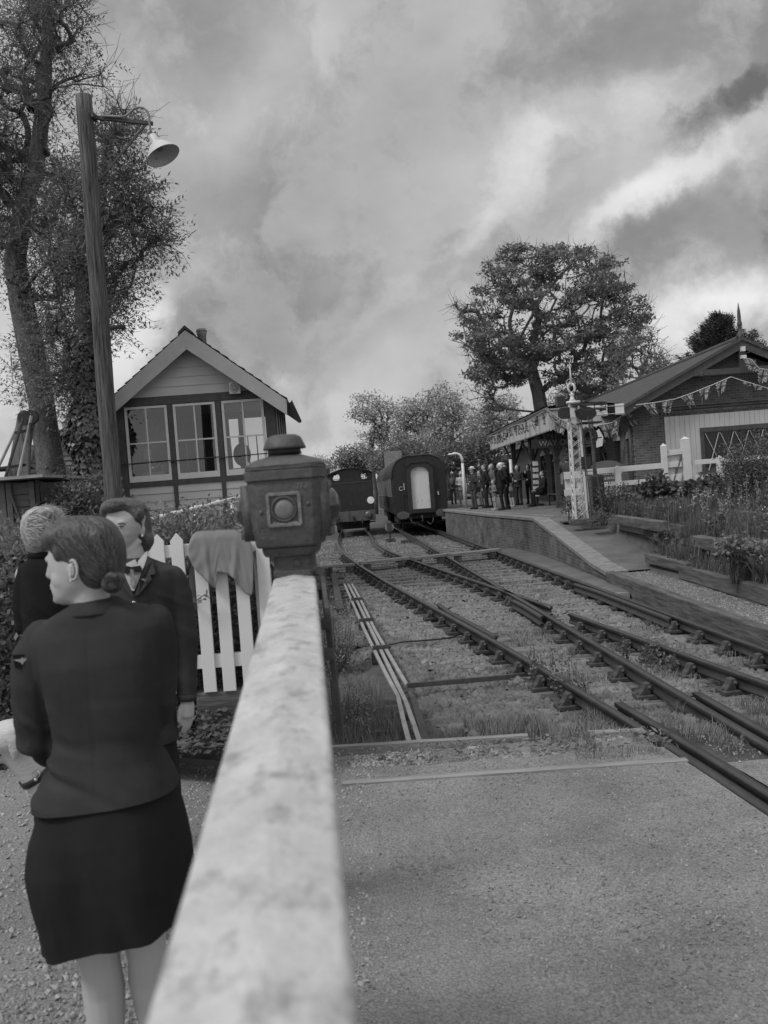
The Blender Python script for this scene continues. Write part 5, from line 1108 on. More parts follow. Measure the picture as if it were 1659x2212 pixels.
# ------------------------------------------------------------------ lattice signal
sb, st_ = at(1254, 1120, 22.4), at(1236, 870, 22.4); sx0, sy0 = sb.x, 22.4; PZS = sb.z
sgn = thing('semaphore_signal', 'white lattice signal post with finial, banded arm and black ladder at the ramp head', 'railway signal', tuple(sb))
def lat(z): return .145 - .035 * (z - PZS) / 2.95
ZT = at(1239, 872, 22.4).z; legs = [(-1, -1), (1, -1), (-1, 1), (1, 1)]
mb = MB()
for a, b in legs: mb.beam((sx0 + a * lat(PZS), sy0 + b * lat(PZS), PZS), (sx0 + a * lat(ZT), sy0 + b * lat(ZT), ZT), .045, .045, (0, 1, 0))
mb.build('corner_angles', M_WHITE, sgn)
mb = MB(); n = 13
for i in range(n):
    z0, z1 = PZS + (ZT - PZS) * i / n, PZS + (ZT - PZS) * (i + 1) / n; a, b = lat(z0), lat(z1)
    for s in (-1, 1):
        mb.beam((sx0 - a, sy0 + s * a, z0), (sx0 + b, sy0 + s * b, z1), .008, .028, (0, 1, 0)); mb.beam((sx0 + a, sy0 + s * a * 1.02, z0), (sx0 - b, sy0 + s * b * 1.02, z1), .008, .028, (0, 1, 0))
        mb.beam((sx0 + s * a, sy0 - a, z0), (sx0 + s * b, sy0 + b, z1), .008, .028, (1, 0, 0)); mb.beam((sx0 + s * a, sy0 + a, z0), (sx0 + s * b, sy0 - b, z1), .008, .028, (1, 0, 0))
mb.build('lattice', M_WHITE, sgn)
mb = MB(); mb.box((sx0, sy0, ZT + .03), (.32, .32, .06)); mb.lathe((sx0, sy0, ZT + .06), [(.10, 0), (.05, .08), (.045, .14), (.07, .17), (.04, .20), (.03, .24)], 14)
for k in range(4):
    a = k * math.pi / 2 + .4; mb.tube([(sx0 + r_ * math.cos(a), sy0 + r_ * math.sin(a), ZT + .27 + h) for r_, h in ((.03, 0), (.10, .06), (.12, .13), (.09, .20), (.02, .24))], .018, 6)
mb.tube([(sx0, sy0, ZT + .5), (sx0, sy0, ZT + .75), (sx0, sy0, ZT + 1.02)], [.03, .02, .004], 8); mb.build('finial', M_WHITE2, sgn, True)
za = at(1310, 886, 22.2).z
ya = sy0 - .24
def AR(px): return at(px, 886, ya).x
mb = MB(); mb.box(((AR(1268) + AR(1348)) / 2, ya, za), (AR(1348) - AR(1268), .03, .27)); mb.box(((AR(1268) + AR(1348)) / 2, ya - .02, za + .09), (AR(1348) - AR(1268), .02, .012)); mb.box(((AR(1268) + AR(1348)) / 2, ya - .02, za - .10), (AR(1348) - AR(1268), .02, .012)); arm = mb.build('arm', M_WHITE2, sgn)
mb = MB(); mb.box(((AR(1312) + AR(1328)) / 2, ya - .003, za), (AR(1328) - AR(1312), .04, .274)); mb.build('band', M_COAL, arm)
mb = MB(); w = .14; mb.prism([(AR(1205), za - w * .55), (AR(1212), za - w), (AR(1231), za - w), (AR(1231), za + w), (AR(1212), za + w), (AR(1205), za + w * .55)], (0, ya, 0), (1, 0, 0), (0, 0, 1), (0, 1, 0), .03); mb.build('counterweight', M_BLACK, sgn); mb = MB(); mb.box(((AR(1231) + AR(1242)) / 2, ya, za), (AR(1242) - AR(1231), .03, .24)); mb.build('arm_root', M_WHITE, sgn)
cxx = AR(1268); mb = MB(); mb.prism([(cxx - .3 + .52 * (.5 + .5 * math.cos(t)), za - .05 + .17 * math.sin(t)) for t in [2 * math.pi * k / 18 for k in range(18)]], (0, ya - .04, 0), (1, 0, 0), (0, 0, 1), (0, 1, 0), .03)
mb.lathe((cxx + .0, sy0 - .5, za + .12), [(.40, 0), (.42, .0), (.42, .05), (.40, .05)], 28, None, 0, False); mb.lathe((cxx + .02, sy0 - .5, za - .02), [(.36, 0), (.38, .0), (.38, .04), (.36, .04)], 28, None, 0, False)
for k in range(5): a = k * 1.2; mb.tube([(cxx + .38 * math.cos(a), sy0 - .5 + .38 * math.sin(a), za - .0), (cxx + .41 * math.cos(a), sy0 - .5 + .41 * math.sin(a), za + .15)], .012, 5)
mb.build('safety_hoop', M_BLACK, sgn); mb = MB(); mb.box((cxx + .05, sy0 - .15, za - .28), (.55, .4, .04)); mb.build('platform_step', M_BLACK, sgn, False, .01); mb = MB(); mb.box((cxx - .12, sy0, za + .32), (.14, .16, .24)); mb.lathe((cxx - .12, sy0, za + .44), [(.06, 0), (.07, .04), (.03, .08)], 10); mb.build('lamp_case', M_BLACK, sgn, False, .01); mb = MB(); mb.box((AR(1219), sy0 + .1, za + .32), (.22, .2, .26)); mb.build('repeater_box', M_BLACK, sgn, False, .01)
# ladder
l0, l1 = at(1293, 1138, 21.2), at(1262, 905, 22.0); mb = MB()
for dx in (-.14, .16):
    mb.tube([V((l0.x + dx, l0.y, l0.z)), V((l1.x + dx * .55, l1.y, l1.z + .05))], .016, 6)
mb.build('ladder_stile', M_BLACK, sgn)
for i in range(13): t = (i + .6) / 13; p = l0.lerp(l1, t); w = .15 + (.085 - .15) * t; mb = MB(); mb.tube([p + V((-w + .01, 0, 0)), p + V((w, 0, 0))], .009, 5); mb.build('ladder_rung', M_BLACK, sgn)
mb = MB(); mb.box((sx0 + .05, sy0 - .25, PZS - .06), (.75, .22, .10)); mb.build('footing', M_OLDT, sgn); mb = MB(); mb.box((l0.x, l0.y + .2, l0.z + .12), (.4, .3, .06)); mb.build('ladder_board', M_OLDT, sgn)
mb = MB(); mb.tube([V((sx0 + .18, sy0 - .16, PZS + .1)), V((sx0 + .16, sy0 - .14, za - .1))], .012, 5); mb.box((sx0 + .20, sy0 - .15, PZS + 1.38), (.22, .14, .3)); mb.tube([V((sx0 + .12, sy0 - .2, PZS + 1.9)), V((sx0 + .62, sy0 - .2, PZS + 1.98)), ], .016, 5); mb.build('operating_gear', M_BLACK, sgn)
c_ = at(1287, 1000, 23.4); bx0 = thing('relay_cabinet', 'dark upright cabinet box behind the signal ladder', 'cabinet', (c_.x, 23.4, PZ)); mb = MB(); mb.box((c_.x - .02, 23.4, PZ + .55), (.34, .3, 1.0)); mb.build('case', M_DARKF, bx0, False, .01); mb = MB(); mb.box((c_.x - .02, 23.24, PZ + .55), (.28, .02, .9)); mb.build('door', M_BLACK, bx0)
c_ = at(1331, 960, 25.6)
ss = thing('hanging_signal_arm', 'small white spectacle arm hanging dark behind the signal ladder', 'signal arm', (at(1285, 955, 24.2).x, 24.2, 1.2))
p = at(1284, 950, 24.2); mb = MB(); mb.tube([V((p.x - .05, 24.2, 1.1)), V((p.x - .05, 24.2, p.z + .6))], .05, 10); mb.build('post', M_DARKF, ss, True)
mb = MB(); mb.prism([(0, 0), (.16, .04), (.2, .28), (.1, .5), (0, .42)], V((p.x + .02, 24.1, p.z - .22)), (1, 0, 0), (0, 0, 1), (0, 1, 0), .03); mb.build('arm', M_WHITE2, ss); mb = MB(); mb.lathe((p.x - .16, 24.1, p.z + .1), [(.22, -.01), (.24, 0), (.22, .01), (.12, .0)], 16, Matrix.Rotation(R(90), 3, 'X'), 0, False); mb.build('spectacle', M_BLACK, ss)

# ------------------------------------------------------------------ white post and rail fence with a picket gate
YW = 24.6
def wz(x, y): return at(x, y, YW)
fn = thing('rail_fence', 'white two-rail timber fence along the back of the flower bed', 'fence', tuple(wz(1330, 1060)))
def frail(p, q, th): mb = MB(); a, b = wz(*p), wz(*q); mb.beam(a, b, .05, th); mb.build('rail', M_WHITE, fn, False, .004)
frail((1266, 1020), (1472, 1002), .15); frail((1266, 1050), (1472, 1034), .13); frail((1490, 1000), (1700, 982), .13); frail((1488, 1033), (1600, 1025), .13)
frail((1340, 1072), (1375, 1069), .13)
for px, ytop, w in ((1332.5, 1010, .15), (1551, 988, .13)):
    a = wz(px, ytop); mb = MB(); mb.box((a.x, YW - .06, (a.z + .8) / 2), (w, .12, a.z - .8)); mb.prism([(-w / 2, 0), (w / 2, 0), (0, .05)], (a.x, YW - .12, a.z), (1, 0, 0), (0, 0, 1), (0, 1, 0), .12); mb.build('post', M_WHITE, fn, False, .004)
gt = thing('picket_gate', 'tall white picket gate between two square posts by the boarded gable', 'gate', tuple(wz(1450, 1060)))
for px, ytop, w in ((1433, 965, .14), (1479, 950, .20)):
    a = wz(px, ytop); mb = MB(); mb.box((a.x, YW, (a.z + .9) / 2), (w, w, a.z - .9)); mb.lathe((a.x, YW, a.z), [(w * .72, 0), (w * .72, .02), (.01, .09)], 4, Matrix.Rotation(R(45), 3, 'Z')); mb.build('post', M_WHITE, gt, False, .004)
for i in range(11):
    a = wz(1441 + 2.9 * i, 972 - .3 * i); mb = MB(); mb.prism([(-.016, 0), (.016, 0), (.016, a.z - .04 - 1.0), (0, a.z - 1.0), (-.016, a.z - .04 - 1.0)], (a.x, YW + .05, 1.0), (1, 0, 0), (0, 0, 1), (0, 1, 0), .02); mb.build('picket', M_WHITE, gt)
mb = MB(); mb.beam(wz(1440, 981), wz(1472, 977), .05, .09); mb.beam(wz(1440, 1029), wz(1472, 1026), .05, .09); mb.build('ledge', M_WHITE, gt); mb = MB(); mb.beam(wz(1472, 985), wz(1450, 1055), .04, .05, (0, 1, 0)); mb.build('brace', M_OLDX, gt)
sg2 = thing('short_gate', 'short white boarded gate section just left of the lattice signal post', 'gate', (at(1230, 1060, 24).x, 24, PZ))
for z0, z1, x0, x1, h in ((1028, 0, 1218, 1258, .20), (1065, 0, 1219, 1258, .17)):
    a, b = at(x0, z0, 24), at(x1, z0 - 3, 24); mb = MB(); mb.beam(a, b, .05, h); mb.build('rail', M_WHITE, sg2, False, .004)
for px, y0, w in ((1229, 1020, .24), (1249, 1022, .12)):
    a = at(px, y0, 24.05); mb = MB(); mb.box((a.x, 24.08, (a.z + PZ) / 2), (w, .1, a.z - PZ)); mb.build('post', M_WHITE, sg2, False, .004)
# round-topped name board behind the fence
p = at(1313, 1030, 25.2); nb_ = thing('railway_name_board', 'grey wooden board with raised railway name behind the white fence', 'sign', (p.x, 25.2, PZ))
mb = MB(); mb.box((p.x - .02, 25.2, p.z + .05), (.95, .05, .42)); mb.prism([(-.45, 0)] + [(-.45 * math.cos(math.pi * k / 12), .20 * math.sin(math.pi * k / 12)) for k in range(13)], (p.x - .02, 25.18, p.z + .26), (1, 0, 0), (0, 0, 1), (0, 1, 0), .05); mb.build('board', mat('grey sign board', .12, .6, .1), nb_)
for s in (-.38, .38): mb = MB(); mb.box((p.x + s, 25.25, (p.z + PZ) / 2), (.08, .06, p.z - PZ)); mb.build('post', M_DARKF, nb_)
for s_, dz, sz in (('THE', .20, .07), ('KENT & EAST SUSSEX', .08, .092), ('RAILWAY', -.05, .092)): text('lettering', s_, sz, (p.x - .02, 25.165, p.z + dz), (R(90), 0, 0), M_WHITE2, nb_, .004)
bt_ = thing('white_board', 'white painted low panel behind the fence beside the name board', 'panel', (at(1290, 1035, 25.6).x, 25.6, PZ)); a = at(1295, 1035, 25.6); mb = MB(); mb.box((a.x, 25.6, 1.5), (.8, .05, .9)); mb.build('panel', M_WHITE, bt_); mb = MB(); [mb.box((a.x + s, 25.65, 1.2), (.07, .07, .6)) for s in (-.35, .35)]; mb.build('foot', M_WHITE, bt_)

# ------------------------------------------------------------------ things on the platform
def bench(px, py, Y, lab):
    p = at(px, py, Y); t = thing('bench', lab, 'bench', (p.x, Y, PZ), 'benches under the canopy'); x = p.x
    for i in range(4): mb = MB(); mb.box((x - .18 + .11 * i, Y, PZ + .44), (.09, 1.8, .03)); mb.build('seat_slat', M_DARKF, t)
    mb = MB(); mb.box((x + .28, Y, PZ + .72), (.03, 1.8, .10)); mb.box((x + .28, Y, PZ + .58), (.03, 1.8, .08)); mb.build('backrest', M_DARKF, t)
    for s in (-.8, .8): mb = MB(); mb.box((x - .16, Y + s, PZ + .22), (.05, .05, .42)); mb.box((x + .27, Y + s, PZ + .40), (.05, .05, .80)); mb.box((x + .05, Y + s, PZ + .40), (.45, .04, .05)); mb.build('leg', M_BLACK, t)
bench(1205, 1080, 33.0, 'dark slatted bench against the station wall, right of the seated man')
rp = at(1158, 1060, 35.2); rk = thing('leaflet_rack', 'tall wire rack of pale leaflets beside the station door', 'display rack', (rp.x, 35.2, PZ)); mb = MB(); mb.box((rp.x, 35.2, PZ + .9), (.05, .3, 1.8)); mb.box((rp.x, 35.2, PZ + .04), (.5, .5, .06)); mb.build('frame', M_BLACK, rk)
for i in range(6): mb = MB(); mb.box((rp.x - .04 + .01 * i, 35.0, PZ + .45 + .24 * i), (.22, .02, .17), Matrix.Rotation(R(-15), 3, 'X')); mb.build('leaflet', mat('leaflet paper', .45, .8, .4, 3, 0), rk)
for (px, py, Y, lab, c) in ((1216, 1000, 31.5, 'white poster board on the station wall behind the canopy post', .4), (1248, 1000, 31.0, 'pale blind in the doorway behind the signal post', .3)):
    p = at(px, py, Y); mb = MB(); mb.box(p, (.25, .04, 1.5)); o = mb.build('wall_panel', mat('pale panel %.1f' % c, c, .8, .2), None, False, .005); tag(o, lab, 'panel')
def plat_lamp(px0, py0, pxt, pyt, Y, lab, arm_):
    a, b = at(px0, py0, Y), at(pxt, pyt, Y); a.z = PZ; t = thing('platform_lamp', lab, 'lamp post', tuple(a), 'white lamp posts on the platform'); mb = MB(); mb.tube([a, V((a.x, a.y, b.z))], [.09, .06], 10); mb.build('post', M_WHITE2, t, True)
    if arm_:
        mb = MB(); z = b.z; mb.tube([V((a.x, Y, z - .2)), V((a.x, Y, z)), V((a.x - .08, Y, z + .16)), V((a.x - .22, Y, z + .24)), V((a.x - .42, Y, z + .25))], [.07, .065, .06, .05, .05], 8); mb.ell(V((a.x - .5, Y, z + .22)), (.14, .12, .05)); mb.build('swan_arm', M_WHITE2, t, True)
plat_lamp(1006, 1095, 1004, 990, 40, 'white lamp post with a curved arm behind the waiting people', True)
plat_lamp(1110, 1095, 1107, 992, 36.5, 'plain white post standing behind the group of waiting people', False)

# far train beyond the platform, right of the carriage
F, FR = frame_at(V((9.45, 66, .1)), R(.6)); ft = thing('distant_train', 'pale-roofed train standing beyond the platform behind the people', 'train', (9.45, 66, .1))
bd = arch_profile(1.35, 2.9, 3.75, .9); mb = MB(); mb.loft([[F(x, y, z) for x, z in bd] for y in (0, 20)]); mb.loft([[F(x, y, z) for x, z in bd] for y in (20.6, 40)]); mb.build('body', M_CAR, ft)
mb = MB(); mb.loft([[F(x * 1.02, y, z + .03) for x, z in bd[2:-2]] for y in (-.02, 40)]); mb.build('roof', mat('pale train roof', .26, .6, .2, 1), ft, True)
mb = MB(); mb.box(F(-1.36, 20, 2.55), (.03, 38, .75), FR); mb.build('window_band', mat('train window band', .30, .4, .4, .8), ft)
for i in range(14): mb = MB(); mb.box(F(-1.38, 1.8 + 2.7 * i, 2.55), (.03, 1.5, .6), FR); mb.build('window', M_COAL, ft)
mb = MB(); mb.box(F(0, -.05, 2.1), (2.5, .06, 2.2), FR); mb.build('end', M_BLACK, ft)
hut = thing('platform_shelter', 'low dark hipped roof of the far platform shelter behind the people', 'shelter', (9.6, 50, PZ)); mb = MB(); mb.box((9.6, 50, 2.3), (3.6, 6, 2.8)); mb.build('wall', M_DARKF, hut); mb = MB(); mb.add([(7.3, 46.5, 3.6), (12, 46.5, 3.6), (12, 53.5, 3.6), (7.3, 53.5, 3.6), (9.2, 49, 5.0), (10.2, 51, 5.0)], [(0, 1, 4), (1, 2, 5, 4), (2, 3, 5), (3, 0, 4, 5), (0, 3, 2, 1)]); mb.build('roof', mat('far tiled roof', .07, .8, .3, 3), hut)
# far wall end seen past the engine's cab
mb = MB(); p = at(889, 1040, 60); mb.box((p.x - 1.1, 62, 2.5), (1.2, .4, 4.2)); tag(mb.build('brick_pier', mat('far pier', .22, .9, .3), None), 'pale distant pier standing between engine and carriage roofs', 'pier')

# ------------------------------------------------------------------ left background: shed, corrugated building, crane
sx = at(40, 1100, 16)
shed = thing('timber_shed', 'weathered boarded shed with braced door at the left edge behind the hedge', 'shed', (-7.6, 16, .8))
ztop = at(40, 1042, 15.5).z; M_SHB = mat('grey shed board', .15, .85, .3, 2, .4, 8, stretch=(.6, 3, 6))
mb = MB(); x1 = at(92, 1070, 15.5).x
for i in range(9):
    z0 = .7 + i * (ztop - .7) / 9; z1 = z0 + (ztop - .7) / 9 - .012; mb.box(((-11 + x1) / 2, 15.5, (z0 + z1) / 2), (x1 + 11, .05, z1 - z0))
mb.box(((-11 + x1) / 2, 16.6, (ztop + .7) / 2), (x1 + 10.98, 2.1, ztop - .75)); mb.build('boarding', M_SHB, shed)
mb = MB(); a, b = at(-60, 1036, 15.2), at(92, 1044, 15.2); mb.beam(V((a.x, 16.3, ztop + .06)), V((x1 + .25, 16.3, ztop + .06)), 2.8, .05); mb.build('roof', mat('pale shed roof edge', .28, .8, .3, 3, .2), shed)
mb = MB(); [mb.box((at(px, 1080, 15.4).x, 15.42, (ztop + .7) / 2), (.09, .05, ztop - .7)) for px in (6, 20, 70)]; mb.beam(V((at(22, 1060, 15.4).x, 15.40, ztop - .15)), V((at(50, 1118, 15.4).x, 15.40, ztop - .85)), .03, .08, (0, 1, 0)); mb.build('door_frame', M_SHB, shed)
mb = MB(); p = at(86, 1082, 15.3); mb.box((p.x, 15.42, p.z), (.45, .03, .06)); mb.box((at(79, 1082, 15.3).x, 15.40, p.z), (.06, .05, .9)); mb.build('hinge', M_BLACK, shed)
barn = thing('corrugated_barn', 'low building clad in lapped boards seen between the two tree trunks', 'barn', (-10, 30, 1)); M_CL = mat('lapped cladding', .17, .8, .35, 1.2, .3, 8)
mb = MB(); P0, P1 = at(52, 1000, 27), at(250, 1000, 27); zr = at(168, 918, 27).z; zl = at(62, 985, 27).z
xl, xr, xm = P0.x, P1.x + 1.5, at(185, 910, 27).x
n = 26
for i in range(n):
    z0 = .8 + i * (zr - .8) / n; z1 = z0 + (zr - .8) / n; f = max(0, (z0 - zl) / (zr - zl)); a_ = xl + (xm - xl) * f; b_ = xr - (xr - xm) * f
    mb.add([(a_, 27 - .05, z0), (b_, 27 - .05, z0), (b_, 27, z1), (a_, 27, z1), (a_, 27, z0), (b_, 27, z0)], [(0, 1, 2, 3), (4, 5, 1, 0)])
mb.build('cladding', M_CL, barn)
mb = MB(); mb.beam((xl - .3, 29.5, zl - .1), (xm, 29.5, zr + .12), 5.6, .10, (0, 0, 1)); mb.beam((xm, 29.5, zr + .12), (xr + .3, 29.5, zl - .1), 5.6, .10, (0, 0, 1)); mb.build('roof', mat('dark barn roof', .06, .8, .3), barn)
lean = thing('lean_to_shed', 'small dark-roofed outbuilding between shed and corrugated barn', 'shed', (-8.5, 21, 1)); mb = MB(); a = at(110, 1045, 20.5); b = at(62, 1012, 20.5); mb.add([(b.x - 3, 20.5, b.z + .1), (b.x, 20.5, b.z + .08), (a.x + .4, 20.5, a.z - .1), (a.x + .4, 23, a.z - .1), (b.x, 23, b.z + .1), (b.x - 3, 23, b.z + .1)], [(0, 1, 4, 5), (1, 2, 3, 4)]); mb.build('roof', mat('dark barn roof', .06), lean); mb = MB(); mb.box(((b.x - 3 + a.x) / 2, 22, (a.z - .15 + .8) / 2), (a.x - b.x + 3, 2.6, a.z - 1.0)); mb.build('wall', M_SHB, lean)
cr_ = thing('yard_crane', 'old timber crane jib with chains and tie rods above the left shed', 'crane', tuple(at(35, 1040, 18))); Q = lambda x, y, d=0: at(x, y, 18 + d)
mb = MB(); mb.beam(Q(30, 1060), Q(58, 900), .30, .24, (0, 1, 0)); mb.build('jib', woodmat('crane jib timber', .16, 'z', 24, .6, .8), cr_, False, .02); mb = MB(); mb.beam(Q(42, 1060, -.2), Q(66, 960, -.2), .18, .05, (0, 1, 0)); mb.build('jib_face', M_EDGE, cr_)
mb = MB(); Rx = Matrix.Rotation(R(90), 3, 'X')
for dx, dy in ((-6, -15), (8, -16)): mb.lathe(Q(60 + dx, 905 + dy + 12, -.1), [(.03, -.04), (.14, -.04), (.11, 0), (.14, .04), (.03, .04)], 18, Rx)
mb.build('sheave', M_BLACK, cr_)
mb = MB(); mb.tube([Q(45, 905), Q(-5, 1012)], .03, 6); mb.tube([Q(68, 898, -.3), Q(34, 1055, -.3)], .03, 6); mb.build('tie_rod', mat('pale tie rod', .35, .6), cr_)
for p, q in (((50, 905), (6, 1050)), ((65, 915), (62, 1058))):
    mb = MB(); a, b = Q(*p, -.35), Q(*q, -.35); n = 34
    for i in range(n): c_ = a.lerp(b, (i + .5) / n); mb.lathe(c_, [(.022, -.035), (.03, 0), (.022, .035)], 6)
    mb.build('chain', M_RUST, cr_)
mb = MB(); mb.beam(Q(33, 935, -.2), Q(70, 928, -.2), .05, .05); mb.beam(Q(-5, 1012, -.2), Q(58, 1004, -.2), .05, .05); mb.build('strap', M_BLACK, cr_)
# ------------------------------------------------------------------ vegetation
def skeleton(trunk, targets, r0, nseg=3, wob=.06, asc=.35):
    """trunk: list of points; grow a limb from the nearest node out to each target; returns nodes, parents, radii"""
    nodes = [V(p) for p in trunk]; par = [-1] + list(range(len(trunk) - 1)); trunk_n = len(trunk)
    root = nodes[0]; T = sorted(targets, key=lambda t: (t - nodes[min(range(trunk_n), key=lambda i: (nodes[i] - t).length)]).length)
    tips = []; arr = np.array([tuple(p) for p in nodes])
    for t in T:
        tv = np.array(tuple(t)); dv = arr - tv; dist = np.sqrt((dv ** 2).sum(1)); pen = np.maximum(0, arr[:, 2] - tv[2] + .15 * dist) * 1.2
        cost = dist + pen; cost[:max(1, trunk_n // 3)] += 100
        i = int(np.argmin(cost)); a = nodes[i]; d = t - a; L = d.length; n = max(1, int(nseg * min(1.6, .4 + L))); prev = i
        side = V((rng.normal(), rng.normal(), rng.normal())) * wob * L
        for k in range(1, n + 1):
            s = k / n; p = a + d * s + V((0, 0, asc * L * .35 * math.sin(math.pi * s))) * .5 + side * math.sin(math.pi * s) + (V((rng.normal(), rng.normal(), rng.normal())) * wob * .35 * L / n if k < n else V((0, 0, 0)))
            nodes.append(p); par.append(prev); prev = len(nodes) - 1; arr = np.vstack([arr, np.array(tuple(p))[None]])
        tips.append(prev)
    cnt = np.zeros(len(nodes)); 
    for t in tips: cnt[t] += 1
    for i in range(len(nodes) - 1, 0, -1): cnt[par[i]] += cnt[i]
    rad = r0 * (np.maximum(cnt, 1) / max(cnt[0], 1)) ** .52
    return nodes, par, rad, tips, trunk_n
def tree_wood(name, sk, m, parent, rmin=.008, trunk_r=None, sides=7):
    nodes, par, rad, tips, tn = sk; mb = MB(); mb.tube(nodes[:tn], trunk_r or [max(rad[i], rmin) for i in range(tn)], 14)
    for i in range(tn, len(nodes)):
        p = par[i]; ra = max(rad[i], rmin); rb_ = max(rad[p] if p >= tn else min(rad[p], rad[i] * 1.3), rmin); rb_ = min(rb_, ra * 1.6); mb.tube([nodes[p], nodes[i]], [rb_, ra], sides if ra > .03 else 4, False)
    return mb.build(name, m, parent, True)
def twigs(tips_p, n, L, m, parent, r=.005, up=.3, name='twigs'):
    mb = MB()
    for p in tips_p:
        for _ in range(n):
            d = V((rng.normal(), rng.normal(), rng.normal() + up)).normalized() * L * rng.uniform(.5, 1.2); mid = p + d * .5 + V((rng.normal(), rng.normal(), rng.normal())) * L * .10
            mb.tube([p, mid, p + d], [r, r * .8, r * .5], 3, False)
    o = mb.build(name, m, parent); o['kind'] = 'stuff'; return o
def clump_leaves(cs, n, rad, L, W, m, parent, name='foliage', flat=.75, pinnate=0, upb=.25):
    cs = np.array([tuple(c) for c in cs]); k = len(cs); idx = np.repeat(np.arange(k), n); r = rad if np.isscalar(rad) else np.array(rad)[idx][:, None]
    off = rng.normal(size=(k * n, 3)); off = unit(off) * (rng.uniform(0, 1, (k * n, 1)) ** .5) * r; off[:, 2] *= flat; c = cs[idx] + off
    d = unit(off + rng.normal(size=off.shape) * .6 * (r if np.isscalar(r) else 1) * .8); d[:, 2] += upb * rng.normal(size=len(d)) - .1
    if not pinnate:
        v, f = leaves(c, d, L * rng.uniform(.6, 1.2, len(c)), W * rng.uniform(.7, 1.2, len(c)), np.array([[0, 0, 1.2]]))
    else:
        vs = []; d = unit(d); s = unit(np.cross(d, np.array([[0, 0, 1.]]) + rng.normal(size=d.shape) * .4)); ln = L * 4.2
        parts = []
        for j in range(pinnate):
            t = (j + 1) / (pinnate + .5); drop = np.array([[0, 0, -1.]]) * (ln * .25 * t * t)
            for sg in (-1, 1): parts.append(leaves(c + d * ln * t + drop, d * .7 + s * sg, L * rng.uniform(.8, 1.1, len(c)), W, np.array([[0, 0, 2.5]])))
        parts.append(leaves(c + d * ln, d, L, W, np.array([[0, 0, 2.5]]))); v, f = join(*parts)
    return npmesh(name, v, f, m, parent)
def blob_pts(blobs, n, Y, dy):
    """points through flattened ellipsoids given by photo position, photo radii; thickness dy in depth"""
    out = []; w = np.array([b[2] * b[3] for b in blobs], float); w /= w.sum()
    for b, k in zip(blobs, rng.multinomial(n, w)):
        for _ in range(k):
            while True:
                a, c, e = rng.uniform(-1, 1, 3)
                if a * a + c * c + e * e < 1: break
            out.append(at(b[0] + a * b[2], b[1] + c * b[3], Y + e * dy + (b[4] if len(b) > 4 else 0)))
    return out
# big tree behind the canopy
Y = 52; bt = thing('broad_beech_tree', 'tall broad-crowned tree with dense dark foliage rising behind the platform canopy', 'tree', tuple(V((at(1172, 900, Y).x, Y, .5))))
trk = [V((at(1176, 1030, Y).x, Y, .3)), at(1174, 960, Y), at(1170, 890, Y), at(1163, 850, Y), at(1153, 815, Y), at(1146, 780, Y)]
bl = [(1160, 560, 85, 38), (1095, 590, 55, 40), (1235, 570, 90, 40), (1310, 600, 50, 45), (1080, 650, 70, 40), (1190, 640, 110, 50), (1340, 650, 55, 40), (1020, 740, 45, 45), (1090, 740, 90, 60), (1220, 730, 110, 60), (1330, 720, 70, 50), (1385, 680, 28, 20), (1040, 820, 40, 60), (1110, 800, 60, 40), (1260, 810, 80, 55), (1330, 790, 40, 40), (1020, 690, 40, 25), (1070, 870, 20, 35)]
tg = blob_pts(bl, 900, Y, 4.4); sk = skeleton(trk, tg, .50, 4, .10); tree_wood('trunk', sk, M_BARKG, bt, .024, [.46, .44, .42, .38, .34, .26])
M_BEECH = mat('beech leaf', .19, .6, .55, 1.0, 0, trans=.3, spec=.3)
tp = [sk[0][i] for i in sk[3]]; keep = [p for p in tp if nz(p.x * .8, p.z * .9, 1.0) + .25 * rng.normal() > -.20]
clump_leaves(keep, 46, .44, .20, .15, M_BEECH, bt, 'crown', .42)
tw = blob_pts([(1005, 660, 24, 18), (985, 655, 14, 10), (1000, 690, 20, 12), (1395, 660, 12, 10), (1250, 545, 30, 10)], 22, Y, 2); twigs(tp[::2] + tw, 5, .9, M_BARKG, bt, .014)
sk2 = skeleton(trk[3:], tw, .16, 4, .1); tree_wood('bare_limbs', sk2, M_BARKG, bt, .016, [.05] * 3)
# background trees
M_FAR2 = mat('pale distant leaf', .36, .7, .4, .35, 0, trans=.3, spec=.2)
def bg_tree(lab, px, Y, blobs, n, lf, L, m, seed, name='background_tree', trunk_top=None, r0=.3, nn=30, rad=.8, cat='tree', grp='trees beyond the station', wood=M_BARKG, tw_=2, dy=2.5):
    yb = max(b[1] + b[3] for b in blobs); yt = min(b[1] for b in blobs); ba = at(px, 1030, Y); t = thing(name, lab, cat, (ba.x, Y, 0), grp)
    top = at(px + 6, (yt * .55 + yb * .45), Y); trk = [V((ba.x, Y, -.3)).lerp(top, s) + V((.25 * math.sin(s * 5 + seed), 0, 0)) for s in (0, .25, .5, .75, 1)]
    tg = blob_pts(blobs, n, Y, dy); sk = skeleton(trk, tg, r0, 3, .08); tree_wood('trunk', sk, wood, t, .02, None, 5)
    clump_leaves([sk[0][i] for i in sk[3]], nn, rad, L, L * .7, m, t, 'crown', .7)
    if tw_: twigs([sk[0][i] for i in sk[3]][::2], tw_, 1.0, wood, t, .015)
    return t
bg_tree('pale airy tree beyond the engine, leftmost of the tall ones', 800, 85, [(790, 880, 45, 28), (835, 900, 40, 40), (770, 900, 30, 16), (830, 960, 60, 40)], 150, None, .26, M_FAR2, 1)
bg_tree('pale tree with a bright crown behind the carriage roof', 905, 82, [(880, 890, 25, 30), (915, 880, 45, 35), (900, 950, 60, 50)], 170, None, .26, M_FAR2, 2)
bg_tree('pale tree left of the big dark one behind the carriage', 965, 78, [(960, 870, 45, 40), (985, 930, 45, 55), (940, 950, 40, 40)], 170, None, .26, M_FAR2, 3)
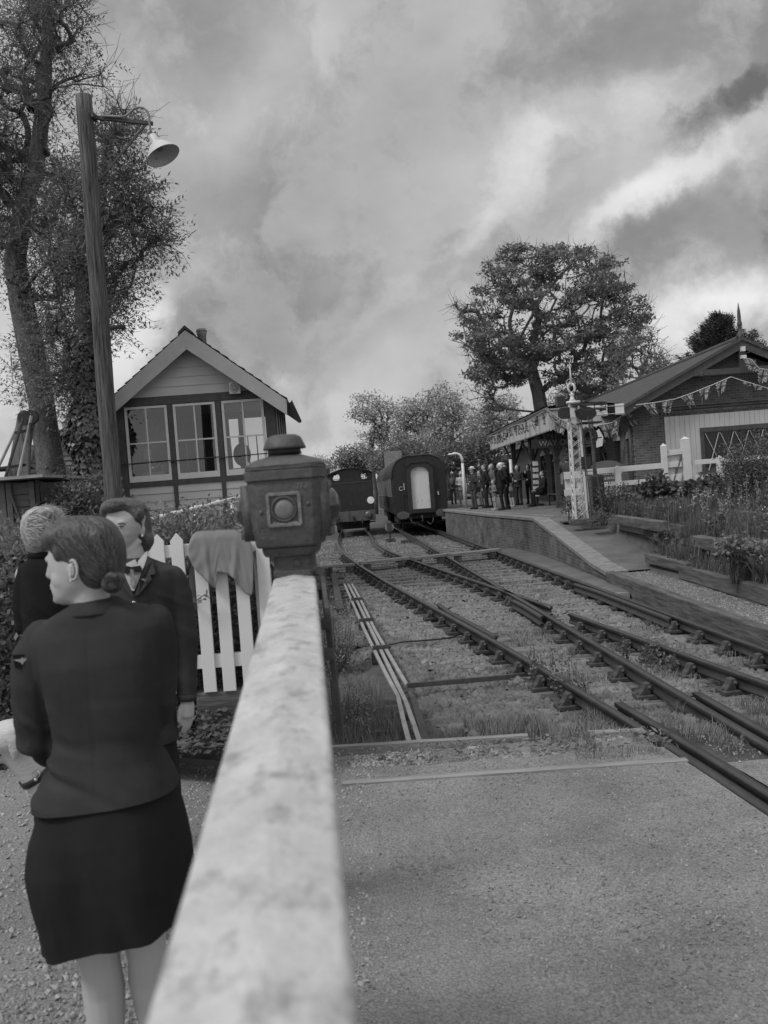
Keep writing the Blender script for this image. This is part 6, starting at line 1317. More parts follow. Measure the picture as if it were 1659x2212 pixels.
bg_tree('pale tree showing below the big crown, left of its trunk', 1040, 74, [(1040, 920, 50, 40), (1080, 890, 50, 40), (1110, 930, 40, 40)], 130, None, .26, M_FAR2, 4)
bg_tree('pale tree showing below the big crown, right of its trunk', 1215, 74, [(1215, 870, 40, 40), (1260, 850, 40, 40)], 90, None, .26, M_FAR2, 5)
bg_tree('dark bushy tree behind the engine cab', 770, 95, [(765, 990, 45, 25), (735, 1000, 20, 12), (800, 1000, 40, 25)], 130, None, .30, M_FAR, 6, 'bushy_tree', rad=.9)
bg_tree('dark bushy tree directly behind the carriage roof', 860, 70, [(840, 985, 45, 35), (900, 985, 60, 30), (880, 1020, 60, 25)], 170, None, .26, M_FAR, 7, 'bushy_tree', rad=.9)
bg_tree('dark bushy tree between carriage and canopy', 985, 66, [(970, 990, 45, 30), (1030, 985, 45, 35), (1040, 955, 25, 25), (1080, 960, 30, 25)], 190, None, .24, M_FAR, 8, 'bushy_tree', rad=.9)
bg_tree('low far tree just right of the gate lamp', 700, 120, [(690, 1000, 22, 14), (712, 1010, 18, 10)], 40, None, .3, M_FAR2, 9, rad=1.0)
bg_tree('thin sparse tree with bare twigs behind the station roof', 1375, 46, [(1350, 760, 35, 50), (1390, 740, 30, 35), (1400, 790, 40, 30), (1330, 820, 30, 30)], 120, None, .16, M_FAR, 10, 'sparse_tree', nn=7, rad=.5, tw_=5, r0=.16)
bg_tree('small sparse tree poking above the station roof slope', 1430, 44, [(1430, 780, 22, 22), (1420, 800, 30, 12)], 40, None, .14, M_FAR, 11, 'sparse_tree', nn=9, rad=.4, tw_=3, r0=.12)
# conifer behind the gable
Y = 46; cf = thing('conifer', 'dark conifer behind the station gable finial', 'tree', (at(1553, 900, Y).x, Y, 0)); tp_ = at(1556, 680, Y); bs = V((tp_.x + .1, Y, .5)); mb = MB(); mb.tube([bs, tp_], [.25, .03], 8); mb.build('trunk', M_BARK, cf, True)
vs = []
for i in range(170):
    s = ((i + .5) / 170) ** .75; z = tp_.z - .1 - s * 4.8; rr = (.18 + 2.5 * s ** .85) * rng.uniform(.75, 1.15); a = rng.uniform(0, 2 * math.pi)
    for k in range(11): t = (k + 1) / 11; vs.append(V((tp_.x + rr * t * math.cos(a), Y + rr * t * math.sin(a), z + rr * (.15 * t + .45 * t * t))))
vs = np.array([tuple(v) for v in vs]); idx = np.repeat(np.arange(len(vs)), 44); c = vs[idx] + rng.normal(0, .10, (len(idx), 3)); d = c - np.array([[tp_.x, Y, 0]]); d[:, 2] = .35 * np.linalg.norm(d[:, :2], axis=1); v, f = leaves(c, d + rng.normal(0, .4, d.shape), .17, .035); npmesh('crown', v, f, mat('conifer needle', .055, .7, .5, 2, 0), cf)

# left trees: tall ash with pinnate leaves, ivy-clad trunk
Y = 20; M_ASH = mat('ash leaf', .19, .6, .5, 1.5, 0, trans=.35, spec=.3)
lt_ = thing('tall_ash_tree', 'tall ash tree with lichened leaning trunk at the left edge of the photo', 'tree', tuple(V((at(115, 1100, Y).x, Y, .8))))
trk = [V((at(130, 1150, Y).x, Y, .6)), at(118, 1060, Y), at(102, 960, Y), at(88, 860, Y), at(68, 760, Y), at(48, 660, Y), at(32, 560, Y), at(50, 450, Y), at(80, 340, Y), at(95, 220, Y), at(100, 100, Y), at(108, -30, Y), at(112, -130, Y)]
bl = [(100, 60, 70, 90), (30, 60, 60, 90), (150, 30, 50, 50), (60, 200, 90, 70), (30, 330, 80, 80), (110, 400, 80, 70), (60, 500, 80, 60), (130, 520, 60, 60), (40, 620, 60, 40), (200, 170, 40, 30), (70, 720, 60, 40), (-60, 300, 90, 250), (60, -80, 120, 80), (170, 620, 60, 40), (60, 800, 40, 30)]
tg = blob_pts(bl, 330, Y, 1.6); sk = skeleton(trk, tg, .36, 4, .12); tree_wood('trunk', sk, M_BARKG, lt_, .011, [.34, .31, .29, .28, .28, .27, .24, .21, .18, .16, .13, .10, .06], 8)
tp = [sk[0][i] for i in sk[3]]
ztw = at(60, 330, 20).z; clump_leaves([p for p in tp if rng.random() < (.85 if p.z < ztw else .38)], 14, .40, .115, .036, M_ASH, lt_, 'crown', .8, 4); twigs(tp, 9, .8, M_BARKG, lt_, .007, .6)
kn = [(at(60 + 8 * i, 1000 - 40 * i, Y - .3)) for i in range(5)]
clump_leaves([at(148, 980, Y - .5), at(160, 1010, Y - .5), at(120, 1000, Y - .5), at(165, 1050, Y - .5), at(150, 1070, Y - .5), at(130, 1040, Y - .5), at(160, 940, Y - .3), at(190, 930, Y - .3), at(40, 860, Y - .3), at(20, 840, Y - .3), at(70, 880, Y - .3)], 10, .3, .11, .036, M_ASH, lt_, 'trunk_shoots', .8, 4)
iv = thing('ivy_clad_tree', 'second ash tree wrapped in dark ivy just left of the timber lamp post', 'tree', tuple(V((at(200, 1090, 18.5).x, 18.5, .8)))); Y = 18.5
trk = [V((at(206, 1150, Y).x, Y, .6)), at(200, 1040, Y), at(190, 920, Y), at(184, 800, Y), at(182, 700, Y), at(180, 600, Y), at(190, 480, Y), at(225, 360, Y), at(240, 290, Y), at(250, 232, Y)]
bl = [(270, 400, 55, 45), (290, 440, 45, 30), (240, 500, 60, 45), (280, 580, 35, 35), (240, 640, 45, 35), (230, 700, 45, 30), (180, 420, 60, 60), (160, 560, 50, 70), (140, 700, 50, 60), (270, 260, 35, 60), (225, 300, 40, 60), (345, 520, 42, 20), (300, 490, 30, 12), (120, 830, 45, 50), (250, 600, 50, 40)]
tg = blob_pts(bl, 210, Y, 1.3); sk = skeleton(trk, tg, .24, 4, .12); tree_wood('trunk', sk, M_BARK, iv, .010, [.26, .25, .24, .22, .19, .15, .11, .08, .05, .022], 8); tp = [sk[0][i] for i in sk[3]]
low = [p for p in tp if p.z < at(200, 330, Y).z]; clump_leaves([p for p in low if rng.random() < .85], 14, .38, .115, .036, M_ASH, iv, 'crown', .8, 4); twigs(tp, 8, .7, M_BARK, iv, .0065, .5)
n = 5200; s = rng.uniform(0, 1, n) ** .9; A = np.array([tuple(at(204, 1100, Y)), tuple(at(198, 1010, Y)), tuple(at(190, 920, Y)), tuple(at(184, 800, Y)), tuple(at(183, 720, Y))]); q = s * 3.999; k = q.astype(int); fr = (q - k)[:, None]; cc = A[k] * (1 - fr) + A[k + 1] * fr; a = rng.uniform(0, 2 * math.pi, n); rr = (.34 + .10 * np.sin(s * 17) + rng.uniform(-.05, .08, n)) * (1.15 - .35 * s)
c = cc + np.stack([np.cos(a) * rr, np.sin(a) * rr, np.zeros(n)], 1); d = np.stack([np.cos(a) * .5, np.sin(a) * .5, -np.ones(n)], 1) + rng.normal(0, .3, (n, 3)); v, f = leaves(c, d, .11, .10, np.stack([np.cos(a), np.sin(a), np.zeros(n)], 1) * 3); npmesh('ivy', v, f, mat('ivy leaf', .075, .4, .45, 4, 0, spec=.5), iv)
# dark shrub between the trunks, behind the hedge
def shrub(name, lab, blobs, Y, dy, n, nn, rad, L, W, m, base_z=.3, grp=None, stems=10, pin=0, cat='shrub'):
    t = thing(name, lab, cat, (at(blobs[0][0], 1050, Y).x, Y, base_z), grp); tg = blob_pts(blobs, n, Y, dy); tg = [p for p in tg if p.z > base_z]
    clump_leaves(tg, nn, rad, L, W, m, t, 'foliage', .85, pin); mb = MB(); bx = t.location
    for p in tg[:stems]: mb.tube([V((bx.x * .3 + p.x * .7, Y, base_z - .1)), (V((bx.x * .3 + p.x * .7, Y, base_z)) + p) / 2 + V((.05, 0, .05)), p], [.012, .009, .004], 4)
    mb.build('stems', M_BARK, t); return t
shrub('dark_shrub', 'dark leafy shrub filling the gap between the two trunks behind the hedge', [(190, 1070, 60, 40), (150, 1085, 40, 30), (235, 1100, 50, 30)], 15.5, .8, 150, 26, .25, .09, .05, M_LEAFD, .6)
# clipped hedge
hg = thing('clipped_hedge', 'long clipped leafy hedge behind the women and the white picket fence', 'hedge', (-3, 8, .3)); YH = 7.6
n = 26000; x = rng.uniform(-7.2, -1.05, n); z = .35 + rng.uniform(0, 1, n) ** .8 * 1.52; top = 1.80 + .05 * np.sin(x * 3) + .06 * rng.normal(size=n); z = np.minimum(z, top + .06 * rng.normal(size=n)); y = YH - .25 - .12 * rng.random(n) + .1 * np.sin(x * 5 + z * 4); on = rng.random(n) < .34; z[on] = top[on] + .05 * rng.normal(size=on.sum()); y[on] = YH - .3 + 1.1 * rng.random(on.sum())
c = np.stack([x, y, z], 1); d = rng.normal(size=(n, 3)); d[:, 1] -= .8; d[:, 2] += .5; v, f = leaves(c, d, rng.uniform(.03, .06, n), rng.uniform(.018, .03, n)); npmesh('foliage', v, f, mat('hedge leaf', .17, .55, .6, 3, 0, trans=.25), hg)
n = 5200; x = rng.uniform(-7.2, -1.05, n); c = np.stack([x, YH - .3 + 1.1 * rng.random(n), 1.78 + .05 * rng.normal(size=n)], 1); d = rng.normal(size=(n, 3)); d[:, 2] = np.abs(d[:, 2]) + 1.2; v, f = leaves(c, d, rng.uniform(.04, .11, n), .009); npmesh('clipped_twigs', v, f, mat('dry twig', .22, .8, .4, 5, 0), hg)
mb = MB(); mb.box((-4.15, YH + .35, 1.0), (6.1, .95, 1.38)); mb.build('dark_core', mat('hedge inside', .018, .9), hg)  # solid near-black box in place of the shade inside the hedge
shrub('variegated_shrub', 'pale spiky-leaved shrub between gate lamp and picket fence', [(560, 1150, 30, 30), (585, 1180, 22, 40), (590, 1230, 18, 40)], 7.0, .25, 46, 22, .12, .12, .02, M_LEAFP, .3)
# ivy and leaf litter under the picket fence
n = 9000; x = rng.uniform(-3.3, -.75, n); u = rng.random(n); y = YF - .35 + .75 * u + .0; z = .31 + .0 + np.maximum(0, u - .25) * .75 * rng.random(n) + .05 * rng.random(n)
c = np.stack([x, y, z], 1); d = rng.normal(size=(n, 3)); d[:, 2] = -.1 + .4 * d[:, 2]; d[:, 1] -= .5; v, f = leaves(c, d, rng.uniform(.03, .075, n), rng.uniform(.02, .05, n), np.array([[0, -.6, 1.2]])); tag(npmesh('ground_ivy', v, f, mat('ground ivy leaf', .10, .6, .5, 4, 0, trans=.2)), kind='stuff')
n = 9000; x = rng.uniform(-3.6, -.8, n); y = YF + .12 + .5 * rng.random(n); z = .35 + 1.3 * rng.random(n); c = np.stack([x, y, z], 1); v, f = leaves(c, rng.normal(size=(n, 3)), rng.uniform(.04, .08, n), rng.uniform(.02, .045, n)); tag(npmesh('ivy_behind_fence', v, f, M_LEAFD), kind='stuff')
tn = thing('ivy_sprig', 'small leafy twig poking through the pickets beside the draped cloth', 'sprig', tuple(at(430, 1290, YF - .06))); pts = [at(398, 1282, YF - .03), at(412, 1298, YF - .06), at(425, 1296, YF - .07), at(436, 1288, YF - .07), at(446, 1284, YF - .07)]; mb = MB(); mb.tube(pts, .003, 4); mb.build('stem', M_BARK, tn); c = np.array([tuple(pts[k % 5] + V((.01 * rng.normal(), -.01, .01 * rng.normal()))) for k in range(26)]); v, f = leaves(c, rng.normal(size=(26, 3)), .045, .022); npmesh('leaves', v, f, M_LEAF, tn)
# weeds in the pit beside the rods
def grass(name, n, fx, fy, zf, L0, L1, W, m, bend=.5, keep=None, stuff=True):
    x = rng.uniform(*fx, n); y = rng.uniform(*fy, n)
    if keep: k = np.array([keep(a, b) for a, b in zip(x, y)]); x, y = x[k], y[k]
    z = np.array([zf(a, b) for a, b in zip(x, y)]); n = len(x); a = rng.uniform(0, 2 * math.pi, n); v, f = blades(np.stack([x, y, z], 1), np.stack([np.cos(a), np.sin(a), 0 * a], 1), rng.uniform(L0, L1, n), W, bend); o = npmesh(name, v, f, m)
    if stuff: tag(o, kind='stuff')
    return o
pitz = lambda x, y: -.34
grass('pit_grass', 7000, (-.62, .25), (7.0, 10.2), pitz, .08, .34, .008, M_GRASS, .5, lambda x, y: x < .2 - (y - 7) * .15 and nz(x, y, 2) > -.25)
grass('pit_grass', 1800, (.2, 1.2), (7.0, 7.9), lambda x, y: bedz(x, y), .06, .22, .006, M_GRASS, .7)
for (px, py, h, lab) in ((722, 1400, 1.0, 'tall flowering weed clump at the left edge of the point rods, farther one'), (735, 1540, .55, 'flowering weed clump beside the white beam at the pit corner')):
    b = gz(px, py + 50, -.3); t = thing('flowering_weed', lab, 'weed', tuple(b), 'weeds in the pit'); st_ = MB(); hd = []
    for i in range(42):
        p = b + V((rng.uniform(-.3, .32), rng.uniform(-.3, .5), h * rng.uniform(.35, .75))); st_.tube([V((p.x * .6 + b.x * .4, p.y * .6 + b.y * .4, b.z)), p], [.006, .003], 4); hd.append(p)
    st_.build('stems', M_GRASSD, t); clump_leaves(hd, 40, .085, .014, .014, M_LEAFP, t, 'flower_heads', .4); clump_leaves([V((p.x, p.y, b.z + (p.z - b.z) * rng.uniform(.2, .8))) for p in hd for _ in range(3)], 7, .10, .06, .022, M_LEAF, t, 'leaves')
# nettles sprouting at the left rail
for (px, py, lab, s) in ((1190, 1475, 'wilting leafy weed growing over the left rail', 1.0), (1245, 1510, 'smaller wilting weed just right of the left rail', .7), (1390, 1440, 'dark leafy weed stem growing between the right hand rails', .8), (1455, 1450, 'small drooping weed beside the middle rail', .55)):
    b = gz(px, py, -.2); t = thing('trackside_weed', lab, 'weed', tuple(b), 'weeds on the track'); st_ = MB(); lv = []
    for i in range(int(9 * s) + 3):
        q = b + V((rng.uniform(-.22, .22) * s, rng.uniform(-.2, .2) * s, 0)); tpp = q + V((rng.uniform(-.08, .08), rng.uniform(-.05, .05), s * rng.uniform(.22, .42))); st_.tube([q, (q + tpp) / 2, tpp], [.005, .004, .002], 4)
        for k in range(9): lv.append(q.lerp(tpp, .25 + .75 * k / 9))
    st_.build('stems', M_GRASSD, t); clump_leaves(lv, 3, .05, .055, .028, M_LEAF if s != .8 else M_LEAFD, t, 'leaves', 1.0)
# grass along the road edge and between the rails
M_DRY = mat('dry grass blade', .20, .8, .45, 4, 0, trans=.25)
grass('verge_grass', 16000, (.75, 4.1), (6.25, 7.7), lambda x, y: -.10 if y > 6.9 else -.05, .04, .15, .0045, M_DRY, .9, lambda x, y: near_rail(x, y) and nz(x, y, 1.7) + .3 * nz(x, y, 6) > -.02 and (y > 6.85 or x > rx(1, y) - .7) and not (x < 1.15 and y < 6.95) and abs(x - rx(1, y) - .07) > .14 and abs(x - rx(3, y) - .07) > .14)
grass('track_grass', 9000, (1.6, 4.1), (7.4, 13), lambda x, y: -.19, .04, .14, .005, M_DRY, .9, lambda x, y: near_rail(x, y) and nz(x, y, 1.1) + .4 * nz(x, y, 5) > .22)
n = 420; x = rng.uniform(-.2, 2.0, n); y = rng.uniform(6.45, 6.9, n); c = np.stack([x, y, np.full(n, .01)], 1); v, f = leaves(c, rng.normal(size=(n, 3)) * np.array([[1, 1, .3]]), rng.uniform(.03, .09, n), rng.uniform(.012, .03, n)); tag(npmesh('dead_leaves', v, f, M_GRASS), kind='stuff')
# flower bed meadow on the right
onbed = lambda x, y: x > 5.02 and (y < 17 or x > 5.6)
grass('meadow_grass', 52000, (5.0, 10.5), (9.5, 25.2), lambda x, y: G(x, y) - .03, .15, .55, .011, M_GRASSD, .5, lambda x, y: onbed(x, y) and nz(x, y, .7) > -.35 and x < y * .47 + 1)
grass('meadow_grass', 15000, (5.0, 8.0), (9.5, 15), lambda x, y: G(x, y) - .03, .08, .3, .010, M_LEAF, .6, lambda x, y: onbed(x, y))
for (px, py, Y, sp, h, lab) in ((1530, 1040, 20, .7, .45, 'tall pale-spired lamb\'s ear flowers in the upper flower bed, left clump'), (1620, 1020, 18, .6, .55, 'tall pale-spired lamb\'s ear flowers near the right photo edge'), (1580, 1055, 17, .6, .5, 'lower pale-spired flowers in front of the taller ones')):
    b = at(px, py + 20, Y); b.z = G(b.x, b.y); t = thing('pale_flowers', lab, 'flowers', tuple(b), 'pale spired flowers'); mb = MB(); hd = []
    for i in range(16):
        q = b + V((rng.uniform(-sp, sp), rng.uniform(-.6, .6), 0)); tpp = q + V((rng.normal() * .04, 0, h * rng.uniform(.7, 1.3))); mb.tube([q, tpp], [.012, .006], 4)
        for k in range(6): hd.append(q.lerp(tpp, .45 + .11 * k))
    mb.build('stems', M_LEAFP, t); clump_leaves(hd, 9, .035, .05, .022, mat('pale flower', .28, .8, .2), t, 'spikes')
n = 70; x = rng.uniform(5.2, 8.5, n); y = rng.uniform(10, 20, n); c = np.stack([x, y, [G(a, b) + rng.uniform(.1, .5) for a, b in zip(x, y)]], 1); v, f = leaves(np.repeat(c, 5, 0), rng.normal(size=(n * 5, 3)), .03, .03); tag(npmesh('white_blossom', v, f, mat('white petal', .6, .8, .1)), kind='stuff')
shrub('rounded_bush', 'large rounded bush in front of the taped station window at the right edge', [(1620, 1010, 50, 45), (1600, 1040, 40, 40), (1650, 960, 40, 30), (1585, 985, 25, 25), (1660, 1040, 40, 40)], 18.5, .9, 230, 34, .26, .055, .035, M_LEAFD, 1.0)
shrub('leafy_rhubarb_clump', 'broad-leaved clump in front of the white fence, middle of the bed', [(1415, 1055, 35, 22), (1440, 1070, 40, 18)], 21.5, .4, 70, 16, .2, .13, .12, mat('broad leaf', .085, .6, .4, 2, 0, trans=.2), 1.0)
shrub('leafy_rhubarb_clump', 'broad-leaved plants below the tall gate post', [(1500, 1060, 40, 14), (1545, 1050, 30, 14)], 20.8, .4, 60, 16, .2, .13, .12, MATS['broad leaf'], 1.1)
shrub('rose_bush', 'twiggy rose bush beside the signal ladder', [(1325, 1075, 45, 30), (1310, 1100, 40, 20), (1350, 1095, 30, 22)], 22.6, .5, 110, 16, .16, .075, .05, M_LEAFD, .95, None, 40)
shrub('small_shrub', 'small dark bush at the foot of the lattice signal, on its left', [(1238, 1098, 24, 18), (1228, 1085, 14, 14)], 22.9, .3, 40, 18, .12, .06, .04, M_LEAFD, .9)
shrub('small_shrub', 'low feathery bush right of the signal ladder foot', [(1305, 1120, 30, 14), (1290, 1110, 20, 10)], 21.3, .3, 40, 22, .12, .06, .02, M_LEAF, .85)
b = V((5.1, 12.1, .4)); sw = thing('strap_leaved_plant', 'arching strap-leaved plant drooping over the front sleeper edge', 'plant', tuple(b)); n = 70; a = rng.uniform(0, 6.28, n); v, f = blades(np.tile(np.array([tuple(b)]), (n, 1)) + rng.normal(0, .05, (n, 3)) * np.array([[1, 1, .2]]), np.stack([np.cos(a), np.sin(a), 0 * a], 1), rng.uniform(.3, .6, n), .03, 1.2); npmesh('leaves', v, f, M_LEAF, sw)
shrub('flowering_clump', 'white-flowering leafy clump on the upper terrace sleeper', [(1545, 1130, 35, 15), (1560, 1120, 25, 12)], 15.8, .3, 40, 16, .13, .07, .06, M_LEAF, .8)
shrub('leafy_clump', 'low leafy clump at the near right end of the flower bed', [(1590, 1185, 60, 18), (1640, 1200, 40, 20)], 12.6, .4, 70, 16, .14, .08, .06, M_LEAF, .4)
n = 26000; x = rng.uniform(5.0, 10.5, n); y = rng.uniform(9.5, 25, n); k = np.array([onbed(a, b) and nz(a, b, .9) > -.1 for a, b in zip(x, y)]); x, y = x[k], y[k]; h_ = np.array([max(0, .25 + .6 * nz(a, b, 1.2)) for a, b in zip(x, y)]); z = np.array([G(a, b) for a, b in zip(x, y)]) + h_ * rng.random(len(x)) ** .5; v, f = leaves(np.stack([x, y, z], 1), rng.normal(size=(len(x), 3)) + np.array([[0, 0, .6]]), rng.uniform(.05, .13, len(x)), rng.uniform(.02, .06, len(x))); tag(npmesh('bed_foliage', v, f, M_LEAFD), kind='stuff')
# slope of scrub behind the left bank and far verges
n = 9000; x = rng.uniform(-3.2, -.8, n); y = rng.uniform(7.5, 22, n); k = x < np.array([bank_x(b) + .5 for b in y]); x, y = x[k], y[k]; z = np.array([G(a, b) for a, b in zip(x, y)]) + .12 * rng.random(len(x)); v, f = leaves(np.stack([x, y, z], 1), rng.normal(size=(len(x), 3)), rng.uniform(.04, .10, len(x)), rng.uniform(.02, .05, len(x))); tag(npmesh('bank_scrub', v, f, M_LEAF), kind='stuff')
# ------------------------------------------------------------------ people
M_SKIN = mat('skin', .40, .55, .05, 6, .05, 60, spec=.3); M_SKIN2 = mat('darker skin tone', .34, .55, .05, 6, .05, 60, spec=.3)  # second skin is one slightly darker even tone
def cloth(tone): return mat('cloth %.3f' % tone, tone, .85, .18, 5, .25, 90, spec=.15)
def hair_m(tone): return mat('hair %.2f' % tone, tone, .5, .5, 20, .3, 60, spec=.35)
def taper(mb, pts, rads, n=10):
    mb.tube(pts, rads, n); [mb.ell(p, (r,) * 3, None, 10, 7) for p, r in zip(pts, rads)]
def ring3(c, hw, hd, T, sq=2.3, n=18):
    out = []
    for k in range(n):
        a = 2 * math.pi * k / n; co, si = math.cos(a), math.sin(a); q = (abs(co) ** sq + abs(si) ** sq) ** (-1 / sq); out.append(T(c[0] + hw * co * q, c[1] + hd * si * q, c[2]))
    return out
def hand(mb, T, w, d, s=1.0, side=1, curl=.5):
    """small relaxed hand: palm, four fingers, thumb; w = wrist, d = direction down the hand (local)"""
    d = V(d).normalized(); sx = d.cross(V((0, 1, 0)));
    if sx.length < .2: sx = V((1, 0, 0))
    sx.normalize(); nn = d.cross(sx)
    P = lambda a, b, c: T(*(V(w) + d * a * s + sx * b * s + nn * c * s))
    mb.tube([P(-.01, 0, 0), P(.04, 0, 0), P(.085, 0, 0)], [.022 * s, .03 * s, .028 * s], 8)
    for i in range(4): L = (.065, .078, .072, .055)[i]; b = -.026 + .0175 * i; mb.tube([P(.07, b, 0), P(.085 + L * .5, b * 1.05, .012 * curl), P(.085 + L * .95, b, .05 * curl)], [.010 * s, .009 * s, .007 * s], 6)
    mb.tube([P(.02, -.025 * side, .0), P(.055, -.048 * side, .012), P(.085, -.05 * side, .022)], [.012 * s, .0105 * s, .008 * s], 6)
def figure(lab, px, py, H, ang, arms=('down', 'down'), top=.05, leg=.04, hair=.08, hat=None, bag=None, kind='adult', skirt=None, stride=.0, zb=PZ, coat_len=.82, group='people waiting on the platform', bald=False, hood=False, seat=False, shorts=False, loc=None, vox=.013):
    b = gz(px, py, zb) if loc is None else V(loc); k = H / 1.75; ca, sa = math.cos(ang), math.sin(ang)
    def T(x, y, z): return V((b.x + (x * ca - y * sa) * k, b.y + (x * sa + y * ca) * k, b.z + z * k))
    t = thing('person', lab, 'person', tuple(b), group); hk = 1.0 if kind == 'adult' else 1.28
    hipz = .90 if not seat else .50; dz = hipz - .90
    sk = MB(); hc = (0, -.02, 1.635 + dz)
    # head with face
    sk.ell(T(*hc), (.074 * k * hk, .092 * k * hk, .112 * k * hk), Matrix.Rotation(ang, 3, 'Z')); sk.ell(T(0, -.075 * hk, 1.585 + dz), (.04 * k, .03 * k, .035 * k)); sk.tube([T(0, -.10 * hk, 1.655 + dz), T(0, -.125 * hk, 1.615 + dz)], [.008 * k, .016 * k], 6)
    for s in (-1, 1): sk.ell(T(s * .075 * hk, 0, 1.63 + dz), (.012 * k, .02 * k, .032 * k)); sk.ell(T(s * .028, -.103 * hk, 1.655 + dz), (.012 * k, .006 * k, .006 * k))
    sk.tube([T(0, 0, 1.40 + dz), T(0, -.005, 1.56 + dz)], [.062 * k, .055 * k], 10)
    J = {}
    for s, pose in ((-1, arms[0]), (1, arms[1])):
        sh = V((s * .185, 0, 1.405 + dz))
        el, wr, hd = {'down': ((s * .235, .02, 1.13), (s * .245, -.03, .88), (0, -.1, -1)), 'front': ((s * .25, .03, 1.13), (s * .06, -.22, 1.08), (-s, -.2, -.1)), 'behind': ((s * .27, .09, 1.14), (s * .05, .19, .95), (-s * .6, 0, -1)), 'out': ((s * .27, -.05, 1.15), (s * .22, -.28, 1.15), (0, -1, .1)),
                     'pocket': ((s * .29, .06, 1.14), (s * .21, -.05, .96), (0, 0, -1)), 'chin': ((s * .24, -.10, 1.16), (s * .08, -.20, 1.36), (-s * .2, 0, 1)), 'lap': ((s * .24, -.06, 1.12), (s * .12, -.34, 1.0), (0, -1, -.1)), 'camera': ((s * .25, -.14, 1.20), (s * .07, -.22, 1.40), (-s * .4, -.2, 1))}[pose]
        el, wr = V(el) + V((0, 0, dz)), V(wr) + V((0, 0, dz)); J[s] = (sh, el, wr); hand(sk, T, wr, hd, k, s)
        taper(sk, [T(*sh), T(*el), T(*wr)], [.042 * k, .036 * k, .025 * k])
    L = {}
    for s in (-1, 1):
        hip = V((s * .085, 0, hipz)); st = stride * s
        if seat: kn, an = V((s * .11, -.44, .50)), V((s * .11, -.46, .09))
        else: kn, an = V((s * .095, -st * .5 - .02, .49)), V((s * .10, -st + .02, .085))
        L[s] = (hip, kn, an); taper(sk, [T(*hip), T(*kn), T(*an)], [.07 * k, .048 * k, .034 * k])
        sk.ell(T(an.x, an.y - .07, .05), (.04 * k, .12 * k, .04 * k), Matrix.Rotation(ang, 3, 'Z'))
    sk.loft([ring3((0, 0, z + dz), hw * .9, hd * .9, T) for z, hw, hd in ((.86, .15, .10), (1.05, .13, .09), (1.28, .16, .105), (1.42, .15, .07))])
    fuse(sk, 'body', M_SKIN, t, vox * k, 3)
    # coat / shirt
    mb = MB(); R_ = [(coat_len, .175 if coat_len < .85 else .168, .125), (1.05, .158, .115), (1.27, .180, .125), (1.38, .200, .112), (1.44, .150, .09), (1.48, .085, .07), (1.515, .062, .062)]
    mb.loft([ring3((0, 0, z + dz), hw, hd, T, 2.6) for z, hw, hd in R_])
    for s in (-1, 1): sh, el, wr = J[s]; taper(mb, [T(*sh), T(*el), T(*wr)], [.064 * k, .052 * k, .038 * k])
    if hood: mb.ell(T(0, .06, 1.47 + dz), (.11 * k, .07 * k, .06 * k))
    c_o = fuse(mb, 'coat', cloth(top), t, vox * k, 2); wrinkle(c_o, .010, lambda p: nz(p.x * 2 + p.y, p.z, 9) + .6 * max(0, math.sin(p.z * 34 + 9 * nz(p.x + p.y, p.z, 4))) ** 3)
    mb = MB(); mb.loft([ring3((0, 0, 1.475 + dz), .075, .072, T), ring3((0, 0, 1.525 + dz), .064, .066, T)]); mb.build('collar', cloth(top * .8 if top > .1 else .3), t, True)
    if skirt:
        mb = MB(); z0, w0 = skirt; mb.loft([ring3((0, 0, z), w, w * .72, T) for z, w in ((1.02, .13), (.88, .17), (.6, .17 + (w0 - .17) * .5), (z0, w0))]); fuse(mb, 'skirt', cloth(leg), t, vox * k, 2)
    else:
        mb = MB(); mb.loft([ring3((0, 0, z + dz), hw, hd, T) for z, hw, hd in ((.80, .14, .105), (.92, .158, .115), (1.04, .14, .10))])
        for s in (-1, 1):
            hip, kn, an = L[s]
            if shorts: taper(mb, [T(*hip), T(*(hip.lerp(kn, .85)))], [.088 * k, .075 * k])
            else: taper(mb, [T(*hip), T(*kn), T(*an)], [.088 * k, .064 * k, .052 * k])
        tr_ = fuse(mb, 'trousers', cloth(leg), t, vox * k, 2); wrinkle(tr_, .010, lambda p: nz(p.x * 2 + p.y, p.z, 8) + .5 * max(0, math.sin(p.z * 40 + 9 * nz(p.x + p.y, p.z, 4))) ** 3)
    for s in (-1, 1):
        an = L[s][2]; mb = MB(); mb.ell(T(an.x, an.y - .065, .045), (.050 * k, .145 * k, .05 * k), Matrix.Rotation(ang, 3, 'Z'), 12, 8); mb.box(T(an.x, an.y - .065, .012), (.085 * k, .27 * k, .022 * k), Matrix.Rotation(ang, 3, 'Z')); mb.build('shoe', cloth(.03 if leg < .2 and not shorts else .35), t, True)
    if hat != 'cap' or True:
        if not bald:
            mb = MB(); mb.ell(T(0, .022, 1.672 + dz), (.086 * k * hk, .104 * k * hk, .098 * k * hk), Matrix.Rotation(ang, 3, 'Z')); mb.ell(T(0, .050, 1.605 + dz), (.082 * k * hk, .066 * k * hk, (.085 if kind != 'long' else .14) * k), Matrix.Rotation(ang, 3, 'Z')); mb.build('hair', hair_m(hair), t, True)
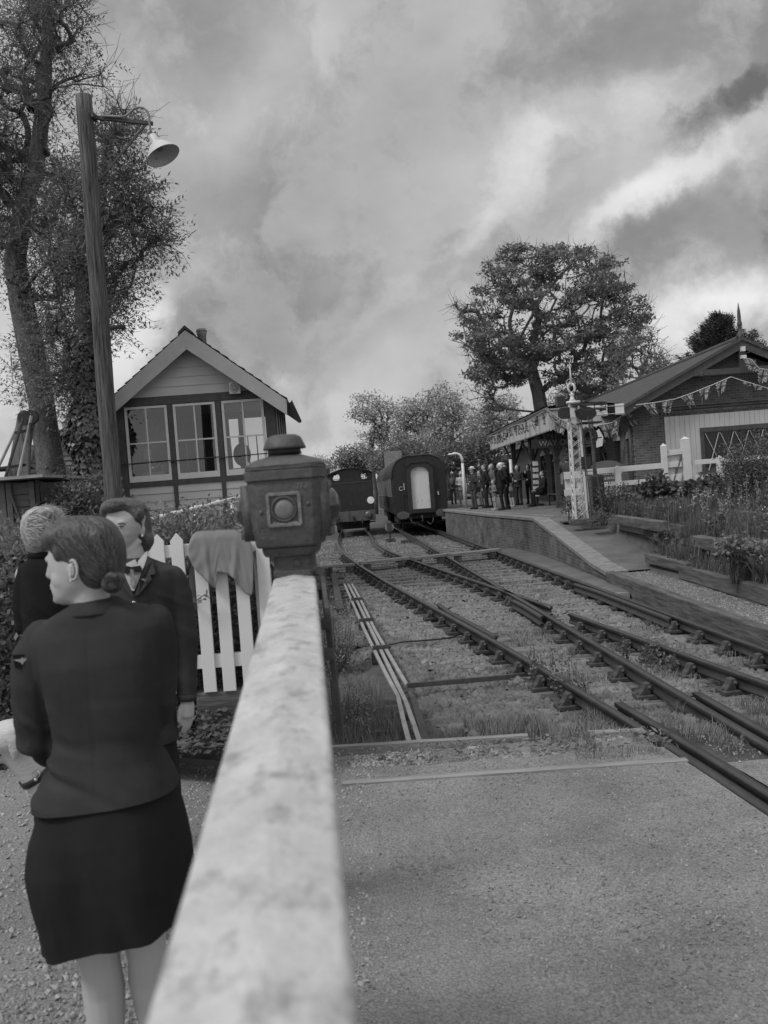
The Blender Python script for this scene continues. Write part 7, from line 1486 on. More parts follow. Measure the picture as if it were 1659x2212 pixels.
    if hat:
        mb = MB(); z = 1.70 + dz
        if hat[0] == 'brim': mb.lathe(T(0, 0, z), [(.17 * k, -.01), (.172 * k, 0), (.10 * k, .012), (.095 * k, .08 * k), (.06 * k, .11 * k), (.002, .115 * k)], 20)
        elif hat[0] == 'cap': mb.ell(T(0, .0, z), (.10 * k, .11 * k, .07 * k)); mb.ell(T(0, -.11, z - .01), (.07 * k, .07 * k, .012 * k))
        elif hat[0] == 'beret': mb.ell(T(0, .0, z + .02), (.12 * k, .13 * k, .05 * k))
        elif hat[0] == 'bobble': mb.ell(T(0, .0, z), (.095 * k, .105 * k, .09 * k)); mb.ell(T(0, .0, z + .11), (.035 * k,) * 3)
        mb.build('hat', cloth(hat[1]), t, True)
        if hat[0] == 'brim': mb = MB(); mb.lathe(T(0, 0, z), [(.102 * k, .012), (.100 * k, .04 * k)], 20, None, 0, False); mb.build('hat_band', cloth(.03), t)
    if bag:
        side, tone = bag; mb = MB()
        if side == 'back': mb.ell(T(0, .17, 1.22 + dz), (.14 * k, .09 * k, .20 * k), Matrix.Rotation(ang, 3, 'Z')); fuse(mb, 'backpack', cloth(tone), t, .02)
        else: mb.box(T(side * .27, .0, .82), (.10 * k, .24 * k, .22 * k), Matrix.Rotation(ang, 3, 'Z')); mb.tube([T(side * .25, 0, .9), T(-side * .1, -.12, 1.3), T(-side * .13, 0, 1.44)], .012 * k, 5); mb.build('bag', cloth(tone), t, False, .02)
    return t
A = R
figure('person in dark jacket and pale bobble hat carrying a backpack beside the carriage', 981, 1089, 1.72, A(160), top=.06, leg=.03, hat=('bobble', .4), bag=('back', .09))
figure('woman in pale jumper and white patterned trousers walking towards us on the platform', 1000, 1094, 1.66, A(-8), ('front', 'down'), top=.42, leg=.42, hair=.06, kind='long', stride=.14, bag=(-1, .2))
figure('man in white brimmed hat, dark jacket and boots holding a phone', 1026, 1100, 1.70, A(-60), ('front', 'out'), top=.045, leg=.07, hat=('brim', .55), bag=(1, .04))
figure('person in dark coat hidden between the hat wearer and the taller men', 1041, 1094, 1.62, A(-70), ('front', 'down'), top=.05, leg=.12, hair=.05, hood=True)
figure('man in black jacket with sunglasses standing behind the grey-coated person', 1052, 1097, 1.80, A(-80), ('front', 'pocket'), top=.022, leg=.045, hair=.07)
figure('grey-haired person in mid grey padded coat looking along the platform', 1067, 1096, 1.80, A(-75), ('pocket', 'down'), top=.12, leg=.06, hair=.25, hood=True)
figure('small child in pale coat, shorts and white trainers at the front of the group', 1070, 1102, 1.12, A(-70), ('chin', 'front'), top=.17, leg=.30, hair=.16, kind='child', shorts=True)
figure('white-haired man in black suit with hands clasped behind his back', 1086, 1102, 1.74, A(-95), ('behind', 'behind'), top=.020, leg=.018, hair=.62)
figure('tall man in dark suit and cap at the right of the suited pair', 1097, 1100, 1.86, A(-110), ('behind', 'behind'), top=.026, leg=.022, hair=.05, hat=('cap', .03))
figure('child in dark helmet hat, pale top and shorts right of the suited men', 1108, 1095, 1.34, A(-60), ('camera', 'camera'), top=.13, leg=.05, hair=.04, kind='child', shorts=True)
figure('woman in dark jacket standing between the canopy posts', 1123, 1091, 1.66, A(-40), ('front', 'front'), top=.05, leg=.035, hair=.16, kind='long')
figure('man in black coat eating beside the leaflet rack', 1146, 1089, 1.68, A(-30), ('chin', 'front'), top=.022, leg=.02, hair=.05)
p = at(1166, 1060, 34.6); figure('man in dark suit sitting on a bench leaning forward under the canopy', 0, 0, 1.74, A(-80), ('lap', 'lap'), top=.022, leg=.02, hair=.07, seat=True, loc=(p.x + .15, 34.6, PZ))
p = at(1228, 1030, 27.2); figure('person in dark short-sleeved shirt and beret behind the lattice signal', 0, 0, 1.74, A(170), ('down', 'camera'), top=.055, leg=.05, hair=.05, hat=('beret', .03), loc=(p.x, 27.2, PZ), group='people near the signal')
figure('distant person in dark coat behind the walking woman', 991, 1083, 1.68, A(30), top=.05, leg=.05, hair=.05, loc=(gz(991, 1083, PZ).x, 45, PZ)) if False else None

# ------------------------------------------------------------------ the three women in the foreground
def P1(x, y, d=0.0): return at(x, y, 2.5 + d)
def lring(Pf, xl, yl, xr, yr, dep, dc=0.0, n=36, sq=2.4, ripple=None):
    out = []
    for k in range(n):
        a = 2 * math.pi * k / n; c, s = math.cos(a), math.sin(a); q = (abs(c) ** sq + abs(s) ** sq) ** (-1 / sq); f = 1 if ripple is None else 1 + ripple(a)
        x = (xl + xr) / 2 + (xr - xl) / 2 * c * q * f; y = (yl + yr) / 2 + (yr - yl) / 2 * c * q * f; p = Pf(x, y, dc); out.append(V((p.x, p.y + dep * s * q * f, p.z)))
    return out
def limb(mb, Pf, pts, n=14):
    P_ = [Pf(*p[:3]) for p in pts]; rr = [p[3] for p in pts]; mb.tube(P_, rr, n); [mb.ell(p, (r,) * 3, None, 12, 8) for p, r in zip(P_, rr)]
def suitmat(name, base):
    m = mat(name, base, .85, .22, 7, .12, 220, spec=.12); return m
M_SUIT = suitmat('dark serge suit', .036); M_SKIRT = suitmat('dark serge skirt', .017); M_SUIT2 = suitmat('dark serge second suit', .040)
def strandmat(name, base, sc, rot=(0, 0, 0), var=.45):
    if name in MATS: return MATS[name]
    m = mat(name, base, .45, var, 1.3, .35, 2.2, stretch=sc, spec=.4, detail=4)
    for n in m.node_tree.nodes:
        if n.type == 'MAPPING': n.inputs['Rotation'].default_value = rot
    return m
M_HAIR1 = strandmat('brown pinned hair', .06, (45, 45, 4), (0, R(-35), 0)); M_HAIR2 = strandmat('auburn rolled hair', .065, (60, 60, 6), (0, R(60), 0)); M_HAIR3 = strandmat('tousled blonde hair', .28, (14, 40, 14), (0, R(50), 0), .6)
gnd1 = .29
W1 = thing('person', 'nearest woman, seen from behind in dark uniform jacket and skirt with low hair bun', 'person', tuple(V((P1(230, 1900).x, 2.5, gnd1))))
sk = MB()
sk.loft([lring(P1, xl, y, xr, y, d, 0, 24, 2.2) for y, xl, xr, d in ((1128, 140, 225, .045), (1150, 116, 250, .070), (1175, 110, 258, .078), (1200, 108, 259, .080), (1225, 109, 255, .078), (1245, 113, 240, .072), (1262, 114, 225, .066), (1276, 115, 205, .058), (1288, 119, 185, .050), (1298, 125, 172, .040), (1305, 134, 160, .028))])
sk.tube([P1(109, 1210), P1(107, 1228), P1(105, 1244), P1(110, 1250)], [.006, .008, .010, .007], 8)
sk.ell(P1(115, 1263), (.009, .02, .006)); sk.ell(P1(116, 1271), (.009, .018, .006)); sk.ell(P1(126, 1294), (.014, .024, .014)); sk.ell(P1(108, 1207), (.010, .035, .010)); sk.ell(P1(138, 1250, -.045), (.035, .022, .035))
for yy, xx in ((1221, 112),): sk.ell(P1(xx, yy, -.035), (.010, .014, .006))
sk.ell(P1(160, 1286, -.012), (.03, .04, .026))
# neck and shoulders, trunk, legs under the clothes
limb(sk, P1, [(192, 1262, 0, .056), (196, 1300, 0, .054), (202, 1345, 0, .06)])
sk.loft([lring(P1, *q, n=20) for q in ((120, 1350, 310, 1330, .07), (95, 1440, 335, 1420, .09), (145, 1600, 315, 1585, .075), (110, 1720, 360, 1700, .11), (130, 1900, 370, 1890, .11))])
def leg1(x0, kn, an): limb(sk, P1, [x0, kn, an])
limb(sk, P1, [(170, 1850, .0, .085), (196, 2000, .0, .066), (218, 2085, .01, .056), (224, 2135, .03, .060), (231, 2230, .03, .051), (238, 2330, .02, .037), (246, 2405, .01, .036)])
limb(sk, P1, [(300, 1850, .0, .085), (308, 1990, .03, .064), (318, 2065, .04, .055), (322, 2110, .06, .059), (338, 2210, .06, .050), (352, 2310, .04, .036), (362, 2385, .04, .035)])
for x, d in ((248, .0), (364, .03)): sk.ell(P1(x, 2425, d + .05), (.038, .11, .035))
# ear
sk.ell(P1(158, 1230, -.082), (.012, .012, .025), Matrix.Rotation(R(12), 3, 'Y')); sk.ell(P1(156, 1246, -.084), (.008, .010, .012))
# hands folded in front
for (a, b) in (((120, 1632, .17), (190, 1625, .22)), ((330, 1600, .17), (260, 1612, .22))):
    pa_, pb_ = P1(*a), P1(*b); sk.tube([pa_, pa_.lerp(pb_, .6), pb_], [.024, .036, .030], 10); dd = (pb_ - pa_).normalized()
    for i in range(4): o = V((0, .0, .033 - .021 * i)); sk.tube([pb_ - dd * .02 + o, pb_ + dd * .035 + o + V((0, .008, 0)), pb_ + dd * (.066 - .005 * abs(i - 1.4)) + o + V((0, -.01, 0))], [.010, .0095, .0075], 7)
    sk.tube([pa_.lerp(pb_, .5) + V((0, 0, .03)), pb_ + V((0, -.01, .052))], [.012, .009], 7)
body1 = fuse(sk, 'body', M_SKIN, W1, .0045, 9)
mb = MB(); ec = P1(158, 1231, -.094)
mb.tube([ec + V((.012 * math.sin(t) * (1 - .25 * (t > 4)), -.004 + .003 * math.cos(t), .026 * math.cos(t))) for t in np.linspace(-.6, 4.4, 16)], [.0035 + .001 * math.sin(i * .4) for i in range(16)], 7); mb.tube([ec + V((-.004 + .006 * math.sin(t), -.003, -.002 + .013 * math.cos(t))) for t in np.linspace(-.2, 3.3, 9)], .0025, 6); mb.build('ear', M_SKIN, W1, True)
mb = MB(); mb.ell(ec + V((0, .004, .002)), (.008, .006, .016)); mb.build('ear_shade', mat('ear shade', .30, .6, .1), W1, True)  # darker bead inside the ear rim, shade put into its colour
mb = MB()
for s in (0, 1): mb.ell(P1(154, 1254, -.096), (.0055,) * 3, None, 10, 8)
mb.build('earring', mat('pearl', .75, .2, .02, 4, 0), W1, True)
# eye on the far edge of the profile
mb = MB(); mb.tube([P1(111.5, 1219, -.046), P1(109.5, 1220, -.050)], [.0014, .0008], 4); mb.build('eyelash', mat('lash', .06, .7), W1, True)
hr_ = MB()
hr_.loft([lring(P1, xl, y, xr, y, d, .004, 36, 2.7) for y, xl, xr, d in ((1114, 162, 200, .030), (1118, 145, 222, .055), (1126, 128, 236, .072), (1138, 116, 248, .084), (1152, 107, 256, .090), (1164, 105.5, 262, .093), (1176, 109, 265, .095), (1186, 118, 267, .095), (1198, 125, 268, .094), (1208, 134, 268, .092), (1218, 158, 267, .090), (1232, 170, 264, .088), (1245, 176, 259, .084), (1256, 184, 246, .074), (1266, 196, 232, .058), (1272, 204, 222, .040))])
hr_.ell(P1(128, 1160, -.02), (.045, .07, .040), Matrix.Rotation(R(-25), 3, 'Y')); hr_.ell(P1(133, 1186, -.055), (.024, .032, .040), Matrix.Rotation(R(12), 3, 'Y')); hr_.tube([P1(175, 1128, -.05), P1(205, 1160, -.085), P1(228, 1215, -.075), P1(240, 1255, -.04)], [.02, .025, .025, .02], 8)
hr1 = fuse(hr_, 'hair', M_HAIR1, W1, .005, 6)
bn = MB(); bn.ell(P1(242, 1261, -.065), (.030, .030, .027)); bn.ell(P1(254, 1249, -.06), (.022, .028, .017), Matrix.Rotation(R(30), 3, 'Y')); bn.tube([P1(230, 1250, -.085), P1(240, 1243, -.09), P1(254, 1247, -.09)], [.010, .013, .010], 8); bun1 = fuse(bn, 'bun', M_HAIR1, W1, .004, 2)
be = P1(236, 1250, -.085); PR = []
for i in range(560):
    u = rng.uniform(0, 1); x0 = 112 + 150 * u; y0 = 1150 - 34 * math.sin(math.pi * min(1, u * 1.05)) + rng.uniform(-4, 26); PR.append((P1(x0, y0, rng.uniform(-.10, -.02)), be + V((rng.normal() * .020, .0, rng.normal() * .016))))
for i in range(110): PR.append((P1(rng.uniform(140, 170), rng.uniform(1195, 1222), -.09), be + V((rng.normal() * .02 - .02, 0, rng.normal() * .014 - .008))))
M_LOCKL = mat('light lock', .11, .4, .3, 5, 0, spec=.5); M_LOCKD = mat('dark lock', .035, .45, .3, 5, 0, spec=.4)
strands(hr1, PR[::2], M_LOCKL, W1, .0012); strands(hr1, PR[1::2], M_LOCKD, W1, .0014)
BR = [(P1(242 + 24 * math.cos(a), 1261 + 21 * math.sin(a), -.09), P1(242 + 24 * math.cos(a + 2.2), 1261 + 21 * math.sin(a + 2.2), -.09)) for a in np.linspace(0, 6.2, 44)]
strands(bun1, BR, M_LOCKD, W1, .0018)
mb = MB()
for i in range(150):                                        # stray hairs
    a = rng.uniform(0, .55); x0, y0 = 112 + 140 * a, 1122 + 40 * abs(a - .45) ** 1.5 * 2 + rng.uniform(-2, 24); p = P1(x0, y0, rng.uniform(-.05, .05)); q = p + V((.045 + .02 * rng.normal(), .01 * rng.normal(), .012 * rng.normal() + .004)); mb.tube([p, p.lerp(q, .5) + V((0, 0, .006)), q], [.0005, .0005, .0003], 3, False)
mb.build('stray_hair', M_HAIR1, W1)
# jacket
jk = MB()
J1 = [(164, 1296, 252, 1288, .058, .005), (150, 1310, 266, 1299, .070, .005), (112, 1334, 318, 1307, .078, .0), (76, 1362, 350, 1322, .086, 0), (70, 1385, 362, 1342, .098, 0), (84, 1440, 358, 1410, .118, 0), (102, 1520, 356, 1495, .118, 0), (116, 1590, 346, 1572, .108, 0), (106, 1650, 352, 1625, .122, 0), (88, 1700, 374, 1665, .142, 0), (78, 1740, 386, 1700, .154, 0), (66, 1800, 400, 1760, .17, 0)]
def fold(i):
    return lambda a: .010 * math.sin(3 * a + i * 1.7) + .006 * math.sin(7 * a + i * 2.9)
jk.loft([lring(P1, *q[:5], q[5], 40, 2.6, fold(i) if i > 4 else None) for i, q in enumerate(J1)])
limb(jk, P1, [(92, 1378, .0, .052), (76, 1420, -.005, .060), (71, 1480, -.01, .058), (70, 1550, -.01, .055), (76, 1598, .0, .052), (108, 1625, .09, .046), (135, 1632, .17, .036)])
limb(jk, P1, [(334, 1342, .0, .050), (346, 1390, .01, .048), (350, 1450, .02, .044), (350, 1510, .03, .042), (342, 1548, .05, .042), (325, 1580, .12, .038), (310, 1590, .18, .034)])
hA, hB = P1(78, 1738), P1(386, 1694); hn = V((hB.z - hA.z, 0, -(hB.x - hA.x))).normalized()
jacket1 = fuse(jk, 'jacket', M_SUIT, W1, .0065, 5, cuts=((hA, hn),))
zw, zh = P1(200, 1600).z, P1(200, 1700).z
def fold1(p):
    w = math.exp(-((p.z - zw + .03) / .11) ** 2); s = p.x * 1.0 + .9; k = (p.z * 46 + 3.2 * math.sin(s * 5) + 2.5 * nz(p.x, p.z, 5)); a = -1.5 * w * (max(0, math.sin(k)) ** 2.2) * (.55 + .45 * nz(p.x * 1.5, p.z * 4 + 3, 3) * 2)
    arm = math.exp(-((p.x - P1(72, 1500).x) / .07) ** 2); b = arm * .5 * max(0, math.sin(p.z * 60 + p.x * 40 + 4 * nz(p.x, p.z, 4))) ** 2 * max(0, min(1, (P1(70, 1450).z - p.z) * 8))
    seam = -.14 * math.exp(-((p.x - P1(225, 1500).x) / .004) ** 2) * (p.z < P1(225, 1350).z); ridge = .5 * nz(p.x * 2, p.z * 2, 2.2)
    sl = -1.0 * (math.exp(-((p.x - P1(109, 1500).x) / .011) ** 2) + .5 * math.exp(-((p.x - P1(345, 1480).x) / .010) ** 2)) * max(0, min(1, (P1(0, 1400).z - p.z) * 7)) * (p.z > P1(0, 1640).z)
    return a + b + seam + ridge + sl
wrinkle(jacket1, .014, fold1)
# raised creases across the small of the back
mbc = MB()
def crease(pts, r, mb=None):
    pp = [P1(x, y, -d) for x, y, d in pts]; mbc.tube(pp, [r * .3] + [r] * (len(pp) - 2) + [r * .3], 8)
cl_ = MB(); cl_.loft([lring(P1, 158, 1300, 256, 1291, .068, .004, 36, 2.3), lring(P1, 152, 1312, 268, 1300, .080, .004, 36, 2.3), lring(P1, 140, 1330, 282, 1313, .090, .004, 36, 2.3), lring(P1, 143, 1334, 278, 1317, .080, .004, 36, 2.3)]); fuse(cl_, 'collar', M_SUIT, jacket1, .005, 2)
bd = MB(); bc = P1(50, 1427, -.064); bd.prism([(-.022, .02), (.022, .014), (.026, -.012), (.012, -.026), (-.018, -.018)], bc, (1, .55, 0), (0, 0, 1), (0, -1, 0), .003); bpat = bd.build('badge_patch', M_SKIRT, jacket1)
bd = MB(); q = V((1, .55, 0)).normalized(); bb = bc + V((0, -.006, 0)); bd.prism([(0, -.010), (.004, -.003), (.022, .007), (.004, .006), (0, .010), (-.004, .006), (-.022, .007), (-.004, -.003)], bb, q, (0, 0, 1), (0, -1, 0), .002); bd.build('winged_badge', mat('badge thread', .34, .8, .1), jacket1)
# skirt with pleats
skt = MB(); S1 = [(100, 1700, 368, 1665, .125), (88, 1745, 384, 1706, .145), (74, 1810, 398, 1765, .170), (68, 1870, 408, 1820, .180), (80, 1925, 416, 1870, .182), (92, 1975, 420, 1920, .180), (100, 2020, 420, 1965, .176), (104, 2080, 424, 2040, .176), (106, 2130, 424, 2090, .17)]
def pleat(i): return lambda a: (.0 + .006 * i) * math.sin(5 * a + .8) + (.004 * i) * math.sin(11 * a)
skt.loft([lring(P1, *q, 0, 44, 2.2, pleat(i)) for i, q in enumerate(S1)])
sA, sB = P1(185, 2072, -.17), P1(345, 2028, -.15); sn = V((sB.z - sA.z, 0, -(sB.x - sA.x))).normalized()
skirt1 = fuse(skt, 'skirt', M_SKIRT, W1, .0075, 3, cuts=((sA, sn),))
wrinkle(skirt1, .014, lambda p: max(0, min(1, (P1(200, 1745).z - p.z) * 4)) * (math.sin(p.x * 26 + p.z * 9 + 1.5 * nz(p.x, p.z, 2)) ** 3 + .5 * nz(p.x * 2, p.z, 3)))
for x, d in ((250, .0), (366, .03)): mb = MB(); mb.ell(P1(x, 2428, d + .055), (.042, .125, .038)); mb.box(P1(x, 2440, d - .02), (.035, .04, .06)); mb.build('shoe', M_BLACK, W1, True)

# woman facing us at the back
def P2(x, y, d=0.0): return at(x, y, 3.95 + d)
W2 = thing('person', 'woman facing the camera in dark uniform jacket, pale shirt collar and rolled hair', 'person', tuple(V((P2(310, 1700).x, 3.95, .30))))
sk = MB(); HC2 = P2(265, 1142)
sk.loft([lring(P2, *q, 0, 24, 2.1) for q in ((236, 1092, 300, 1088, .06), (226, 1106, 310, 1102, .084), (224, 1122, 314, 1118, .094), (225, 1140, 312, 1136, .096), (228, 1156, 306, 1152, .093), (233, 1170, 298, 1167, .085), (240, 1184, 288, 1181, .070), (245, 1194, 280, 1192, .054), (249, 1201, 274, 1199, .040))])
# face turned a little to the left of the frame
sk.tube([P2(248, 1131, -.078), P2(245, 1145, -.090), P2(243, 1154, -.100), P2(246, 1160, -.084)], [.009, .010, .0125, .010], 10); sk.ell(P2(245, 1156, -.086), (.016, .012, .010))
sk.ell(P2(248, 1173, -.066), (.020, .014, .014)); sk.ell(P2(254, 1193, -.052), (.018, .018, .014)); sk.tube([P2(262, 1196, -.04), P2(285, 1186, -.03), P2(303, 1166, -.012)], [.016, .016, .014], 10); sk.ell(P2(262, 1129, -.084), (.026, .016, .013)); sk.ell(P2(236, 1130, -.060), (.020, .018, .013)); sk.ell(P2(270, 1152, -.072), (.026, .016, .018)); sk.ell(P2(234, 1152, -.050), (.016, .018, .018))
sk.ell(P2(309, 1147, -.012), (.010, .014, .026), Matrix.Rotation(R(8), 3, 'Y'))
limb(sk, P2, [(282, 1180, .01, .056), (286, 1205, .01, .056), (290, 1240, .01, .062)])
sk.loft([lring(P2, *q, n=20) for q in ((225, 1240, 360, 1232, .07), (225, 1330, 375, 1325, .10), (245, 1430, 372, 1425, .09), (235, 1540, 375, 1535, .11), (240, 1640, 372, 1640, .11))])
for x0, x1, x2 in ((275, 292, 300), (340, 352, 358)): limb(sk, P2, [(x0, 1620, 0, .085), (x1, 1780, 0, .055), (x1 + 3, 1830, .02, .056), (x2, 1930, .01, .036), (x2 + 3, 1960, 0, .036)]); sk.ell(P2(x2 + 3, 1968, -.07), (.038, .11, .035))
# right-hand side arm with a hanging, half-closed hand
limb(sk, P2, [(385, 1262, 0, .045), (402, 1380, .01, .036), (406, 1500, 0, .026), (406, 1518, 0, .024)])
hd2 = [(403, 1522), (402, 1545)]; sk.tube([P2(405, 1510, 0), P2(404, 1525, 0), P2(404, 1548, 0)], [.026, .034, .032], 12)
for i, (fx, L, dd) in enumerate(((392, 24, -.01), (399, 32, .0), (406, 33, .012), (413, 27, .024))):
    a, b, c_, e = P2(fx + 1, 1540, dd), P2(fx + 1, 1540 + L * .5, dd - .004), P2(fx - 2, 1540 + L * .95, dd - .002), P2(fx - 8, 1540 + L * 1.35, dd + .006); sk.tube([a, b, c_, e], [.0100, .0092, .0082, .0068], 8)
sk.tube([P2(393, 1524, -.018), P2(387, 1538, -.024), P2(386, 1552, -.024), P2(387, 1562, -.022)], [.013, .011, .009, .0075], 8)
# other arm bent across, hidden behind the nearer woman
limb(sk, P2, [(222, 1262, 0, .045), (212, 1370, 0, .036), (262, 1420, -.16, .026)]); sk.tube([P2(262, 1420, -.16), P2(285, 1425, -.19)], [.03, .03], 10)
for i in range(4): sk.tube([P2(285, 1415 + 7 * i, -.19), P2(300, 1418 + 7 * i, -.20), P2(308, 1424 + 6 * i, -.19)], [.010, .009, .007], 6)
sk.tube([P2(268, 1412, -.19), P2(286, 1404, -.20)], [.012, .009], 6)
body2 = fuse(sk, 'body', M_SKIN, W2, .0045, 8)
M_EYE = mat('eye dark', .04, .3, .2, 5, 0); M_BROW = mat('brow', .10, .8, .2); M_LIP = mat('lip', .18, .5, .1)
for x, w, de in ((261, .017, -.0965), (238.5, .012, -.0885)):
    mb = MB(); mb.ell(P2(x, 1139.2, de + .0035), (w * .72, .006, .0042)); mb.build('eyeball', mat('eye white', .3, .3, .05, 4, 0), W2, True)
    mb = MB(); mb.ell(P2(x, 1138.5, de + .003), (w * .34, .0065, .0040)); mb.build('eye', M_EYE, W2, True); mb = MB(); mb.tube([P2(x - w * 480, 1133.2, de + .004), P2(x - w * 200, 1130.6, de - .002), P2(x + w * 250, 1129.8, de - .002), P2(x + w * 620, 1133, de + .004)], [.0014, .0030, .0028, .0012], 6); mb.build('eyebrow', M_BROW, W2, True)
    mb = MB(); mb.tube([P2(x - w * 400, 1138.5, de + .002), P2(x, 1136, de - .002), P2(x + w * 400, 1137.5, de)], [.0012, .0024, .0012], 6); mb.build('eyelid', M_BROW, W2, True)
mb = MB(); mb.ell(P2(248, 1173, -.0775), (.017, .005, .0055)); mb.build('lips', M_LIP, W2, True)
hr_ = MB(); hr_.loft([lring(P2, *q, .022, 30, 2.3) for q in ((240, 1077, 275, 1074, .05), (226, 1084, 298, 1080, .085), (220, 1093, 312, 1090, .105), (221, 1102, 318, 1100, .108))])
hr_.ell(P2(246, 1094, -.065), (.055, .048, .030), Matrix.Rotation(R(-8), 3, 'Y')); hr_.ell(P2(228, 1108, -.03), (.022, .05, .040)); hr_.loft([lring(P2, *q, .050, 26, 2.2) for q in ((244, 1100, 320, 1100, .08), (250, 1125, 325, 1125, .088), (262, 1150, 327, 1150, .082), (272, 1172, 325, 1172, .07), (285, 1186, 320, 1186, .05))])
hr_.ell(P2(301, 1114, -.03), (.020, .05, .034), Matrix.Rotation(R(15), 3, 'Y')); hr_.ell(P2(318, 1166, .04), (.030, .05, .040)); hr_.ell(P2(312, 1182, .05), (.030, .05, .024)); hair2 = fuse(hr_, 'hair', M_HAIR2, W2, .0055, 4)
PR = [(P2(rng.uniform(224, 285), rng.uniform(1080, 1100), -.10), P2(rng.uniform(296, 318), rng.uniform(1100, 1130), -.07)) for _ in range(240)] + [(P2(rng.uniform(285, 312), rng.uniform(1088, 1110), -.08), P2(rng.uniform(306, 322), rng.uniform(1160, 1186), -.02)) for _ in range(200)]
strands(hair2, PR[::2], M_LOCKL, W2, .0009); strands(hair2, PR[1::2], M_LOCKD, W2, .0010)
mb = MB(); mb.ell(P2(307, 1157, -.022), (.006,) * 3); mb.build('earring', MATS['pearl'], W2, True)
jk = MB(); J2 = [(264, 1206, 318, 1203, .062), (245, 1222, 345, 1215, .080), (214, 1240, 384, 1228, .094), (206, 1262, 388, 1248, .110), (212, 1320, 378, 1310, .130), (226, 1410, 370, 1402, .115), (222, 1470, 374, 1465, .125), (214, 1560, 380, 1556, .135), (214, 1600, 382, 1598, .135)]
jk.loft([lring(P2, *q, 0, 36, 2.5, fold(i) if i > 3 else None) for i, q in enumerate(J2)])
limb(jk, P2, [(372, 1250, .0, .058), (386, 1285, .0, .060), (396, 1340, .005, .056), (402, 1400, .01, .050), (404, 1460, .005, .046), (405, 1500, .0, .042)]); limb(jk, P2, [(222, 1262, 0, .058), (212, 1370, 0, .050), (262, 1420, -.14, .038)])
jacket2 = fuse(jk, 'jacket', M_SUIT2, W2, .007, 3)
wrinkle(jacket2, .005, lambda p: 1.6 * max(0, math.sin(p.z * 42 + p.x * 22 + 5 * nz(p.x, p.z, 3))) ** 2 * (.5 + nz(p.x, p.z, 6)) + .7 * nz(p.x, p.z, 5))
cu = MB(); cu.loft([lring(P2, 386, 1498, 424, 1498, .042, 0), lring(P2, 386, 1512, 424, 1511, .043, 0), lring(P2, 388, 1513, 422, 1512, .034, 0)]); cu.build('cuff', M_SUIT2, jacket2, True)
st2 = MB(); st2.loft([lring(P2, *q, 0, 30) for q in ((220, 1590, 378, 1588, .12), (214, 1640, 384, 1640, .14), (212, 1692, 388, 1690, .15), (205, 1780, 392, 1776, .17), (200, 1815, 394, 1812, .175))]); fuse(st2, 'skirt', M_SKIRT, W2, .012, 2)
# shirt front, tie, lapels, button, wings
def flat2(pts, d, th=.004): mb = MB(); a = [P2(x, y, d) if len(p) == 2 else P2(x, y, p[2]) for p in pts for x, y in (p[:2],)]; n = len(a); b = [p + V((0, th, 0)) for p in a]; mb.add(a + b, [tuple(range(n)), tuple(range(2 * n - 1, n - 1, -1))] + [(k, (k + 1) % n, n + (k + 1) % n, n + k) for k in range(n)]); return mb
M_SHIRT = mat('pale shirt cotton', .34, .85, .08, 6, .15, 60)
flat2([(262, 1222, -.088), (292, 1208, -.080), (300, 1225, -.098), (305, 1240, -.105), (296, 1262, -.128), (290, 1276, -.136), (283, 1276, -.136), (270, 1250, -.118)], 0).build('shirt_front', M_SHIRT, W2)
flat2([(296, 1214, -.066), (317, 1190, -.052), (318, 1204, -.070), (308, 1232, -.108), (303, 1238, -.112), (296, 1222, -.094)], 0, .008).build('shirt_collar', M_SHIRT, W2); flat2([(268, 1214, -.07), (274, 1224, -.10), (268, 1236, -.11), (258, 1222, -.085)], 0, .008).build('shirt_collar', M_SHIRT, W2)
flat2([(270, 1222, -.112), (282, 1225, -.116), (302, 1222, -.114), (306, 1234, -.118), (296, 1236, -.118), (284, 1231, -.120), (274, 1240, -.118), (268, 1238, -.116)], 0, .01).build('tie_bow', M_SKIRT, W2); flat2([(281, 1230, -.128), (288, 1230, -.128), (292, 1262, -.138), (287, 1272, -.140), (282, 1262, -.138)], 0, .006).build('tie', mat('mottled tie', .16, .7, .5, 40, 0), W2)
flat2([(318, 1200, -.066), (330, 1212, -.078), (336, 1240, -.112), (324, 1243, -.118), (328, 1252, -.124), (300, 1284, -.142), (289, 1290, -.144), (303, 1252, -.130), (312, 1226, -.105)], 0, .008).build('lapel', M_SUIT2, jacket2, False, .002); flat2([(262, 1206, -.062), (254, 1240, -.112), (262, 1262, -.128), (284, 1290, -.144), (289, 1286, -.144), (272, 1252, -.124), (264, 1226, -.095)], 0, .008).build('lapel', M_SUIT2, jacket2, False, .002)
mb = MB(); mb.ell(P2(288.5, 1304, -.138), (.012, .006, .012)); mb.build('button', mat('brass button', .6, .2, .1, 5, 0, metal=.8), jacket2, True)
flat2([(310, 1250, -.136), (314, 1251, -.136), (321, 1249, -.132), (316, 1254, -.134), (313, 1256, -.136), (310, 1254, -.136), (303, 1251, -.136)], 0, .003).build('winged_pin', mat('dull metal pin', .22, .4, .1, metal=.5), jacket2)

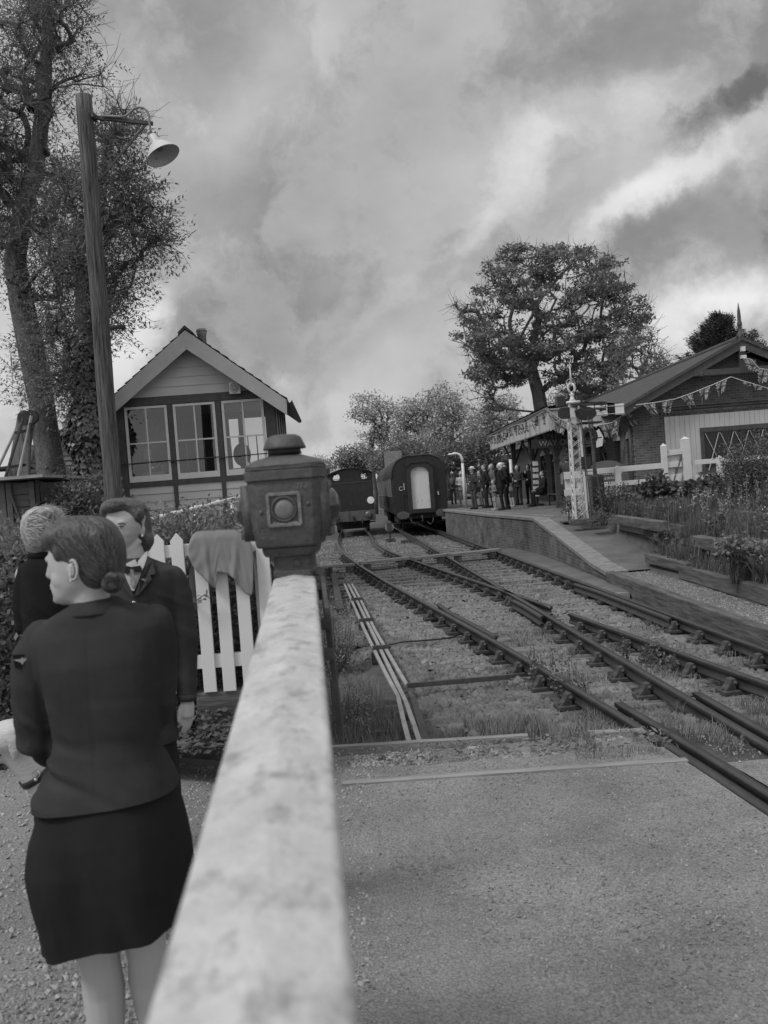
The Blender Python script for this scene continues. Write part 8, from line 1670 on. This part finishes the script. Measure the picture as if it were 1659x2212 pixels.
# blonde woman at the left
def P3(x, y, d=0.0): return at(x, y, 4.55 + d)
W3 = thing('person', 'blonde short-haired woman in black jumper seen from behind at the left', 'person', tuple(V((P3(110, 1700).x, 4.55, .32))))
sk = MB(); sk.loft([lring(P3, *q, 0, 22, 2.1) for q in ((70, 1108, 118, 1108, .06), (58, 1130, 130, 1130, .09), (57, 1155, 130, 1155, .09), (66, 1180, 122, 1180, .07), (80, 1196, 112, 1196, .05))]); sk.ell(P3(93, 1160, .10), (.018, .03, .02)); sk.ell(P3(60, 1160, .02), (.012, .02, .03)); sk.ell(P3(128, 1160, .02), (.012, .02, .03)); limb(sk, P3, [(88, 1175, 0, .058), (88, 1200, .0, .056), (92, 1220, 0, .07)])
sk.loft([lring(P3, *q, n=20) for q in ((50, 1235, 150, 1235, .08), (55, 1330, 160, 1330, .11), (62, 1430, 150, 1430, .10), (56, 1520, 158, 1520, .12))])
for x in (88, 128): limb(sk, P3, [(x, 1500, 0, .085), (x + 8, 1640, 0, .06), (x + 15, 1770, 0, .04), (x + 16, 1815, 0, .036)]); sk.ell(P3(x + 17, 1826, .06), (.04, .11, .04))
limb(sk, P3, [(52, 1240, 0, .045), (50, 1345, 0, .037), (100, 1362, .16, .026)]); limb(sk, P3, [(152, 1240, 0, .045), (165, 1345, 0, .037), (120, 1362, .16, .026)])
for s in (-1, 1):
    sk.tube([P3(110 - s * 8, 1362, .16), P3(110 + s * 8, 1360, .20)], [.028, .03], 10)
    for i in range(4): sk.tube([P3(110 + s * 8, 1353 + 5 * i, .20), P3(110 + s * 18, 1353 + 5 * i, .21), P3(110 + s * 24, 1357 + 5 * i, .20)], [.010, .009, .007], 6)
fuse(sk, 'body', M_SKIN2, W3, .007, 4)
h = MB(); h.loft([lring(P3, *q, -.01, 30, 2.2) for q in ((78, 1094, 116, 1092, .05), (60, 1104, 132, 1102, .09), (50, 1122, 140, 1120, .11), (47, 1142, 142, 1142, .115), (50, 1160, 138, 1160, .11), (56, 1175, 126, 1175, .095), (62, 1188, 112, 1187, .07), (70, 1197, 100, 1196, .05))])
for i in range(9): x, y = rng.uniform(58, 135), rng.uniform(1098, 1160); h.ell(P3(x, y, -.09 * math.sqrt(max(0, 1 - ((x - 95) / 48) ** 2)) - .005), (.030, .018, .016), Matrix.Rotation(R(rng.uniform(10, 50)), 3, 'Y'))
hair3 = fuse(h, 'hair', M_HAIR3, W3, .006, 3)
PR = []
for _ in range(620):
    x, y = rng.uniform(50, 128), rng.uniform(1098, 1185); PR.append((P3(x, y, -.13), P3(x + rng.uniform(8, 20), y + (6 if y > 1140 else 1) + rng.uniform(-2, 5) + (x - 84) * .16 + max(0, y - 1150) * .35, -.13)))
strands(hair3, PR[::2], mat('blonde lock', .42, .45, .3, 5, 0, spec=.4), W3, .0016, .003); strands(hair3, PR[1::2], mat('dark blonde lock', .17, .5, .3, 5, 0), W3, .0016, .002); mb = MB()
for i in range(260):
    a = rng.uniform(0, math.pi); rr = rng.uniform(.86, 1.0); x0, y0 = 95 - 46 * math.cos(a) * rr, 1145 - 50 * math.sin(a) * rr; p = P3(x0, y0, -.10 * rng.random()); q = p + V((.045 + .02 * rng.normal(), .01, .006 + .014 * rng.normal())) * rng.uniform(.4, 1); mb.tube([p, p.lerp(q, .5) + V((0, 0, .008)), q], [.0009, .0008, .0004], 3, False)
mb.build('stray_hair', M_HAIR3, W3)
jm = MB(); jm.loft([lring(P3, *q, 0, 34, 2.5, fold(i) if i > 4 else None) for i, q in enumerate(((66, 1194, 116, 1194, .062), (64, 1204, 118, 1203, .066), (55, 1217, 136, 1214, .088), (48, 1238, 156, 1232, .105), (52, 1310, 162, 1305, .125), (62, 1400, 156, 1398, .115), (56, 1480, 160, 1480, .13)))])
limb(jm, P3, [(60, 1236, 0, .056), (54, 1270, 0, .060), (52, 1310, 0, .058), (54, 1348, 0, .052), (78, 1366, .08, .045), (100, 1364, .16, .034)]); limb(jm, P3, [(148, 1236, 0, .056), (160, 1310, 0, .055), (164, 1348, 0, .05), (120, 1362, .16, .034)])
jp = fuse(jm, 'jumper', mat('black knitted jumper', .014, .9, .2, 8, .3, 120, spec=.1), W3, .0075, 3); wrinkle(jp, .007, lambda p: max(0, math.sin(p.z * 50 + p.x * 30 + 4 * nz(p.x, p.z, 3))) ** 2 * max(0, min(1, (P3(0, 1290).z - p.z) * 6)) + .5 * nz(p.x, p.z, 4)); cc_ = MB(); cc_.loft([lring(P3, 64, 1191, 118, 1191, .066, 0), lring(P3, 62, 1203, 122, 1202, .074, 0), lring(P3, 66, 1204, 118, 1203, .064, 0)]); cc_.build('collar', MATS['black knitted jumper'], W3, True)
tr = MB()
tr.loft([lring(P3, 58, 1465, 156, 1465, .12, 0), lring(P3, 58, 1530, 158, 1530, .125, 0)])
for x in (86, 130): limb(tr, P3, [(x, 1510, 0, .095), (x + 8, 1640, 0, .072), (x + 15, 1790, 0, .058)])
fuse(tr, 'trousers', M_SKIRT, W3, .012, 2)
for x in (104, 146): mb = MB(); mb.ell(P3(x, 1828, .06), (.045, .13, .04)); mb.build('shoe', M_BLACK, W3, True)

# ------------------------------------------------------------------ dog
def PD(x, y, d=0.0): return at(x, y, 3.5 + d)
M_FUR = mat('cream fur', .50, .8, .14, 9, .5, 60, stretch=(1, 1, 3), spec=.2); D_ = thing('dog', 'pale cream long-eared dog with dark collar behind the nearest woman', 'dog', tuple(V((PD(60, 1800).x, 3.5, .3))))
dg = MB()
dg.ell(PD(22, 1592), (.095, .075, .070)); dg.ell(PD(5, 1602), (.07, .055, .055)); dg.tube([PD(-5, 1606), PD(-35, 1618), PD(-62, 1625)], [.052, .040, .032], 12); dg.ell(PD(-66, 1624), (.028, .030, .024)); dg.tube([PD(0, 1630), PD(-30, 1640), PD(-52, 1641)], [.036, .026, .018], 10)
dg.tube([PD(28, 1604, .02), PD(60, 1642, .04), PD(98, 1684, .07), PD(160, 1735, .10)], [.072, .070, .078, .12], 16)
dg.tube([PD(170, 1745, .10), PD(215, 1765, .14), PD(270, 1768, .16), PD(330, 1770, .16)], [.15, .155, .135, .12], 16); dg.ell(PD(172, 1775, .10), (.12, .12, .14)); dg.tube([PD(335, 1755, .16), PD(372, 1790, .16), PD(392, 1850, .16)], [.04, .035, .02], 8)
for dx, dd in ((160, .02), (182, .19)): limb(dg, PD, [(dx, 1800, dd, .06), (dx + 6, 1880, dd, .04), (dx + 9, 1990, dd, .028), (dx + 10, 2045, dd, .030)]); dg.ell(PD(dx + 4, 2054, dd), (.05, .035, .022))
for dx, dd in ((315, .08), (335, .25)): limb(dg, PD, [(dx, 1790, dd, .085), (dx - 14, 1870, dd, .055), (dx + 20, 1950, dd, .034), (dx + 12, 2045, dd, .028)]); dg.ell(PD(dx + 4, 2054, dd), (.05, .035, .022))
fuse(dg, 'body', M_FUR, D_, .008, 3)
er = MB(); er.loft([lring(PD, 18, 1578, 34, 1578, .012, -.070, 16), lring(PD, 16, 1598, 44, 1600, .016, -.082, 16), lring(PD, 20, 1622, 44, 1622, .016, -.084, 16), lring(PD, 27, 1640, 38, 1640, .010, -.082, 16)]); fuse(er, 'ear', mat('darker cream ear fur', .38, .8, .16, 9, .5, 60), D_, .004, 3)
mb = MB(); mb.ell(PD(-74, 1618), (.016, .02, .013)); mb.build('nose', M_BLACK, D_, True); mb = MB(); mb.ell(PD(-12, 1590, -.045), (.010, .006, .010)); mb.build('eye', M_BLACK, D_, True)
mb = MB(); mb.tube([PD(1, 1630, -.044), PD(-20, 1636, -.036), PD(-48, 1637, -.02)], .005, 6); mb.build('mouth_line', M_BLACK, D_, True)
cd = (PD(98, 1684, .07) - PD(60, 1642, .04)).normalized(); mb = MB(); mb.lathe(PD(82, 1667, .06), [(.074, -.013), (.080, -.013), (.082, .013), (.076, .013)], 24, cd.to_track_quat('Z', 'Y').to_matrix(), 0, False); mb.build('collar', M_BLACK, D_, True); mb = MB(); mb.lathe(PD(79, 1672, -.024), [(.012, 0), (.016, .002), (.012, .004)], 14, Matrix.Rotation(R(70), 3, 'X'), 0, False); mb.ell(PD(77, 1684, -.026), (.007,) * 3); mb.build('collar_ring', mat('collar steel', .6, .2, .1, 5, 0, metal=.9), D_, True)
